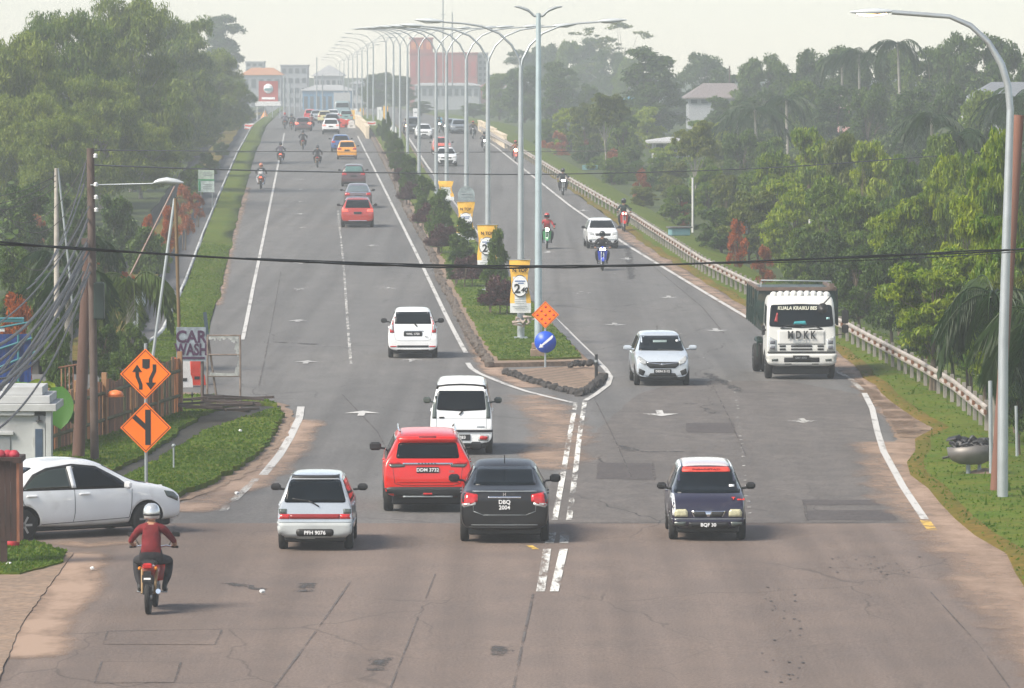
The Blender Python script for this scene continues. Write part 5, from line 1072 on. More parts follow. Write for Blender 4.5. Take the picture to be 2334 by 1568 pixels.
b.build('rubbish', mat('black_rubbish', (.016, .016, .018), .45, var=.5, bump=.6), o); MB().tube([(-.05, 0, -.2), (-.05, 0, .2)], .05, 8).build('leg', STEELD, o); MB().tube([(.2, .05, -.2), (.2, .05, .22)], .04, 8).build('leg', STEELD, o)
b = MB(); b.tube([(-.62, -.05, .33), (-.5, -.05, .36), (-.45, -.05, .42)], .03, 6); b.build('handle', BLK, o)
o = thing('sand_heap', G(2245, 1082, .05), 0, 'little heap of brown sand beside the rubbish tub', 'sand heap'); b = MB(); b.lathe([(.45, 0), (.3, .08), (.1, .14), (0, .15)], (0, 0, 0), 14); b.build('heap', SOIL, o)
TEAL = mat('teal_board', (.13, .26, .27), .6, var=.15)
p = at(1345, 384, 420); o = thing('green_board', p, 0, 'small teal-green board low beside the rust shrubs', 'sign'); MB().box((0, 0, 0), (1.25, .06, .55)).build('panel', TEAL, o); MB().tube([(.4, .05, 0), (.4, .05, -1.5)], .04, 6).build('leg', STEELD, o); MB().tube([(-.4, .05, 0), (-.4, .05, -1.5)], .04, 6).build('leg', STEELD, o)
p = at(1343, 352, 450); o = thing('grey_board', p, 0, 'grey-blue board above and behind the teal board', 'sign'); MB().box((0, 0, 0), (1.3, .06, .9)).build('panel', mat('greyblue_board', (.25, .30, .32), .6), o); MB().tube([(0, .05, 0), (0, .05, -2)], .05, 6).build('leg', STEELD, o)
p = at(1548, 528, 235); o = thing('culvert_head', p, .3, 'low teal concrete culvert head behind the guardrail', 'culvert'); MB().box((0, 0, 0), (.9, .5, .35), bev=.04).build('block', TEAL, o); MB().box((0, -.02, .2), (1.05, .6, .06)).build('slab', CONC, o)
# ---------------- far end of the road
def chevron(px, py, d, w, label):
    p = at(px, py, d); o = thing('chevron_sign', p, 0, label, 'road sign'); s_ = w*d/F
    MB().box((0, 0, 0), (s_, .06, s_*1.15)).build('panel', WHT, o); b = MB()
    for k in range(3): z = (k-1)*s_*.36; b.prism([(-s_*.44, z-.05*s_), (0, z-.14*s_), (s_*.44, z-.05*s_), (s_*.44, z+.12*s_), (0, z+.03*s_), (-s_*.44, z+.12*s_)], -.045, -.031)
    b.build('chevron', BR, o); MB().tube([(0, .06, 0), (0, .06, -1.6)], .06, 6).build('post', STEELD, o)
chevron(568, 294, 590, 22, 'red and white chevron board at the far left edge of the road'); chevron(847, 288, 585, 20, 'red and white chevron board at the far tip of the median')
p = at(896, 296, 540); o = thing('house_sign', p, 0, 'white house-shaped sign with dark rim on the far median', 'sign'); b = MB(); b.prism([(-.42, -.55), (.42, -.55), (.42, .25), (0, .62), (-.42, .25)], -.03, .03); b.build('rim', STEELD, o); b = MB(); b.prism([(-.32, -.47), (.32, -.47), (.32, .2), (0, .48), (-.32, .2)], -.05, -.031); b.build('face', WHT, o); MB().tube([(0, .05, -.4), (0, .05, -1.9)], .05, 6).build('post', STEELD, o)
for i, (px, py) in enumerate(((783, 290), (789, 289), (795, 290), (801, 292), (777, 288))): barrier(G(px, py), .9, .8, BR if i % 2 == 0 else BW, 'small far plastic barrier left of the cream parapet', 0, 'far red and white barriers before the median tip')
REDF = mat('red_facade', (.36, .07, .06), .6, var=.1, scale=.3); WF = mat('white_facade', (.42, .42, .42), .7, var=.1, scale=.3); GF = mat('grey_facade', (.33, .34, .36), .7, var=.12, scale=.3); ORF = mat('orange_roof', (.55, .22, .08), .8); PKR = mat('pinkish_roof', (.36, .27, .25), .8, var=.15, scale=.5); DKW = mat('dark_window', (.05, .06, .07), .3); BLF = mat('blue_sheet', (.08, .25, .42), .6)
def bldg(name, x0, x1, y0, y1, d, m, label, cat='building', dep=None, win=None, roof=None, rm=None, winm=None):
    a = at(x0, y1, d); b_ = at(x1, y0, d); w, h = b_.x-a.x, b_.z-a.z; dep = dep or w*.7
    o = thing(name, ((a.x+b_.x)/2, d, a.z), 0, label, cat); MB().box((0, dep/2, h/2-3.5), (w, dep, h+7)).build('wall', m, o)
    if win:
        nx, nz = win; mw = None
        for i in range(nx):
            for j in range(nz):
                q = link(bpy.data.objects.new('window', mw), o) if mw else None
                if not mw: q = MB().box((0, 0, 0), (w/nx*.6, .2, h/nz*.5)).build('window', winm or DKW, o); mw = q.data
                q.location = (-w/2+w*(i+.5)/nx, -.02, h*(j+.5)/nz)
    if roof:
        b = MB(); e = .5; hh = roof
        b.add([(-w/2-e, -e, h), (w/2+e, -e, h), (w/2+e, dep+e, h), (-w/2-e, dep+e, h), (-w/2+dep*.2, dep/2, h+hh), (w/2-dep*.2, dep/2, h+hh), (-w/2-e, -e, h-.15), (w/2+e, -e, h-.15), (w/2+e, dep+e, h-.15), (-w/2-e, dep+e, h-.15)], [(0, 1, 5, 4), (1, 2, 5), (2, 3, 4, 5), (3, 0, 4), (6, 7, 1, 0), (7, 8, 2, 1), (8, 9, 3, 2), (9, 6, 0, 3), (9, 8, 7, 6)]); b.build('roof', rm or PKR, o)
    else: MB().box((0, dep/2, h+.12), (w+.4, dep+.4, .3)).build('parapet', m, o)
    return o
bldg('red_building', 934, 1088, 122, 192, 1240, REDF, 'large red warehouse wall in the haze behind the lamp row', dep=16, win=(9, 1), winm=mat('red_panel', (.42, .045, .04), .6))
bldg('red_building', 934, 985, 88, 121, 1245, REDF, 'higher left part of the red warehouse', dep=12, win=(3, 1), winm=mat('orange_panel', (.6, .2, .06), .6))
bldg('white_block', 1089, 1112, 122, 190, 1245, WF, 'narrow white storeyed block at the right end of the red warehouse', dep=8, win=(2, 5))
bldg('low_building', 945, 1092, 194, 226, 1180, GF, 'long low grey-white building below the red warehouse', dep=8, win=(10, 1), roof=.5, rm=WF)
bldg('low_building', 1096, 1150, 196, 222, 1190, REDF, 'small red-roofed building right of the red warehouse', dep=8, win=(3, 1), roof=.8, rm=REDF)
bldg('house', 1570, 1712, 222, 240, 600, GF, 'long low house with dull roof among the hazy trees', dep=9, win=(6, 1), roof=1.6, rm=mat('dull_roof', (.20, .17, .17), .8))
bldg('house', 1868, 1938, 240, 268, 480, mat('pink_wall', (.62, .36, .34), .8), 'low pink-walled house glimpsed above the belt', dep=6, win=(3, 1), roof=.5)
bldg('house', 2215, 2420, 238, 290, 380, WF, 'house with broad grey roof behind the big lamp post', dep=9, win=(4, 1), roof=1.6, rm=mat('grey_roof', (.16, .17, .19), .7))
bldg('house', 1490, 1572, 322, 350, 420, WF, 'white wall and pale roof showing below the flat-topped tree', dep=6, win=(3, 1), roof=.3, rm=WF)
bldg('house', 1420, 1465, 232, 262, 620, BLF, 'small house with blue roof left of the tall dark tree', dep=6, win=(2, 1), roof=.8, rm=BLF)
bldg('house', 1405, 1450, 262, 285, 560, REDF, 'little red-roofed hut left of the tall dark tree', dep=5, win=(2, 1), roof=.5, rm=REDF)
bldg('shop_building', 552, 640, 170, 292, 1220, GF, 'grey shop block with orange roof beyond the left trees', dep=10, win=(5, 3), roof=1.6, rm=ORF)
bldg('shop_building', 640, 700, 150, 262, 1250, GF, 'faint tall grey block left of the road axis', dep=12, win=(4, 5))
bldg('white_hall', 716, 780, 172, 262, 1150, WF, 'white-roofed hall at the end of the road', dep=14, win=(5, 2), roof=2.2, rm=WF)
bldg('blue_hall', 690, 800, 205, 262, 1050, BLF, 'long pale blue hall front at the end of the road', dep=12, win=(8, 1), roof=1, rm=WF)
bldg('shop_building', 800, 870, 190, 262, 1100, WF, 'white shop row behind the far lamp posts', dep=12, win=(6, 2), roof=1.0, rm=GF)
bldg('shop_building', 560, 600, 142, 200, 1310, WF, 'very faint pale block above the orange roof', dep=12, win=(3, 5))
# red totem and canopy of the roadside station
p = at(612, 292, 740); k = 740/F; o = thing('station_totem', p, 0, 'red totem sign with white emblem above a white canopy band', 'sign')
q = MB().box((0, 0, 84*k), (44*k, .5, 46*k)).build('panel', REDF, o)
b = MB(); b.lathe([(11*k, -.3), (11*k, -.26)], (0, 0, 90*k), 20, axis='Y'); b.build('emblem', WHT, q); b = MB(); b.box((0, -.34, 88*k), (18*k, .05, 5*k)); b.build('emblem_band', TEAL, q); b = MB(); b.box((0, -.3, 68*k), (30*k, .06, 5*k)); b.build('lettering_bar', WHT, q)
MB().box((0, 0, 56*k), (58*k, 3, 10*k)).build('canopy', WHT, o)
for x in (-26, -9, 9, 26): MB().box((x*k, 0, 26*k), (1.6*k, .3, 52*k)).build('post', WHT, o)
for i in range(13): MB().box(((-27+i*4.5)*k, -1, 16*k), (.7*k, .1, 30*k)).build('fence_bar', GF, o)
o = thing('orange_tent', at(604, 285, 760), 0, 'small orange tent under the white canopy', 'tent'); b = MB(); b.lathe([(.0, 0), (.75, 0), (.7, .9), (0, 2.2)], (0, 0, 0), 4); b.build('canvas', mat('orange_canvas', (.75, .3, .08), .7), o); MB().box((0, -.6, .3), (.5, .1, .8)).build('flap', WHT, o)
for px, py, w, h, d, m, lb in ((947, 262, 11, 30, 640, WHT, 'tall narrow white sign left of the fifth lamp pole'), (999, 276, 17, 17, 560, mat('cyan_sign', (.12, .38, .52), .5), 'small cyan sign panel behind the white sedan'), (702, 262, 12, 30, 900, GF, 'grey sign in the haze at the road end')):
    p = at(px, py, d); o = thing('roadside_sign', p, 0, lb, 'sign'); k = d/F; MB().box((0, 0, 0), (w*k, .08, h*k)).build('panel', m, o); MB().box((0, -.06, h*k*.2), (w*k*.6, .04, h*k*.08)).build('print_bar', STEELD, o); MB().tube([(0, .06, 0), (0, .06, -3)], .06, 6).build('post', STEELD, o)
for i, (px, py, d) in enumerate(((802, 268, 700), (808, 264, 740), (815, 272, 680), (822, 262, 760), (862, 262, 660), (868, 270, 640), (876, 262, 600), (795, 262, 800))):
    p = at(px, py, d); o = thing('feather_flag', p, 0, 'faint upright promotional flag on the far median', 'flag', 'upright flags on the far median'); MB().box((.15, 0, 0), (.55, .04, 2.0)).build('cloth', [YELB, WHT, WB][i % 3], o); MB().tube([(-.15, 0, 1.1), (-.15, 0, -2)], .03, 5).build('rod', STEELD, o)
for px, y0, y1, lb in ((1010, 60, -60, 'tall thin radio mast above the red warehouse'), (1031, 62, 28, 'short thin mast right of the radio mast')):
    a = at(px, 120, 950); b_ = at(px, max(y1, -25), 950); o = thing('radio_mast', a, 0, lb, 'mast'); MB().tube([(0, 0, -6), (0, 0, (b_-a).z)], .12, 5).build('shaft', STEELD, o); MB().box((0, 0, (b_-a).z*.6), (.9, .12, .12)).build('cross_arm', STEELD, o)
for i, (px, y0, y1, d) in enumerate(((648, 290, 175, 620), (660, 280, 190, 700), (672, 270, 200, 800), (735, 262, 170, 900), (684, 265, 205, 950), (722, 260, 130, 1000))):
    pole('far_pole', (px, y0), (px, y1), d, .12, .10, STEELD, 'faint pole in the haze near the end of the road', 'pole')[0]['group'] = 'faint poles at the end of the road'
pole('far_pole', (1663, 190), (1663, 150), 620, .09, .08, DKP, 'dark bare pole among the hazy trees right of the round-crowned tree', 'pole')
pole('roadside_post', (953, 240), (953, 228), 700, .08, .07, WHT, 'tiny white post beside the narrow white sign', 'post')
# ------------------------------------------------------------ vehicles
def paint(name, col, rough=.3, metal=.0, coat=.8): return mat(name, col, rough, metal, .05, 1.5, coat=coat, dirt=((.16, .14, .12), 2.2, .60, .22))
def subsurf(ob, lv=2):
    md = ob.modifiers.new('s', 'SUBSURF'); md.levels = lv; md.render_levels = lv
    dg = bpy.context.evaluated_depsgraph_get(); me = bpy.data.meshes.new_from_object(ob.evaluated_get(dg)); ob.modifiers.clear(); ob.data = me; return me
HATCH = [(-.5, .28, .30, .93, .36, .90), (-.492, .25, .38, .98, .47, .94), (-.478, .24, .58, .975, .66, .90), (-.46, .24, .60, .975, .80, .82), (-.415, .24, .60, .975, .965, .72), (-.3, .22, .60, .985, .995, .70), (-.05, .2, .60, 1, 1, .70), (.08, .2, .60, 1, .985, .70), (.15, .2, .60, .99, .93, .71), (.29, .22, .63, .98, .67, .80), (.35, .22, .61, .97, .65, .82), (.44, .24, .55, .95, .59, .84), (.487, .26, .46, .92, .51, .88), (.5, .3, .36, .88, .40, .85)]
VAN = [(-.5, .30, .28, .95, .34, .92), (-.492, .27, .38, .98, .46, .95), (-.482, .26, .54, .98, .62, .92), (-.47, .26, .56, .98, .78, .86), (-.44, .26, .56, .98, .97, .78), (-.3, .24, .56, .985, .995, .77), (0, .22, .56, 1, 1, .77), (.17, .22, .56, 1, .985, .77), (.24, .22, .56, .99, .93, .78), (.40, .24, .58, .98, .60, .86), (.46, .26, .50, .96, .53, .88), (.49, .28, .42, .93, .46, .88), (.5, .32, .34, .9, .38, .86)]
SEDAN = [(-.5, .32, .50, .86, .56, .80), (-.488, .27, .60, .95, .655, .86), (-.46, .25, .63, .97, .69, .85), (-.36, .24, .64, .98, .715, .80), (-.27, .23, .64, .985, .86, .72), (-.19, .22, .64, .99, .965, .67), (-.06, .2, .64, 1, 1, .67), (.06, .2, .64, 1, .985, .68), (.13, .2, .64, .99, .92, .69), (.26, .22, .64, .98, .685, .78), (.34, .22, .62, .97, .66, .81), (.44, .24, .56, .95, .60, .84), (.487, .26, .47, .91, .52, .86), (.5, .3, .36, .85, .40, .82)]
SUV = [(-.5, .36, .36, .92, .42, .90), (-.492, .32, .48, .97, .56, .94), (-.478, .31, .62, .975, .68, .90), (-.45, .30, .64, .975, .80, .80), (-.39, .30, .64, .98, .955, .70), (-.28, .28, .64, .99, .99, .69), (-.05, .27, .64, 1, 1, .70), (.08, .27, .64, 1, .985, .70), (.15, .27, .64, .99, .93, .71), (.29, .28, .67, .98, .70, .81), (.36, .28, .66, .97, .69, .84), (.46, .30, .60, .95, .64, .86), (.488, .32, .50, .93, .56, .90), (.5, .36, .40, .9, .44, .87)]
CABP = [(-.5, .55, .45, .97, .97, .93), (-.47, .5, .45, .99, .99, .94), (0, .45, .45, 1, 1, .95), (.2, .42, .45, 1, .99, .95), (.3, .42, .45, 1, .965, .95), (.40, .42, .45, .99, .80, .95), (.46, .42, .42, .985, .55, .95), (.485, .42, .3, .98, .44, .96), (.5, .44, .28, .96, .36, .94)]
class Car:
    def __init__(s, L, W, H, prof, pm, label, name='car', cat='car', wr=.29, ax=(-.33, .33), arch=True, lv=2, scale_top=1.):
        s.L, s.W, s.H = L, W, H; s.o = thing(name, (0, 0, 0), 0, label, cat); s.pm = pm; s.wr = wr
        rings = []
        for (y, zb, zt, wb, zr, w2) in prof:
            w, b, r, t = wb*W/2, zt*H, zr*H, w2*W/2; q = max(r-b, .02)
            rings.append([(0, y*L, zb), (.8*w, y*L, zb), (.975*w, y*L, zb+.09), (w, y*L, zb+(b-zb)*.55), (w*.985, y*L, b-.02), (t+(w-t)*.42, y*L, b+q*.42), (t*1.0, y*L, r-min(.07, q*.3)), (t*.86, y*L, r-.005), (t*.4, y*L, r+.008), (0, y*L, r+.012)])
        V, Fs = [], []; k = len(rings[0]); n = 2*k-2
        for rg in rings: V += rg+[(-x, y, z) for x, y, z in rg[-2:0:-1]]
        for i in range(len(rings)-1):
            for j in range(n): Fs.append((i*n+j, i*n+(j+1) % n, (i+1)*n+(j+1) % n, (i+1)*n+j))
        for e, base in ((0, 0), (1, (len(rings)-1)*n)):
            for i in range(k-1):
                a, b_, c, d = base+i, base+i+1, base+(n-i-1) % n, base+(n-i) % n
                f = [a, b_, c, d] if i else [a, b_, c]
                if i == k-2: f = [a, b_, d]
                Fs.append(tuple(f[::-1] if e else f))
        mb = MB(); mb.add(V, Fs, 0, True); body = mb.build('body', pm, s.o); me = subsurf(body, lv)
        co = np.zeros(len(me.vertices)*3, np.float32); me.vertices.foreach_get('co', co); co = co.reshape(-1, 3)
        co[:, 0] *= W/(co[:, 0].max()-co[:, 0].min()); co[:, 1] *= L/(co[:, 1].max()-co[:, 1].min()); z0, z1 = co[:, 2].min(), co[:, 2].max(); co[:, 2] = z0+(co[:, 2]-z0)*(H-z0)/(z1-z0)
        me.vertices.foreach_set('co', co.ravel()); me.update()
        if not me.materials: me.materials.append(pm)
        dg = bpy.context.evaluated_depsgraph_get(); dg.update()
        s.bvh = BVHTree.FromPolygons([v.co.copy() for v in me.vertices], [tuple(p.vertices) for p in me.polygons]); s.body = body
        if arch:
            me.materials.append(BLACKP)
            for f in ax:
                for sx in (-1, 1):
                    cb = MB(); cb.lathe([(wr+.055, -.16), (wr+.055, .16)], (sx*(W/2-.10), f*L, wr), 24, axis='X', m=0); c = cb.build('c', BLACKP, None)
                    md = body.modifiers.new('b', 'BOOLEAN'); md.object = c; md.operation = 'DIFFERENCE'; md.solver = 'EXACT'; md.material_mode = 'TRANSFER'
                    dg = bpy.context.evaluated_depsgraph_get(); m2 = bpy.data.meshes.new_from_object(body.evaluated_get(dg)); body.modifiers.clear()
                    if len(m2.polygons) > 100: body.data = m2
                    bpy.data.objects.remove(c)
        b = MB(); b.box((0, 0, .26), (W*.8, L*.9, .2), bev=.03); b.build('underbody_light_block', BLACKP, s.o)  # plain black box added under the body to block light
        t = MB(); w = .165 if wr < .32 else .2
        t.lathe([(wr*.62, -w/2), (wr*.9, -w/2), (wr, -w/2+.03), (wr, w/2-.03), (wr*.9, w/2), (wr*.62, w/2)], (0, 0, 0), 24, axis='X'); tw = t.build('wheel', RUBBER, None)
        r = MB(); r.lathe([(wr*.63, -w*.4), (wr*.63, w*.42), (wr*.56, w*.46)], (0, 0, 0), 20, axis='X', m=1)
        for i in range(6): a = i*PI/3; r.box((w*.45, math.cos(a)*wr*.3, math.sin(a)*wr*.3), (.02, wr*.55, wr*.14), rx=a, m=0)
        r.lathe([(wr*.14, w*.3), (wr*.12, w*.5)], (0, 0, 0), 10, axis='X'); rm = r.build('rim', [ALLOY, BLK], None); wm, rmm = tw.data, rm.data; bpy.data.objects.remove(tw); bpy.data.objects.remove(rm)
        for f in ax:
            for sx in (-1, 1):
                q = link(bpy.data.objects.new('wheel', wm), s.o); q.location = (sx*(W/2-w/2-.015), f*L, wr); q.rotation_euler = (0, 0, 0 if sx > 0 else PI); link(bpy.data.objects.new('rim', rmm), q)
    def hit(s, side, a, b):
        if side == 'rear': o, d = Vector((a, -s.L, b)), Vector((0, 1, 0))
        elif side == 'front': o, d = Vector((a, s.L, b)), Vector((0, -1, 0))
        elif side == 'left': o, d = Vector((-s.W, a, b)), Vector((1, 0, 0))
        elif side == 'right': o, d = Vector((s.W, a, b)), Vector((-1, 0, 0))
        else: o, d = Vector((a, b, s.H*2)), Vector((0, 0, -1))
        h, n, i, _ = s.bvh.ray_cast(o, d)
        if h is None: h, n, i, _ = s.bvh.find_nearest(o+d*(s.L*.5 if side in ('rear', 'front') else s.W*.5))
        if n.dot(d) > 0: n = -n
        return h, n, d
    def feat(s, name, poly, m, side='rear', off=.008, mir=False, rnd_=.25, parent=None, step=.07):
        for k in ((0, 1) if mir else (0,)):
            P = [(-a if k else a, b) for a, b in poly] if side not in ('left', 'right') else poly
            sd_ = side if not (mir and k and side == 'right') else 'left'
            if rnd_:
                Q = []; n = len(P)
                for i in range(n):
                    p0, p1, p2 = Vector(P[i-1]), Vector(P[i]), Vector(P[(i+1) % n]); r = rnd_*min((p1-p0).length, (p2-p1).length)*.5; a = p1+(p0-p1).normalized()*r; c = p1+(p2-p1).normalized()*r
                    Q += [a, a*.25+p1*.5+c*.25, c]
                P = [tuple(q) for q in Q]
            bm = bmesh.new(); vs = [bm.verts.new((a, b, 0)) for a, b in P]; bm.faces.new(vs)
            for ax in (0, 1):
                c = [p[ax] for p in P]; lo, hi = min(c), max(c); cnt = int((hi-lo)/step)
                for i in range(1, cnt+1):
                    co = [0, 0, 0]; no = [0, 0, 0]; co[ax] = lo+(hi-lo)*i/(cnt+1); no[ax] = 1
                    bmesh.ops.bisect_plane(bm, geom=bm.verts[:]+bm.edges[:]+bm.faces[:], plane_co=co, plane_no=no, dist=1e-5)
            bmesh.ops.triangulate(bm, faces=bm.faces[:])
            inner = {}
            for v in bm.verts:
                h, n, d = s.hit(sd_, v.co.x, v.co.y); v.co = h+n*off*.6-d*off*.6
            be = [e for e in bm.edges if e.is_boundary]; r = bmesh.ops.extrude_edge_only(bm, edges=be)
            for v in [x for x in r['geom'] if isinstance(x, bmesh.types.BMVert)]:
                h, n, i, _ = s.bvh.find_nearest(v.co); v.co = h-(v.co-h).normalized()*.004 if (v.co-h).length > 1e-5 else v.co
            bmesh.ops.recalc_face_normals(bm, faces=bm.faces[:])
            me = bpy.data.meshes.new(name); bm.to_mesh(me); bm.free(); me.materials.append(m)
            for p in me.polygons: p.use_smooth = len(me.polygons) > 6
            o = link(bpy.data.objects.new(name, me), parent or s.o)
        return o
    def rect(s, name, x0, x1, z0, z1, m, **k): return s.feat(name, [(x0, z0), (x1, z0), (x1, z1), (x0, z1)], m, **k)
    def mirrors(s, z, y, m, w=.19, h=.13, out=.02):
        for sx in (-1, 1):
            b = MB(); b.box((sx*(s.W/2+w/2+out), y, z), (w, .10, h), bev=.04); b.tube([(sx*(s.W/2-.06), y+.02, z-.05), (sx*(s.W/2+.08), y, z-.03)], .025, 6); b.build('mirror', m, s.o)
    def plate(s, txt, z, size=.085, side=-1, w=.44, h=.12, x=0, two=None, panel=True, yo=0.):
        sd_ = 'rear' if side < 0 else 'front'; hp, n, d = s.hit(sd_, x, z); y = hp.y+side*(.014+yo)
        if panel: q = MB().box((x, y, z), (w, .02, h), bev=.008).build('number_plate', BLK, s.o)
        else: q = s.o
        if two: put_text('plate_text', txt, size, WHT, q, (x, y+side*.014, z+size*.5), side, .002); put_text('plate_text', two, size, WHT, q, (x, y+side*.014, z-size*.48), side, .002)
        else: put_text('plate_text', txt, size, WHT, q, (x, y+side*.014, z), side, .002, sx=1.05)
    def sides(s, y0=-.40, y1=.19, belt=.63, top=.93, mid=-.08, slant0=.05, slant1=.12, panels=True):
        L, H = s.L, s.H; zb, zt = belt*H, top*H; m0 = mid*L
        s.feat('side_window', [(y0*L, zb), (m0-.04, zb), (m0-.03, zt), ((y0+slant0)*L, zt)], GLASS, 'right', mir=True, rnd_=.2, off=.006)
        s.feat('side_window', [(m0+.04, zb), (y1*L, zb), ((y1-slant1)*L, zt), (m0+.04, zt)], GLASS, 'right', mir=True, rnd_=.15, off=.006)
        if panels:
            s.feat('door_handle', [((mid-.07)*L, belt*H-.09), ((mid-.02)*L, belt*H-.09), ((mid-.02)*L, belt*H-.06), ((mid-.07)*L, belt*H-.06)], s.pm, 'right', mir=True, off=.025, rnd_=.5)
            s.feat('door_handle', [((mid-.24)*L, belt*H-.09), ((mid-.19)*L, belt*H-.09), ((mid-.19)*L, belt*H-.06), ((mid-.24)*L, belt*H-.06)], s.pm, 'right', mir=True, off=.025, rnd_=.5)
    def seam(s, pts, side='right', w=.010, mir=True, m=None):
        for (a, b), (c, d) in zip(pts, pts[1:]):
            t = Vector((c-a, d-b)); n = Vector((-t.y, t.x)).normalized()*w/2
            s.feat('seam', [(a-n.x, b-n.y), (c-n.x, d-n.y), (c+n.x, d+n.y), (a+n.x, b+n.y)], m or BLACKP, side, off=.004, mir=mir, rnd_=0, step=.15)
    def put(s, px, py, yaw, axle=None, at_rear=True):
        p = G(px, py); off = (s.L*.33+.1) if axle is None else axle
        # the pixel names the ground under the nearer axle
        f = Vector((-math.sin(yaw), math.cos(yaw), 0)); sgn = 1 if at_rear else -1
        c = p+f*off*sgn; s.o.location = (c.x, c.y, zz(c.y)); gr = (zz(c.y+1)-zz(c.y-1))/2
        s.o.rotation_euler = (math.atan(gr)*math.cos(yaw), 0, yaw); return s
def wiper(c, pts, side='rear', w=.022, m=None):
    for (a, b), (e, f) in zip(pts, pts[1:]):
        t = Vector((e-a, f-b)); n = Vector((-t.y, t.x)).normalized()*w/2; c.feat('wiper', [(a-n.x, b-n.y), (e-n.x, f-n.y), (e+n.x, f+n.y), (a+n.x, b+n.y)], m or BLK, side, off=.022, rnd_=0)
PW = paint('paint_white', (.74, .75, .75)); PS = paint('paint_silver', (.42, .45, .48), .3, .35); PR = paint('paint_red', (.56, .010, .004), coat=.5); PB = paint('paint_black', (.005, .005, .006), .35, coat=.15); PN = paint('paint_navy', (.011, .009, .026), coat=.5); PSB = paint('paint_silver_blue', (.52, .57, .62), .3, .3)
SMK = mat('smoked_lens', (.07, .085, .075), .2, coat=.5); BANR = mat('sunstrip_red', (.70, .06, .04), .5, var=.25, scale=14)
# 1 old white hatch
c = Car(3.36, 1.405, 1.41, HATCH, PS, 'old silver-white three-door hatchback with a full-width red tail strip, rear view', wr=.27)
c.feat('rear_window', [(-.575, .90), (.575, .90), (.46, 1.31), (-.46, 1.31)], GLASS, rnd_=.25); c.rect('spoiler', -.50, .50, 1.335, 1.365, BLK, off=.03)
c.rect('tail_strip', -.46, .46, .60, .69, mat('dark_red_strip', (.22, .008, .008), .3, coat=.4), rnd_=.1); c.rect('tail_light', .465, .685, .60, .69, REDL, mir=True, rnd_=.1); c.rect('reverse_light', .52, .665, .695, .785, SMK, mir=True)
c.rect('bumper', -.70, .70, .275, .53, mat('grey_bumper', (.36, .38, .38), .5), off=.03, rnd_=.12); c.rect('bumper_line', -.66, .66, .535, .55, STEELD, off=.01, rnd_=0); c.feat('plate_recess', [(-.34, .285), (.34, .285), (.35, .42), (-.35, .42)], BLK, off=.034, rnd_=.8)
c.plate('PFH 9076', .35, .095, panel=False, x=.0, yo=.05); wiper(c, [(.07, .83), (-.02, .885), (-.12, .93), (-.42, .97)]); c.sides(mid=-.06); c.mirrors(1.03, .55, BLACKP); c.rect('exhaust_shield', -.35, .0, .225, .245, STEEL, off=.02, rnd_=0)
c.seam([(-.06*3.36, .3), (-.06*3.36, .86)]); c.seam([(-.66, .80), (-.58, 1.0), (-.50, 1.32)], 'rear', .008, False, STEELD); c.seam([(.66, .80), (.58, 1.0), (.50, 1.32)], 'rear', .008, False, STEELD); c.put(720, 1252, .0)
# 2 red suv
c = Car(4.33, 1.80, 1.61, SUV, PR, 'bright red compact SUV with a chrome tail bar, rear view', wr=.34)
c.feat('rear_window', [(-.64, 1.10), (.64, 1.10), (.585, 1.40), (-.585, 1.40)], GLASS, rnd_=.3); c.feat('spoiler', [(-.60, 1.43), (.60, 1.43), (.57, 1.50), (-.57, 1.50)], PR, off=.09, rnd_=.4); c.rect('brake_light_slot', -.17, .17, 1.455, 1.475, mat('dark_red_slot', (.15, .005, .005), .4), off=.10, rnd_=0)
c.feat('tail_light', [(.46, .985), (.78, .985), (.81, 1.03), (.60, 1.04)], REDL, mir=True); c.feat('tail_light_lower', [(.46, .93), (.74, .92), (.80, .98), (.46, .98)], SMK, mir=True); c.rect('chrome_bar', -.50, .50, .978, 1.012, CHROME, off=.02, rnd_=.2)
for i in range(6): c.rect('bar_letter', -.19+i*.065, -.16+i*.065, .984, 1.006, BLK, off=.024, rnd_=0)
c.plate('DDM 3732', .87, .095, x=0, w=.45); put_text('badge', 'X50', .06, CHROME, c.o, (.48, -2.20, .84), -1, .002)
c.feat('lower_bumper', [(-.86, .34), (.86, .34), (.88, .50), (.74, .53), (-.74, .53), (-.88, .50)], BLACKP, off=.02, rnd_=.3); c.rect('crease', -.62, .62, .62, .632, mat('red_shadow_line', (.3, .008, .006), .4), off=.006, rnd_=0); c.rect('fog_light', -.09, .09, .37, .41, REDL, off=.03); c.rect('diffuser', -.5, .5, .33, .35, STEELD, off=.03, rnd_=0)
c.sides(belt=.655, top=.92, mid=-.06); c.mirrors(1.16, .75, BLACKP, .24, .17); b = MB()
for sx in (-1, 1): MB().tube([(sx*.55, -1.45, 1.60), (sx*.58, -1.2, 1.635), (sx*.58, .2, 1.645), (sx*.55, .5, 1.59)], .018, 6).build('roof_rail', CHROME, c.o)
for sx in (-1, 1): c.feat('wheel_arch_trim', [(-1.9, .36), (-1.0, .36), (-1.0, .6), (-1.12, .72), (-1.43, .78), (-1.74, .72), (-1.9, .58)] if 0 else [(-2.0, .34), (-1.86, .34), (-1.82, .5), (-1.98, .5)], BLACKP, 'right' if sx > 0 else 'left', off=.006)
c.seam([(-.70, .92), (-.66, .60), (-.5, .56), (.5, .56), (.66, .60), (.70, .92)], 'rear', .008, False, BLACKP); c.put(974, 1164, .03)
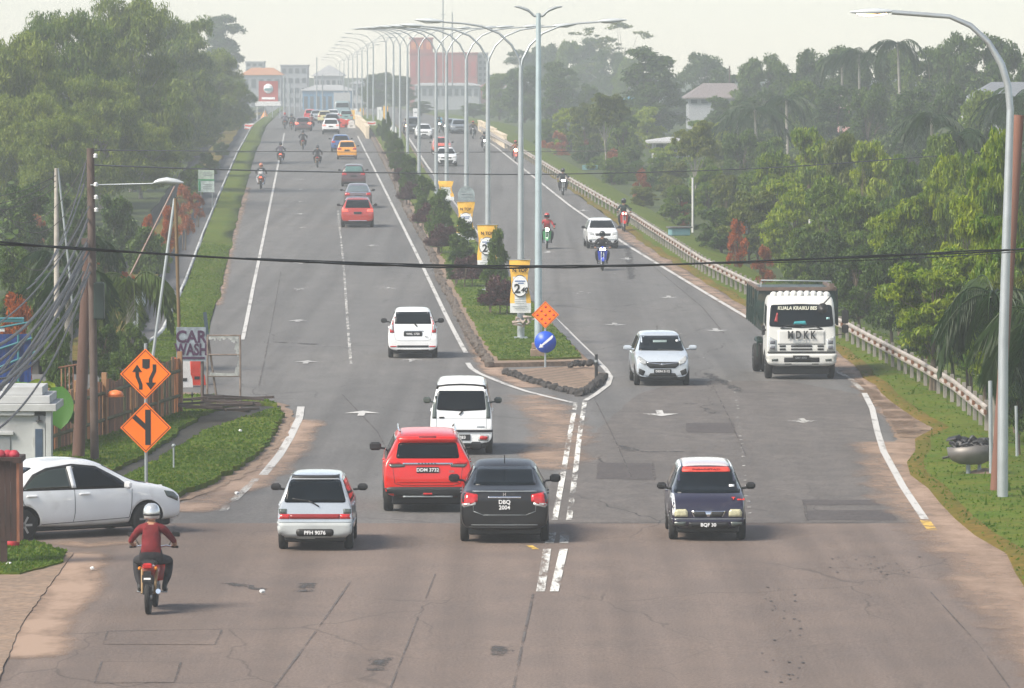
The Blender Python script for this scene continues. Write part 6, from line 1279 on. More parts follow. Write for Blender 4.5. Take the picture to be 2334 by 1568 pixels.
# 3 black sedan
c = Car(4.40, 1.695, 1.47, SEDAN, PB, 'black four-door sedan with red wrap-around tail lamps, rear view', wr=.30)
c.feat('rear_window', [(-.60, 1.07), (.60, 1.07), (.50, 1.375), (-.50, 1.375)], GLASS, rnd_=.25); c.feat('tail_light', [(.50, .80), (.74, .72), (.80, .76), (.80, .94), (.74, .97), (.50, .93)], REDL, mir=True, rnd_=.3, off=.012); c.feat('reverse_light', [(.54, .74), (.76, .69), (.80, .73), (.78, .765), (.54, .79)], LAMPG, mir=True, off=.012)
c.rect('chrome_bar', -.31, .31, .865, .895, CHROME, off=.02); put_text('badge', 'H', .085, CHROME, c.o, (0, -2.185, .935), -1, .003); c.plate('DBQ', .74, .105, two='2004', x=0, panel=False); c.rect('bumper_line', -.62, .62, .36, .368, STEELD, off=.008, rnd_=0); c.rect('trunk_edge', -.6, .6, .985, .993, STEELD, off=.006, rnd_=0)
c.rect('lower_bumper', -.7, .7, .28, .33, BLACKP, off=.012); c.sides(y0=-.30, y1=.2, belt=.665, top=.92, mid=-.07, slant0=.10); c.mirrors(1.04, .62, PB, .21, .15); MB().tube([(0, -1.0, 1.44), (.0, -1.14, 1.60)], .009, 5).build('antenna', BLK, c.o); c.seam([(-.60, .98), (-.58, .62), (-.4, .55), (.4, .55), (.58, .62), (.60, .98)], 'rear', .008, False, STEELD); c.put(1150, 1234, -.0)
# 4 white small van
c = Car(3.95, 1.475, 1.76, VAN, PW, 'white boxy mini van with black roof spoiler, partly behind the red SUV', 'van', 'van', wr=.285)
c.feat('rear_window', [(-.575, 1.06), (0, 1.03), (.575, 1.06), (.53, 1.50), (-.53, 1.50)], GLASS, rnd_=.18); c.feat('side_lamp', [(.585, .86), (.68, .86), (.67, 1.06), (.62, 1.50), (.545, 1.50), (.585, 1.06)], SMK, mir=True, rnd_=.15, off=.01)
b = MB(); b.tube([(-.56, -1.90, 1.56), (-.54, -2.0, 1.62), (-.3, -2.03, 1.65), (0, -2.04, 1.66), (.3, -2.03, 1.65), (.54, -2.0, 1.62), (.56, -1.90, 1.56)], .035, 6, flat=.6); b.build('spoiler', BLACKP, c.o)
c.rect('bumper_strip', -.72, .72, .545, .60, BLACKP, off=.025, rnd_=.1); c.plate('8383', .42, .10, w=.42, h=.14); c.feat('fog_light', [(.42, .37), (.60, .36), (.62, .44), (.44, .46)], REDL, mir=True, rnd_=.5); c.feat('lamp_bezel', [(.39, .34), (.63, .33), (.65, .47), (.41, .49)], LAMPG, mir=True, off=.004)
c.seam([(-.58, .62), (-.58, 1.02)], 'rear', .01, False, STEELD); c.seam([(.58, .62), (.58, 1.02)], 'rear', .01, False, STEELD); c.seam([(-.57, .87), (.57, .87)], 'rear', .006, False, STEELD); c.rect('door_handle', -.52, -.40, .865, .90, BLK, off=.014, rnd_=.3); c.rect('badge', .36, .54, .655, .685, STEELD, off=.01, rnd_=.1); c.rect('badge', -.56, -.40, .645, .665, STEELD, off=.01, rnd_=0)
wiper(c, [(-.05, .95), (.0, 1.0), (.03, 1.03)], w=.035); c.rect('lower_bumper', -.70, .70, .27, .30, STEELD, off=.01); c.sides(y0=-.44, y1=.28, belt=.60, top=.93, mid=.02, slant1=.12); c.mirrors(1.12, 1.0, SMK, .18, .15); c.put(1052, 1034, .0)
# 5 white tall hatch
c = Car(3.70, 1.60, 1.58, HATCH, PW, 'white hatchback with tall red pillar tail lamps near the lane line, rear view', wr=.29)
c.feat('rear_window', [(-.585, 1.10), (.585, 1.10), (.53, 1.47), (-.53, 1.47)], GLASS, rnd_=.15); c.feat('tail_light', [(.60, .82), (.735, .82), (.745, 1.0), (.66, 1.47), (.60, 1.47), (.62, 1.05)], REDL, mir=True, rnd_=.12, off=.012); c.feat('lamp_insert', [(.625, .90), (.70, .90), (.70, 1.08), (.645, 1.08)], LAMPG, mir=True, off=.02)
c.plate('WKL 1750', .78, .09, w=.58, h=.15); put_text('badge', 'Myvi', .05, STEELD, c.o, (.42, -1.86, .70), -1, .002); c.rect('bumper_slot', -.50, .50, .35, .42, BLACKP, off=.006); c.rect('reflector', .52, .72, .36, .40, REDL, mir=True); c.rect('lower_slot', -.5, .5, .255, .285, BLACKP); c.seam([(-.60, .86), (-.56, .60), (-.4, .57), (.4, .57), (.56, .60), (.60, .86)], 'rear', .008, False, STEELD)
wiper(c, [(.13, 1.02), (.05, 1.11)], w=.04); c.rect('handle_trim', -.28, .34, .865, .885, CHROME, off=.016); c.sides(belt=.65, mid=-.06); c.mirrors(1.10, .62, BLACKP, .2, .15); c.put(941, 815, .025)
# 6.. generic builders for the traffic farther off
def generic_rear(c, tail=REDL, plate_=True, win=GLASS, on=None, z=.63, lowc=None):
    W_, H = c.W/2, c.H
    c.feat('rear_window', [(-W_*.76, z*H+.05), (W_*.76, z*H+.05), (W_*.64, H*.92), (-W_*.64, H*.92)], win, rnd_=.2); c.feat('tail_light', [(W_*.55, z*H-.16), (W_*.93, z*H-.18), (W_*.93, z*H), (W_*.60, z*H-.02)], on or tail, mir=True, off=.014)
    if plate_: MB().box((0, -c.L/2-.0, z*H-.22), (.42, .03, .12)).build('number_plate', BLK, c.o)
    c.rect('lower_bumper', -W_*.85, W_*.85, .27, .36, lowc or BLACKP, off=.012)
def generic_front(c, z=.62, lit=None, grille=BLACKP, win=GLASS):
    W_, H = c.W/2, c.H
    c.feat('windscreen', [(-W_*.80, z*H+.07), (W_*.80, z*H+.07), (W_*.66, H*.93), (-W_*.66, H*.93)], win, 'front', rnd_=.15); c.feat('headlight', [(W_*.52, z*H-.26), (W_*.92, z*H-.22), (W_*.92, z*H-.10), (W_*.6, z*H-.14)], lit or LAMPG, 'front', mir=True, off=.014)
    c.feat('grille', [(-W_*.45, z*H-.29), (W_*.45, z*H-.29), (W_*.5, z*H-.17), (-W_*.5, z*H-.17)], grille, 'front'); c.feat('lower_grille', [(-W_*.55, .27), (W_*.55, .27), (W_*.48, .40), (-W_*.48, .40)], BLACKP, 'front'); c.feat('fog_recess', [(W_*.66, .30), (W_*.88, .33), (W_*.86, .45), (W_*.70, .40)], BLACKP, 'front', mir=True)
    MB().box((0, c.L/2+.01, .46), (.42, .03, .11)).build('number_plate', BLK, c.o)
c = Car(4.3, 1.79, 1.62, SUV, paint('paint_dark_red', (.38, .03, .018)), 'red SUV with silver roof rim and lit brake lamps, third car up the left lanes', wr=.33, lv=1); generic_rear(c, on=mat('red_lens_glow', (.8, .09, .06), .3, emit=.5)); c.rect('chrome_bar', -.5, .5, .36, .40, CHROME, off=.02)
b = MB(); b.tube([(-.60, -1.75, 1.50), (-.56, -1.7, 1.62), (0, -1.7, 1.66), (.56, -1.7, 1.62), (.60, -1.75, 1.50)], .035, 6); b.build('roof_rim', CHROME, c.o); c.mirrors(1.15, .7, BLACKP); c.sides(belt=.655, mid=-.06, panels=False); c.put(815, 518, .04)
c = Car(4.4, 1.70, 1.46, SEDAN, paint('paint_mauve_grey', (.16, .12, .13), .3, .3), 'mauve-grey sedan right in front of the red SUV with the silver roof rim', wr=.3, lv=1); generic_rear(c, win=mat('sky_lit_glass', (.10, .13, .14), .08), z=.645); c.rect('chrome_bar', -.55, .55, .93, .97, CHROME, off=.02); c.mirrors(1.02, .62, BLACKP); c.put(816, 474, .04)
c = Car(3.9, 1.68, 1.52, HATCH, paint('paint_maroon_black', (.07, .03, .03)), 'dark maroon hatchback with greenish rear window, ahead of the mauve sedan', wr=.3, lv=1); generic_rear(c, win=mat('green_lit_glass', (.08, .16, .15), .08)); c.mirrors(1.08, .62, BLACKP); c.put(806, 425, .04)
c = Car(3.7, 1.66, 1.56, HATCH, paint('paint_yellow', (.78, .33, .015)), 'yellow-orange hatchback, rear view, beside the median line', wr=.3, lv=1); generic_rear(c); c.mirrors(1.08, .62, BLACKP); c.rect('bumper_line', -.55, .55, .30, .34, CHROME, off=.02); c.put(791, 363, .04)
c = Car(4.3, 1.74, 1.5, HATCH, paint('paint_blue', (.03, .09, .26)), 'blue car half hidden by the yellow hatchback', wr=.3, lv=1); generic_rear(c); c.mirrors(1.08, .62, PB); c.put(777, 345, .045)
c = Car(4.35, 1.82, 1.64, SUV, PW, 'white SUV with dark lower bumper, far up the left lanes', wr=.34, lv=1); generic_rear(c, on=mat('pink_lit_lens', (.8, .2, .15), .3, emit=.4)); c.rect('dark_bumper', -.8, .8, .34, .55, BLACKP, off=.02); c.mirrors(1.15, .7, PB); c.put(754, 306, .04)
c = Car(4.3, 1.8, 1.6, SUV, paint('paint_charcoal', (.05, .055, .06)), 'dark SUV straight ahead of the white one, only its roof showing', wr=.33, lv=1); generic_rear(c); c.put(757, 292, .04)
c = Car(4.2, 1.78, 1.5, HATCH, paint('paint_dark_grey_red', (.09, .045, .045)), 'dark car with two lit tail lamps on the left lane near the crest', wr=.31, lv=1); generic_rear(c, on=REDON); c.mirrors(1.1, .6, BLACKP); c.put(691, 299, .04)
for px, py, m, lb, p_ in ((740, 281, paint('paint_pale_yellow', (.55, .5, .25)), 'pale yellow car blurred at the road crest', HATCH), (722, 278, PS, 'silver car at the road crest left of the pale yellow one', SEDAN), (789, 279, paint('paint_sea_green', (.16, .28, .26)), 'sea-green car below the far white lorry', HATCH), (759, 276, PW, 'white car at the road crest between the yellow one and the lorry', SEDAN), (708, 276, PR, 'small red car at the crest behind the motorcyclists', HATCH)):
    c = Car(4.1, 1.7, 1.5, p_, m, lb, wr=.3, lv=1, arch=False); generic_rear(c); c.put(px, py, .04)
# front views
YH = mat('yellowed_lens', (.42, .40, .26), .25, var=.2, scale=18, coat=.4)
c = Car(3.5, 1.475, 1.42, HATCH, PN, 'dark purple-black hatchback with red windscreen strip and one white wing, coming nearest', wr=.27)
c.feat('windscreen', [(-.635, .89), (.635, .89), (.49, 1.33), (-.49, 1.33)], GLASS, 'front', rnd_=.12); c.feat('sunstrip', [(-.46, 1.245), (.46, 1.245), (.43, 1.315), (-.43, 1.315)], BANR, 'front', off=.03, rnd_=.4)
tx = put_text('sunstrip_text', 'DIGARISTATI', .062, mat('dark_red_text', (.18, .01, .01), .6), c.o, (0, 0, 0), 1, .002, sx=1.5); h, n, d = c.hit('front', 0, 1.28); tx.location = (0, h.y+.06, 1.29); tx.rotation_euler = (PI/2-.95, 0, PI)
c.rect('roof_panel', -.44, .44, -1.2, .42, paint('paint_pinkish_white', (.52, .46, .47)), side='top', off=.006, rnd_=.1); c.rect('roof_edge', .47, .55, -1.2, .36, PW, side='top', off=.006, mir=True, rnd_=.1)
c.feat('sunlit_wing_paint', [(-.72 if 0 else .735, .50), (.60, .50), (.61, .60), (.63, .88), (.68, .88), (.735, .7)], PW, 'front', off=.008, rnd_=.1)  # bright sunlight on this wing, painted in as a white patch
c.feat('headlight', [(.385, .475), (.63, .475), (.635, .56), (.60, .615), (.42, .615), (.385, .57)], YH, 'front', mir=True, rnd_=.3, off=.016)
c.feat('grille_frame', [(-.27, .455), (.27, .455), (.325, .585), (-.325, .585)], CHROME, 'front', off=.012, rnd_=.1); c.feat('grille', [(-.255, .468), (-.02, .468), (-.06, .572), (-.305, .572)], BLK, 'front', off=.018, rnd_=0); c.feat('grille', [(.02, .468), (.255, .468), (.305, .572), (.06, .572)], BLK, 'front', off=.018, rnd_=0)
c.rect('bumper', -.72, .72, .27, .445, PN, side='front', off=.03, rnd_=.1); c.rect('bumper_line', -.68, .68, .43, .44, STEELD, side='front', off=.034, rnd_=0); c.rect('bumper_slot', -.37, .37, .215, .37, BLK, side='front', off=.034); c.feat('bumper_lamp', [(.44, .30), (.62, .33), (.63, .375), (.42, .385)], SMK, 'front', mir=True, off=.036); c.rect('lip', -.37, .37, .205, .215, STEEL, side='front', off=.045, rnd_=0)
c.plate('BQF 30', .325, .09, 1, panel=False, yo=.055); c.mirrors(.98, .62, BLACKP, .18, .13); c.sides(mid=-.06); c.rect('tax_disc', -.52, -.42, .985, 1.02, WHT, side='front', off=.016, rnd_=0)
h, n, d = c.hit('front', -.48, .80); q = put_text('bonnet_sticker', 'T', .1, mat('sticker_red', (.6, .04, .03), .5), c.o, (-.48, h.y+.02, .81), 1, .006); q.rotation_euler = (PI/2-1.1, 0, PI); q = put_text('bonnet_sticker', 'ex-5', .08, MATS['sticker_red'], c.o, (-.62, h.y+.01, .79), 1, .003); q.rotation_euler = (PI/2-1.1, 0, PI)
# steering wheel and driver's arm seen as print behind the glass
c.put(1612, 1230, PI, at_rear=False)
c = Car(3.65, 1.62, 1.51, HATCH, PSB, 'silver-blue hatchback with dark V-shaped grille, front view, left of the lorry', wr=.29)
c.feat('windscreen', [(-.66, 1.0), (.66, 1.0), (.55, 1.40), (-.55, 1.40)], GLASS, 'front', rnd_=.12); c.feat('headlight', [(.44, .71), (.50, .60), (.64, .67), (.73, .80), (.68, .87)], LAMPG, 'front', mir=True, off=.012, rnd_=.15)
c.feat('grille', [(-.36, .52), (.36, .52), (.46, .60), (.50, .70), (-.50, .70), (-.46, .60)], BLK, 'front', off=.01, rnd_=.1); c.feat('grille_wing', [(0, .60), (.12, .635), (.46, .675), (.46, .69), (.1, .655), (0, .63)], CHROME, 'front', off=.018, mir=True, rnd_=0); c.feat('badge', [(-.06, .61), (.06, .61), (.04, .66), (-.04, .66)], CHROME, 'front', off=.024)
c.feat('lower_grille', [(-.44, .24), (.44, .24), (.36, .38), (-.36, .38)], BLK, 'front', off=.008); c.feat('fog_recess', [(.56, .30), (.70, .37), (.68, .52), (.50, .44)], BLK, 'front', off=.008, mir=True, rnd_=.3); c.plate('DDN 5112', .43, .085, 1, w=.50, h=.125); c.mirrors(1.06, .55, PSB, .24, .14); c.sides(mid=-.06); c.rect('lip', -.72, .72, .205, .225, PSB, side='front', off=.03, rnd_=0)
c.rect('tax_disc', -.52, -.44, 1.24, 1.29, WHT, side='front', off=.012); c.rect('rear_pane_glimpse', -.18, .22, 1.22, 1.28, mat('pale_glimpse', (.22, .28, .27), .3), side='front', off=.011); MB().tube([(0, -1.0, 1.49), (0, -1.1, 1.62)], .01, 5).build('antenna', BLK, c.o); wiper(c, [(-.6, 1.0), (.1, 1.03)], 'front', .018); c.put(1508, 878, PI+.03, at_rear=False)
c = Car(3.6, 1.56, 1.44, HATCH, PW, 'old white hatchback coming down the right lanes behind a motorcyclist', wr=.28); generic_front(c, .64); c.mirrors(1.02, .6, BLACKP); c.sides(mid=-.06); c.rect('black_bumper_line', -.7, .7, .44, .47, STEELD, side='front', off=.02); c.put(1373, 566, PI+.045, at_rear=False)
c = Car(4.3, 1.73, 1.48, SEDAN, PW, 'white sedan with black grille on the right lanes, front view behind the second lamp pole', wr=.3); generic_front(c); c.mirrors(1.04, .6, PW); c.feat('grille_mouth', [(-.45, .30), (.45, .30), (.55, .52), (-.55, .52)], BLACKP, 'front'); c.put(1017, 379, PI+.04, at_rear=False)
c = Car(4.2, 1.70, 1.5, HATCH, paint('paint_orange_red', (.62, .09, .04)), 'orange-red car partly hidden behind the white sedan', wr=.3, lv=1); generic_front(c); c.mirrors(1.04, .6, BLACKP); c.put(1007, 352, PI+.04, at_rear=False)
c = Car(4.3, 1.73, 1.5, SEDAN, PW, 'white sedan farther back, left of the seventh lamp pole, front view', wr=.3, lv=1); generic_front(c); c.mirrors(1.04, .6, PW); c.put(966, 317, PI+.04, at_rear=False)
c = Car(4.4, 1.75, 1.75, VAN, paint('paint_dark_van', (.06, .07, .08)), 'dark van behind the farther white sedan', 'van', 'van', wr=.3, lv=1); generic_front(c, .56); c.put(939, 305, PI+.04, at_rear=False)
for px, py, m, lb in ((1031, 303, paint('paint_slate', (.08, .10, .12)), 'slate-grey car at the far end of the right lanes'), (1047, 305, paint('paint_slate2', (.14, .16, .18)), 'paler grey car beside the slate one at the far end')):
    c = Car(4.3, 1.75, 1.5, HATCH, m, lb, wr=.3, lv=1, arch=False); generic_front(c); c.put(px, py, PI+.05, at_rear=False)
# white sedan seen from its side
c = Car(4.28, 1.68, 1.50, [(y, zb, zt, wb, zr, w2) for (y, zb, zt, wb, zr, w2) in SEDAN], PW, 'white four-door sedan pulling out of the side road, side view', wr=.31, ax=(-.305, .315), lv=2)
c.feat('side_window', [(-1.28, .97), (-.28, .97), (-.30, 1.34), (-.72, 1.30), (-.98, 1.20)], mat('green_mirror_glass', (.02, .03, .022), .03, spec=.9), 'right', mir=True, rnd_=.12); c.feat('side_window', [(-.17, .97), (.92, .94), (.72, 1.10), (.32, 1.31), (-.16, 1.37)], GLASS, 'right', mir=True, rnd_=.12); c.feat('window_trim', [(-1.36, .95), (1.0, .92), (.80, 1.10), (.34, 1.35), (-.16, 1.41), (-.72, 1.35), (-1.02, 1.24)], BLK, 'right', mir=True, rnd_=.1, off=.003)
c.feat('pillar', [(-.27, .97), (-.18, .97), (-.18, 1.37), (-.28, 1.36)], PW, 'right', mir=True, rnd_=0, off=.012)
for pts in ([(-.22, .94), (-.22, .50), (-.24, .33)], [(1.02, .90), (1.0, .55), (.96, .35), (-.9, .30)], [(-1.36, .92), (-1.30, .70), (-1.0, .45), (-.95, .32)]): c.seam(pts)
for y in (-1.12, .0): c.feat('door_handle', [(y-.12, .83), (y+.10, .83), (y+.10, .865), (y-.12, .865)], PW, 'right', off=.03, mir=True, rnd_=.6)
c.feat('headlight', [(1.78, .72), (2.03, .62), (2.04, .70), (1.93, .80), (1.72, .84)], SMK, 'right', mir=True, rnd_=.2, off=.01); c.mirrors(.99, .86, PW, .18, .15); c.feat('windscreen', [(-.62, .98), (.62, .98), (.54, 1.36), (-.54, 1.36)], GLASS, 'front', rnd_=.1); c.feat('rear_window', [(-.6, 1.05), (.6, 1.05), (.5, 1.36), (-.5, 1.36)], GLASS); c.feat('tail_light', [(.5, .78), (.78, .74), (.78, .95), (.5, .93)], REDL, mir=True); c.rect('fog_lamp', .55, .68, .32, .38, SMK, side='front', mir=True); c.rect('grille', -.5, .5, .58, .68, BLK, side='front')
p1, p2 = G(54, 1233), G(328, 1219); yaw = -math.atan2(p2.x-p1.x, p2.y-p1.y); sx = Vector((math.cos(yaw), math.sin(yaw), 0)); m_ = (p1+p2)/2-sx*.78; c.o.location = (m_.x, m_.y, zz(m_.y)+.0); c.o.rotation_euler = (0, 0, yaw)
# ---------------- lorry
GRN = mat('lorry_green', (.008, .026, .020), .5, var=.4, scale=2, dirt=((.16, .10, .05), 3, .55, .5)); TW = paint('lorry_white', (.58, .58, .55), .4, 0, .3)
c = Car(1.85, 2.08, 2.50, CABP, TW, 'white-fronted tipper lorry with a dark green body coming down the right shoulder lane', 'lorry', 'lorry', wr=.40, ax=(.05,), arch=True)
c.feat('windscreen', [(-.95, 1.58), (.0, 1.53), (.95, 1.58), (.90, 2.20), (.0, 2.23), (-.90, 2.20)], GLASS, 'front', rnd_=.2, off=.012); c.feat('panel_edge', [(-.70, 1.04), (.70, 1.04), (.70, 1.47), (-.70, 1.47)], mat('lorry_panel', (.50, .50, .48), .5), 'front', rnd_=.03, off=.006)
yf = c.hit('front', 0, 1.3)[0].y+.03
def ft(n_, t, sz, x, z, m=BLK, **k):
    h, n, d = c.hit('front', x, z); q = put_text(n_, t, sz, m, c.o, (x, h.y+.06, z), 1, **k); q.rotation_euler = (PI/2-math.asin(max(-1, min(1, n.z))), 0, PI); return q
ft('lettering', 'M D K K', .31, 0, 1.32, bold=.012, sx=.72); ft('brand_lettering', 'ISUZU', .12, 0, 1.12, MATS['lamp_dark'] if 'lamp_dark' in MATS else STEELD, bold=.004, sx=1.5); ft('windscreen_lettering', 'KUALA KRAIKU BES', .155, .12, 2.11, mat('cream_text', (.62, .62, .5), .5), bold=.003, shear=.15, sx=.85); ft('badge', 'F-series', .07, -.56, 1.42, STEELD)
for x, w in ((0, .62), (.56, .18), (-.56, .18)):
    for z in (.91, 1.00): c.rect('grille_slot', x-w/2, x+w/2, z-.025, z+.025, BLK, side='front', rnd_=.1, off=.014)
c.feat('headlight', [(.74, .87), (.97, .87), (.98, 1.30), (.74, 1.18)], LAMPG, 'front', mir=True, off=.014, rnd_=.1); c.feat('headlight_lens', [(.78, .90), (.93, .90), (.93, 1.0), (.78, 1.0)], mat('lamp_dark', (.1, .1, .11), .1, coat=1), 'front', mir=True, off=.02); c.feat('headlight_lens', [(.78, 1.06), (.93, 1.06), (.93, 1.16), (.78, 1.16)], MATS['lamp_dark'], 'front', mir=True, off=.02)
c.rect('black_strip', -1.0, 1.0, .79, .845, BLK, side='front', off=.02, rnd_=0); c.rect('bumper', -1.02, 1.02, .44, .77, TW, side='front', off=.06, rnd_=.1); c.rect('bumper_slot', -.52, .52, .53, .67, BLK, side='front', off=.066, rnd_=.2); c.rect('bumper_lamp', .70, .88, .56, .63, SMK, side='front', off=.068, mir=True); c.rect('bumper_vent', .3, .5, .465, .49, BLK, side='front', off=.068, mir=True, rnd_=.1)
y_ = c.hit('front', 0, .6)[0].y; MB().box((.02, y_+.10, .66), (.48, .03, .14)).build('number_plate', BLK, c.o); put_text('plate_text', 'DBV 4342', .08, STEEL, c.o, (.02, y_+.122, .66), 1)
wiper(c, [(.62, 1.52), (.42, 1.60), (-.02, 1.63)], 'front', .03); wiper(c, [(-.62, 1.50), (-.40, 1.58), (.0, 1.56)], 'front', .03); c.rect('wiper_slot', .28, .56, 1.495, 1.525, BLK, side='front', off=.01); c.rect('wiper_slot', -.60, -.22, 1.475, 1.505, BLK, side='front', off=.01)
c.feat('dashboard_cloth', [(-.16, 1.62), (.24, 1.64), (.20, 1.72), (-.12, 1.74)], mat('cyan_cloth', (.02, .25, .28), .6), 'front', off=.016); c.feat('red_ornament', [(.70, 1.7), (.80, 1.72), (.72, 1.98), (.68, 1.95)], mat('ornament_red', (.32, .03, .03), .6), 'front', off=.016); c.rect('tax_disc', -.84, -.74, 1.78, 1.84, mat('pale_cyan', (.35, .6, .6), .5), side='front', off=.016)
b = MB()
for i in range(9): x = -.78+i*.195; b.lathe([(0, -.09), (.09, -.06), (.12, 0), (.09, .06), (0, .09)], (x, .36-.10*abs(x), 2.50-.05*abs(x)**2), 10, axis='Y')
b.build('roof_trim', TW, c.o); b = MB(); b.tube([(-.86, .65, 2.45), (-.80, 1.0, 2.42), (-.62, 1.12, 2.25)], .02, 5); b.lathe([(0, -.07), (.15, -.04), (.16, .02), (0, .07)], (-.60, 1.13, 2.12), 12, axis='Y'); b.build('kerb_mirror', BLK, c.o)
b = MB(); b.tube([(-1.0, .6, 2.1), (-1.3, .72, 2.12), (-1.3, .72, 1.35), (-1.0, .6, 1.3)], .018, 5); b.box((-1.30, .74, 1.86), (.20, .08, .40), bev=.03); b.box((-1.30, .74, 1.50), (.20, .08, .24), bev=.03); b.build('mirror', BLK, c.o); b = MB(); b.tube([(1.0, .5, 1.45), (1.12, .58, 1.48)], .03, 5); b.box((1.10, .5, 1.45), (.10, .1, .3), bev=.03); b.build('mirror', BLK, c.o)
for sx in (-1, 1): c.feat('side_window', [(-.35, 1.62), (.52, 1.55), (.50, 2.15), (-.35, 2.2)], GLASS, 'right' if sx > 0 else 'left', rnd_=.1)
b = MB(); b.prism([(-1.12, 2.56), (-1.22, 2.0), (-1.0, 1.3), (1.0, 1.3), (1.22, 2.0), (1.12, 2.56)], -5.1, -1.15); bed = b.build('tipper_body', GRN, c.o)
for i in range(5):
    for sx in (-1, 1): MB().box((sx*1.22, -1.3-i*.9, 2.05), (.07, .09, 1.1), ry=sx*-.02).build('rib', GRN, bed)
b = MB(); b.box((0, -1.12, 2.60), (2.36, .09, .10)); b.box((-1.15, -3.17, 2.60), (.10, 4.0, .10)); b.box((1.15, -3.17, 2.60), (.10, 4.0, .10)); b.build('rim', mat('rim_worn', (.12, .08, .06), .7, var=.4), bed)
b = MB(); b.tube([(1.05, -1.3, 2.6), (1.05, -1.3, 2.85), (-1.05, -1.3, 2.82), (-1.05, -1.3, 2.6)], .02, 6); b.build('cover_frame', STEELD, c.o); MB().box((-1.05, -1.1, 2.68), (.14, .1, .16)).build('corner_block', MATS['rim_worn'], c.o)
b = MB(); b.box((0, -2.3, .85), (.9, 5.4, .22)); b.box((0, -.95, 1.6), (1.7, .3, 1.5)); b.build('chassis', BLACKP, c.o)
fw = [q for q in c.o.children if q.name.startswith('wheel')][0]
for y in (-3.6,):
    for sx in (-1, 1):
        for k in (0, 1): q = link(bpy.data.objects.new('wheel', fw.data), c.o); q.location = (sx*(1.02-k*.24), y, .42); q.scale = (1.2, 1.06, 1.06); link(bpy.data.objects.new('rim', fw.children[0].data), q)
for sx in (-1, 1): MB().box((sx*1.06, -2.75, .78), (.03, .05, .6)).build('mudguard', GRN, c.o); MB().tube([(sx*.95, -4.2, .9), (sx*.97, -3.6, 1.02), (sx*.95, -3.0, .9)], .12, 6, flat=.3).build('mudguard', GRN, c.o)
p = G(1822, 862); yaw = PI+.02; f = Vector((-math.sin(yaw), math.cos(yaw), 0)); q = p-f*.1; c.o.location = (q.x, q.y, zz(q.y)); c.o.rotation_euler = (0, 0, yaw)
# far white lorry
c = Car(1.8, 2.1, 2.3, CABP, paint('paint_teal_grey', (.22, .30, .32)), 'white box lorry with teal cab in the haze at the road crest', 'lorry', 'lorry', wr=.4, ax=(.05,), lv=1, arch=False); c.feat('windscreen', [(-.92, 1.35), (.92, 1.35), (.88, 2.0), (-.88, 2.0)], GLASS, 'front'); c.feat('headlight', [(.7, .8), (.95, .8), (.95, 1.0), (.7, 1.0)], LAMPG, 'front', mir=True); MB().box((0, -2.6, 2.2), (2.4, 4.4, 2.5)).build('cargo_box', WF, c.o); MB().box((0, -2.3, .8), (1, 5, .3)).build('chassis', BLACKP, c.o)
p = at(780, 266, 760); c.o.location = (p.x, p.y, p.z); c.o.rotation_euler = (0, 0, PI+.04)
